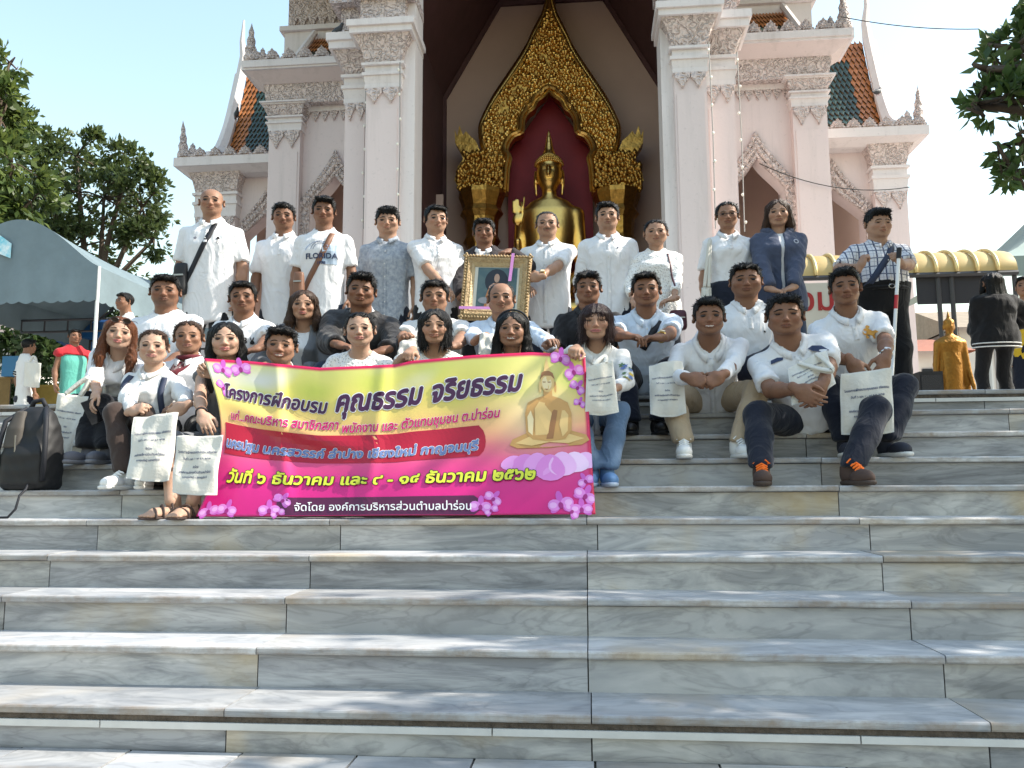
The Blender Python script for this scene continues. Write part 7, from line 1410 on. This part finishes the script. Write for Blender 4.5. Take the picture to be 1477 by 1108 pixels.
V = np.array([bsurf(i/nu, j/nv) for j in range(nv+1) for i in range(nu+1)]); C = np.array([bcol(i/nu, j/nv) for j in range(nv+1) for i in range(nu+1)])
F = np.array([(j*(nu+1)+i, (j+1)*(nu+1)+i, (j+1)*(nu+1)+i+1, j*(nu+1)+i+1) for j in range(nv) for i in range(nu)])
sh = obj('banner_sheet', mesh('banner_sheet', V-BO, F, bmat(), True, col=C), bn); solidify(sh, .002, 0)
def b_uv(px, py): return (px-288)/(851-288), (py-516)/(743-516)
def bprint(name, V2, F, m, d):
    """V2 in photograph-scale banner units"""
    d = .0026+d*.18; out = [bsurf(*b_uv(x, y), -d) for x, y in V2]; return obj(name, mesh(name, np.array(out)-BO, F, m), bn)
def bgrid(x0, x1, y0, y1, nx, ny, rnd=0):
    V = [];
    for j in range(ny+1):
        for i in range(nx+1):
            y = y0+(y1-y0)*j/ny; xr = x1-(rnd*(1-math.sqrt(max(0, 1-(2*j/ny-1)**2*.9))) if rnd else 0); V.append((x0+(xr-x0)*i/nx, y))
    return V, [(j*(nx+1)+i, (j+1)*(nx+1)+i, (j+1)*(nx+1)+i+1, j*(nx+1)+i+1) for j in range(ny) for i in range(nx)]
M_CRIM = mat('print_crimson', (.36, .01, .03), .35); M_PLUM = mat('print_plum', (.085, .012, .05), .35); M_INKP = mat('print_dark_purple', (.055, .012, .05), .4); M_INKM = mat('print_magenta', (.50, .01, .12), .4); M_WHITEP = mat('print_white', (.75, .75, .76), .4); M_BLUEP = mat('print_blue', (.015, .10, .42), .4); M_LIME = mat('print_lime', (.62, .66, .05), .4); M_BLKP = mat('print_black', (.01, .01, .012), .4)
bprint('print_band', *bgrid(300, 699, 605, 650, 50, 6, 14), M_CRIM, .004); bprint('print_band', *bgrid(402, 692, 714, 742, 40, 4, 16), M_PLUM, .004)
def btext(body, xc, yb, width, m, d, bold=.0, shear=0., slope=0., outline=None):
    V, F = text_mesh(body, 1.0, 0., shear); w_ = V[:, 0].max()-V[:, 0].min(); k = width/w_; cx = (V[:, 0].max()+V[:, 0].min())/2; n = len(V)
    def layer(nm, offs, mm, d0):
        VV, FF = [], []
        for q, (ox, oy) in enumerate(offs): VV += [(xc+(x+ox-cx)*k, yb-(y+oy)*k+slope*(x-cx)*k, q) for x, y, _ in V]; FF += [tuple(i+q*n for i in f) for f in F]
        out = [bsurf(*b_uv(x, y), -(.0026+d0*.18+.00012*q)) for x, y, q in VV]; tag(obj(nm, mesh(nm, np.array(out)-BO, FF, mm), bn), kind='stuff')
    layer('lettering', [(0, 0)]+[(bold*math.cos(t), bold*math.sin(t)) for t in np.linspace(0, 2*math.pi, 6)[:-1]] if bold else [(0, 0)], m, d)
    if outline: r_ = bold+outline[1]; layer('lettering_outline', [(r_*math.cos(t), r_*math.sin(t)) for t in np.linspace(0, 2*math.pi, 9)[:-1]], outline[0], d-.014)
btext('โครงการฝึกอบรม', 389, 573, 160, M_INKP, .022, .040, .25, .05, (M_WHITEP, .03)); btext('คุณธรรม', 545, 573, 126, M_INKP, .022, .044, .25, -.03, (M_WHITEP, .03)); btext('จริยธรรม', 688, 568, 130, M_INKP, .022, .044, .25, -.05, (M_WHITEP, .03))
btext('แก่...คณะบริหาร สมาชิกสภา', 400, 598, 172, M_INKM, .022, .028, .2, -.01, (M_WHITEP, .02)); btext('พนักงาน และ ตัวแทนชุมชน ต.ป่าร่อน', 606, 599, 228, M_INKM, .022, .028, .2, -.02, (M_WHITEP, .02))
btext('นครปฐม นครสวรรค์ ลำปาง เชียงใหม่ กาญจนบุรี', 496, 640, 385, M_BLUEP, .022, .038, .15, .0, (M_WHITEP, .026))
btext('วันที่ ๖ ธันวาคม และ ๙ - ๑๔ ธันวาคม ๒๕๖๒', 543, 692, 450, M_LIME, .045, .034, .15, .0, (M_BLKP, .04))
btext('จัดโดย องค์การบริหารส่วนตำบลป่าร่อน', 552, 735, 250, M_WHITEP, .022, .010)
# printed orchids
OC = [mat('print_orchid_%d' % i, c, .35) for i, c in enumerate(((.62, .20, .58), (.52, .10, .46), (.70, .36, .68), (.30, .02, .18)))]
def ell_(cx, cy, a, b_, ang, n=12): return [(cx+a*math.cos(t)*math.cos(ang)-b_*math.sin(t)*math.sin(ang), cy+a*math.cos(t)*math.sin(ang)+b_*math.sin(t)*math.cos(ang)) for t in np.linspace(0, 2*math.pi, n+1)[:-1]]
def orchid(cx, cy, r, rot, seed=0):
    VV = [[], [], [], []]; FF = [[], [], [], []]
    def add(k, pts): n = len(VV[k]); VV[k] += pts; FF[k].append(tuple(range(n, n+len(pts))))
    for i in range(3): a = rot+i*2*math.pi/3+math.pi/6; add(1, ell_(cx+r*.55*math.cos(a), cy+r*.55*math.sin(a), r*.5, r*.27, a))
    for sd in (0, math.pi): a = rot+sd; add(0, ell_(cx+r*.52*math.cos(a), cy+r*.52*math.sin(a), r*.52, r*.46, a))
    for sd in (0, math.pi): a = rot+sd; add(2, ell_(cx+r*.62*math.cos(a), cy+r*.62*math.sin(a), r*.30, r*.24, a))
    add(3, ell_(cx, cy+r*.12, r*.2, r*.26, rot))
    for k in (1, 0, 2, 3):
        for f_ in FF[k]: bprint('printed_petal', [VV[k][q] for q in f_], [tuple(range(len(f_)))], OC[k], .006+.0025*(1, 0, 2, 3).index(k))
for i, (x, y, r, a) in enumerate(((312, 530, 14, .3), (340, 527, 15, -.2), (306, 556, 12, 1), (392, 733, 15, 0), (410, 718, 13, .6), (404, 738, 10, -.4), (330, 733, 15, .2), (303, 735, 14, -.3), (690, 730, 15, .1), (708, 719, 13, .7), (705, 736, 10, -.5), (812, 522, 15, .2), (832, 540, 15, -.4), (836, 562, 12, .7), (838, 515, 11, 0), (838, 584, 9, .4), (803, 728, 18, -.2), (838, 716, 16, .5), (832, 735, 15, .0), (840, 695, 12, -.5), (818, 738, 12, .9))): orchid(x, y, r, a, i)
# printed seated figure on a lotus (flat print)
PG = [mat('print_gold_%d' % i, c, .35) for i, c in enumerate(((.50, .28, .09), (.66, .45, .18), (.30, .14, .05), (.74, .60, .34)))]; PL = [mat('print_lotus_%d' % i, c, .35) for i, c in enumerate(((.70, .30, .66), (.74, .42, .72), (.64, .22, .58), (.78, .55, .78)))]
for k, (dx, w_, h_) in enumerate(((-52, 18, 24), (52, 18, 24), (-36, 20, 30), (36, 20, 30), (-18, 20, 36), (18, 20, 36), (0, 21, 40))):
    bprint('printed_petal', [(790+dx+w_*math.sin(t)*(1-.25*math.cos(t)), 672+abs(dx)*-.12-h_*.5*math.cos(t)+(3 if k == 6 else 0)) for t in np.linspace(0, 2*math.pi, 17)[:-1]], [tuple(range(16))], PL[k % 4], .006+.0022*k)
def bp_(pts, k, d, name='printed_figure'): bprint(name, pts, [tuple(range(len(pts)))], PG[k], d)
bp_([(733, 637), (737, 629), (757, 622), (790, 619), (823, 622), (845, 629), (849, 637), (838, 643), (790, 645), (744, 643)], 0, .024); bp_([(741, 635), (765, 626), (790, 631), (818, 626), (842, 634), (818, 640), (790, 637), (764, 641)], 1, .0265)
bp_([(766, 632), (757, 622), (756, 595), (760, 582), (772, 577), (783, 574), (797, 574), (808, 577), (820, 583), (825, 598), (824, 622), (814, 633), (790, 636)], 0, .0285); bp_([(770, 626), (770, 590), (777, 581), (790, 584), (796, 600), (790, 626)], 1, .031); bp_([(800, 582), (806, 586), (796, 632), (786, 632)], 2, .0325); bp_([(812, 590), (820, 600), (818, 622), (810, 630), (806, 612)], 1, .033); bp_([(764, 592), (768, 604), (766, 626), (760, 620), (759, 600)], 3, .034)
bp_([(784, 577), (797, 577), (797, 566), (784, 566)], 0, .035); bp_(ell_(790.5, 556, 10.5, 13, 0, 16), 1, .037); bp_(ell_(789.5, 557, 7.5, 9, 0, 14), 3, .0395); bp_([(779, 552), (782, 543), (790, 539), (799, 543), (802, 552), (796, 547), (785, 547)], 2, .042); bp_([(785, 541), (787, 534), (790, 521), (793, 534), (796, 541)], 1, .042); bp_(ell_(779, 562, 2, 8, 0, 8), 1, .041); bp_(ell_(802, 562, 2, 8, 0, 8), 0, .041)
for x in (785.5, 793): bp_([(x-2.5, 555), (x+2.5, 555), (x+2, 556.3), (x-2, 556.3)], 2, .042)
bp_([(786, 564.5), (792, 564.5), (790, 566), (788, 566)], 2, .042)
# ================================================================== GILDED STATUES
def buddha(name, label, base, H, seated, parent_tag='statue'):
    root = empty(name, tuple(base)); tag(root, label, parent_tag); return root
big = empty('buddha_statue', tuple(W(795, 500, 20.6)[:2])+(TOPZ+3.6,)); tag(big, 'large gilded seated Buddha statue with raised palm inside the niche', 'statue'); BX, BY, BZ = big.location
zsh = float(W(795, 292, 20.6)[2])-BZ; v = Vox((-1.35, -.9, -.05), (1.35, .8, zsh+2.15), .032)
e3 = np.eye(3); v.loft((0, 0, 0), *e3, [(.25, .62, .42, 0), (zsh*.45, .52, .36, 0), (zsh*.75, .68, .40, 0), (zsh*.92, .74, .34, 0), (zsh*1.0, .50, .26, 0), (zsh*1.04, .22, .2, 0)], .1, 2.2)
v.cone((0, 0, zsh), (0, -.03, zsh+.42), .20, .18, .08); v.ell((0, -.05, zsh+.72), (.325, .36, .46), .05); v.ell((0, -.15, zsh+.52), (.22, .2, .25), .08)
v.ell((0, .0, zsh+.98), (.345, .37, .24), .03); v.ell((0, .02, zsh+1.22), (.19, .2, .17), .05); v.cone((0, .02, zsh+1.30), (0, .02, zsh+2.0), .15, .012, .04)
for q in (-1, 1):
    v.ell((q*.35, .0, zsh+.62), (.045, .08, .26), .02); v.cone((q*.35, 0, zsh+.5), (q*.33, -.02, zsh+.2), .05, .035, .03); v.ell((q*.12, -.40, zsh+.76), (.085, .04, .03), .03, 'sub'); v.cone((q*.05, -.38, zsh+.84), (q*.22, -.33, zsh+.85), .02, .012, .02)
    v.cone((q*.70, 0, zsh*.88), (q*.80, -.02, zsh*.42), .19, .155, .12); v.cone((q*.3, -.25, .3), (q*1.0, -.35, .22), .25, .2, .12)
v.cone((0, -.42, zsh+.82), (0, -.47, zsh+.60), .025, .05, .03); v.cone((-.08, -.415, zsh+.46), (.08, -.415, zsh+.46), .028, .028, .02)
v.cone((-1.0, -.35, .22), (0, -.6, .2), .18, .16, .1); v.cone((1.0, -.35, .22), (0, -.5, .18), .18, .16, .1); v.cone((.80, -.02, zsh*.42), (.25, -.55, .42), .14, .10, .08)
v.cone((-.80, -.02, zsh*.42), (-.78, -.55, zsh*.62), .14, .10, .08); v.ell((-.78, -.60, zsh*.80), (.13, .06, .18), .04)
for i in range(4): v.cone((-.88+.066*i, -.60, zsh*.86), (-.885+.068*i, -.60, zsh*.86+(.30, .34, .33, .26)[i]), .036, .028, .01)
v.cone((-.66, -.60, zsh*.78), (-.60, -.62, zsh*.98), .04, .03, .02)
V, F = v.nets(); V = relax(V, F, 1); obj('figure', mesh('figure', V, F, M_GOLD, True), big)
cu = MB()
for zz_ in range(5):
    for k in range(22):
        a = math.pi*(k/21)+math.pi; r_ = .36*math.cos(zz_*.25); cu.lathe((r_*.98*math.cos(a), r_*1.02*math.sin(a)-.01, zsh+.98+.055*zz_+.02*math.sin(a)*-1), [(.02, -.03), (.035, 0), (.015, .03)], 6)
tag(cu.build('hair_curls', M_GOLD, big, True), kind='stuff'); MB().box(-1.3, 1.3, -.75, .6, -.02, .06).build('seat', M_GOLDC, big)
stn = empty('standing_statue', tuple(W(1375, 560, 9.9)[:2])+(TOPZ,)); tag(stn, 'gilded standing Buddha statue below the golden awning', 'statue'); Hs = float(W(1375, 446, 9.9)[2])-TOPZ; k_ = Hs/1.55
v = Vox((-.3, -.25, 0), (.3, .25, 1.6), .013); v.loft((0, 0, 0), *e3, [(.04, .14, .10, 0), (.5, .12, .09, 0), (.78, .125, .095, 0), (1.0, .12, .085, 0), (1.12, .16, .095, 0), (1.19, .12, .07, 0), (1.22, .05, .05, 0)], .03, 2.2); v.cone((0, 0, 1.2), (0, -.01, 1.28), .042, .04, .02); v.ell((0, -.01, 1.335), (.06, .068, .08), .02); v.ell((0, 0, 1.385), (.064, .07, .045), .01); v.cone((0, 0, 1.41), (0, 0, 1.545), .028, .004, .015); v.cone((0, -.075, 1.335), (0, -.088, 1.315), .008, .012, .01)
for q in (-1, 1): v.cone((q*.15, 0, 1.12), (q*.185, .0, .85), .045, .036, .03); v.cone((q*.185, 0, .85), (q*.22, -.05, .58), .034, .025, .02); v.cone((q*.22, -.05, .58), (q*.23, -.06, .48), .026, .014, .01); v.ell((q*.065, 0, 1.32), (.01, .018, .045), .006); v.loft((q*.14, 0, 0), *e3, [(.1, .10, .015, 0), (.6, .07, .015, 0), (.9, .03, .015, 0)], .02)
for q in (-1, 1): v.ell((q*.024, -.082, 1.345), (.016, .012, .007), .005, 'sub'); v.cone((q*.008, -.078, 1.362), (q*.04, -.068, 1.364), .004, .003, .004)
v.cone((-.016, -.078, 1.295), (.016, -.078, 1.295), .005, .005, .004); v.cone((-.10, -.085, 1.14), (.08, -.085, .85), .008, .008, .008)
v.plane((0, 0, .03), (0, 0, -1)); V, F = v.nets(); obj('figure', mesh('figure', V*k_, F, mat('bright_gilt', (.36, .17, .03), .42, .7, var=.3, vscale=10, bump=.5, bscale=35), True), stn); MB().lathe((0, 0, 0), [(.24, 0), (.24, .05), (.2, .07)], 14).build('base', M_GOLDC, stn)
# ---- pigeons on the roof
pm = mat('pigeon_grey', (.05, .055, .065), .6, var=.4, vscale=30)
def pigeon(px, py, Y, rz, label):
    o = np.array(W(px, py, Y)); r = empty('pigeon', tuple(o), rz); tag(r, label, 'bird', 'pigeons on the temple roof'); v = Vox((-.12, -.22, 0), (.12, .22, .28), .012); v.ell((0, 0, .11), (.07, .13, .075), .02, Rm=np.array(Matrix.Rotation(-.35, 3, 'X'))); v.cone((0, -.09, .16), (0, -.12, .22), .045, .034, .03); v.ell((0, -.135, .235), (.033, .04, .034), .01); v.cone((0, -.165, .235), (0, -.195, .225), .010, .003, .004); v.cone((0, .1, .09), (0, .22, .05), .045, .02, .03); V, F = v.nets(); obj('body', mesh('body', V, F, pm, True), r)
    for q in (-.03, .03): MB().tube([(q, 0, .06), (q, -.01, -.005)], .007, 5).build('leg', mat('pigeon_leg', (.3, .1, .08), .6), r)
pigeon(486, 52, 16.3, 1.2, 'pigeon perched on the left porch capital'); pigeon(341, 170, 21.8, .6, 'pigeon perched on the left roof bargeboard'); pigeon(1266, 138, 21.7, 2.2, 'pigeon perched on the right roof bargeboard')
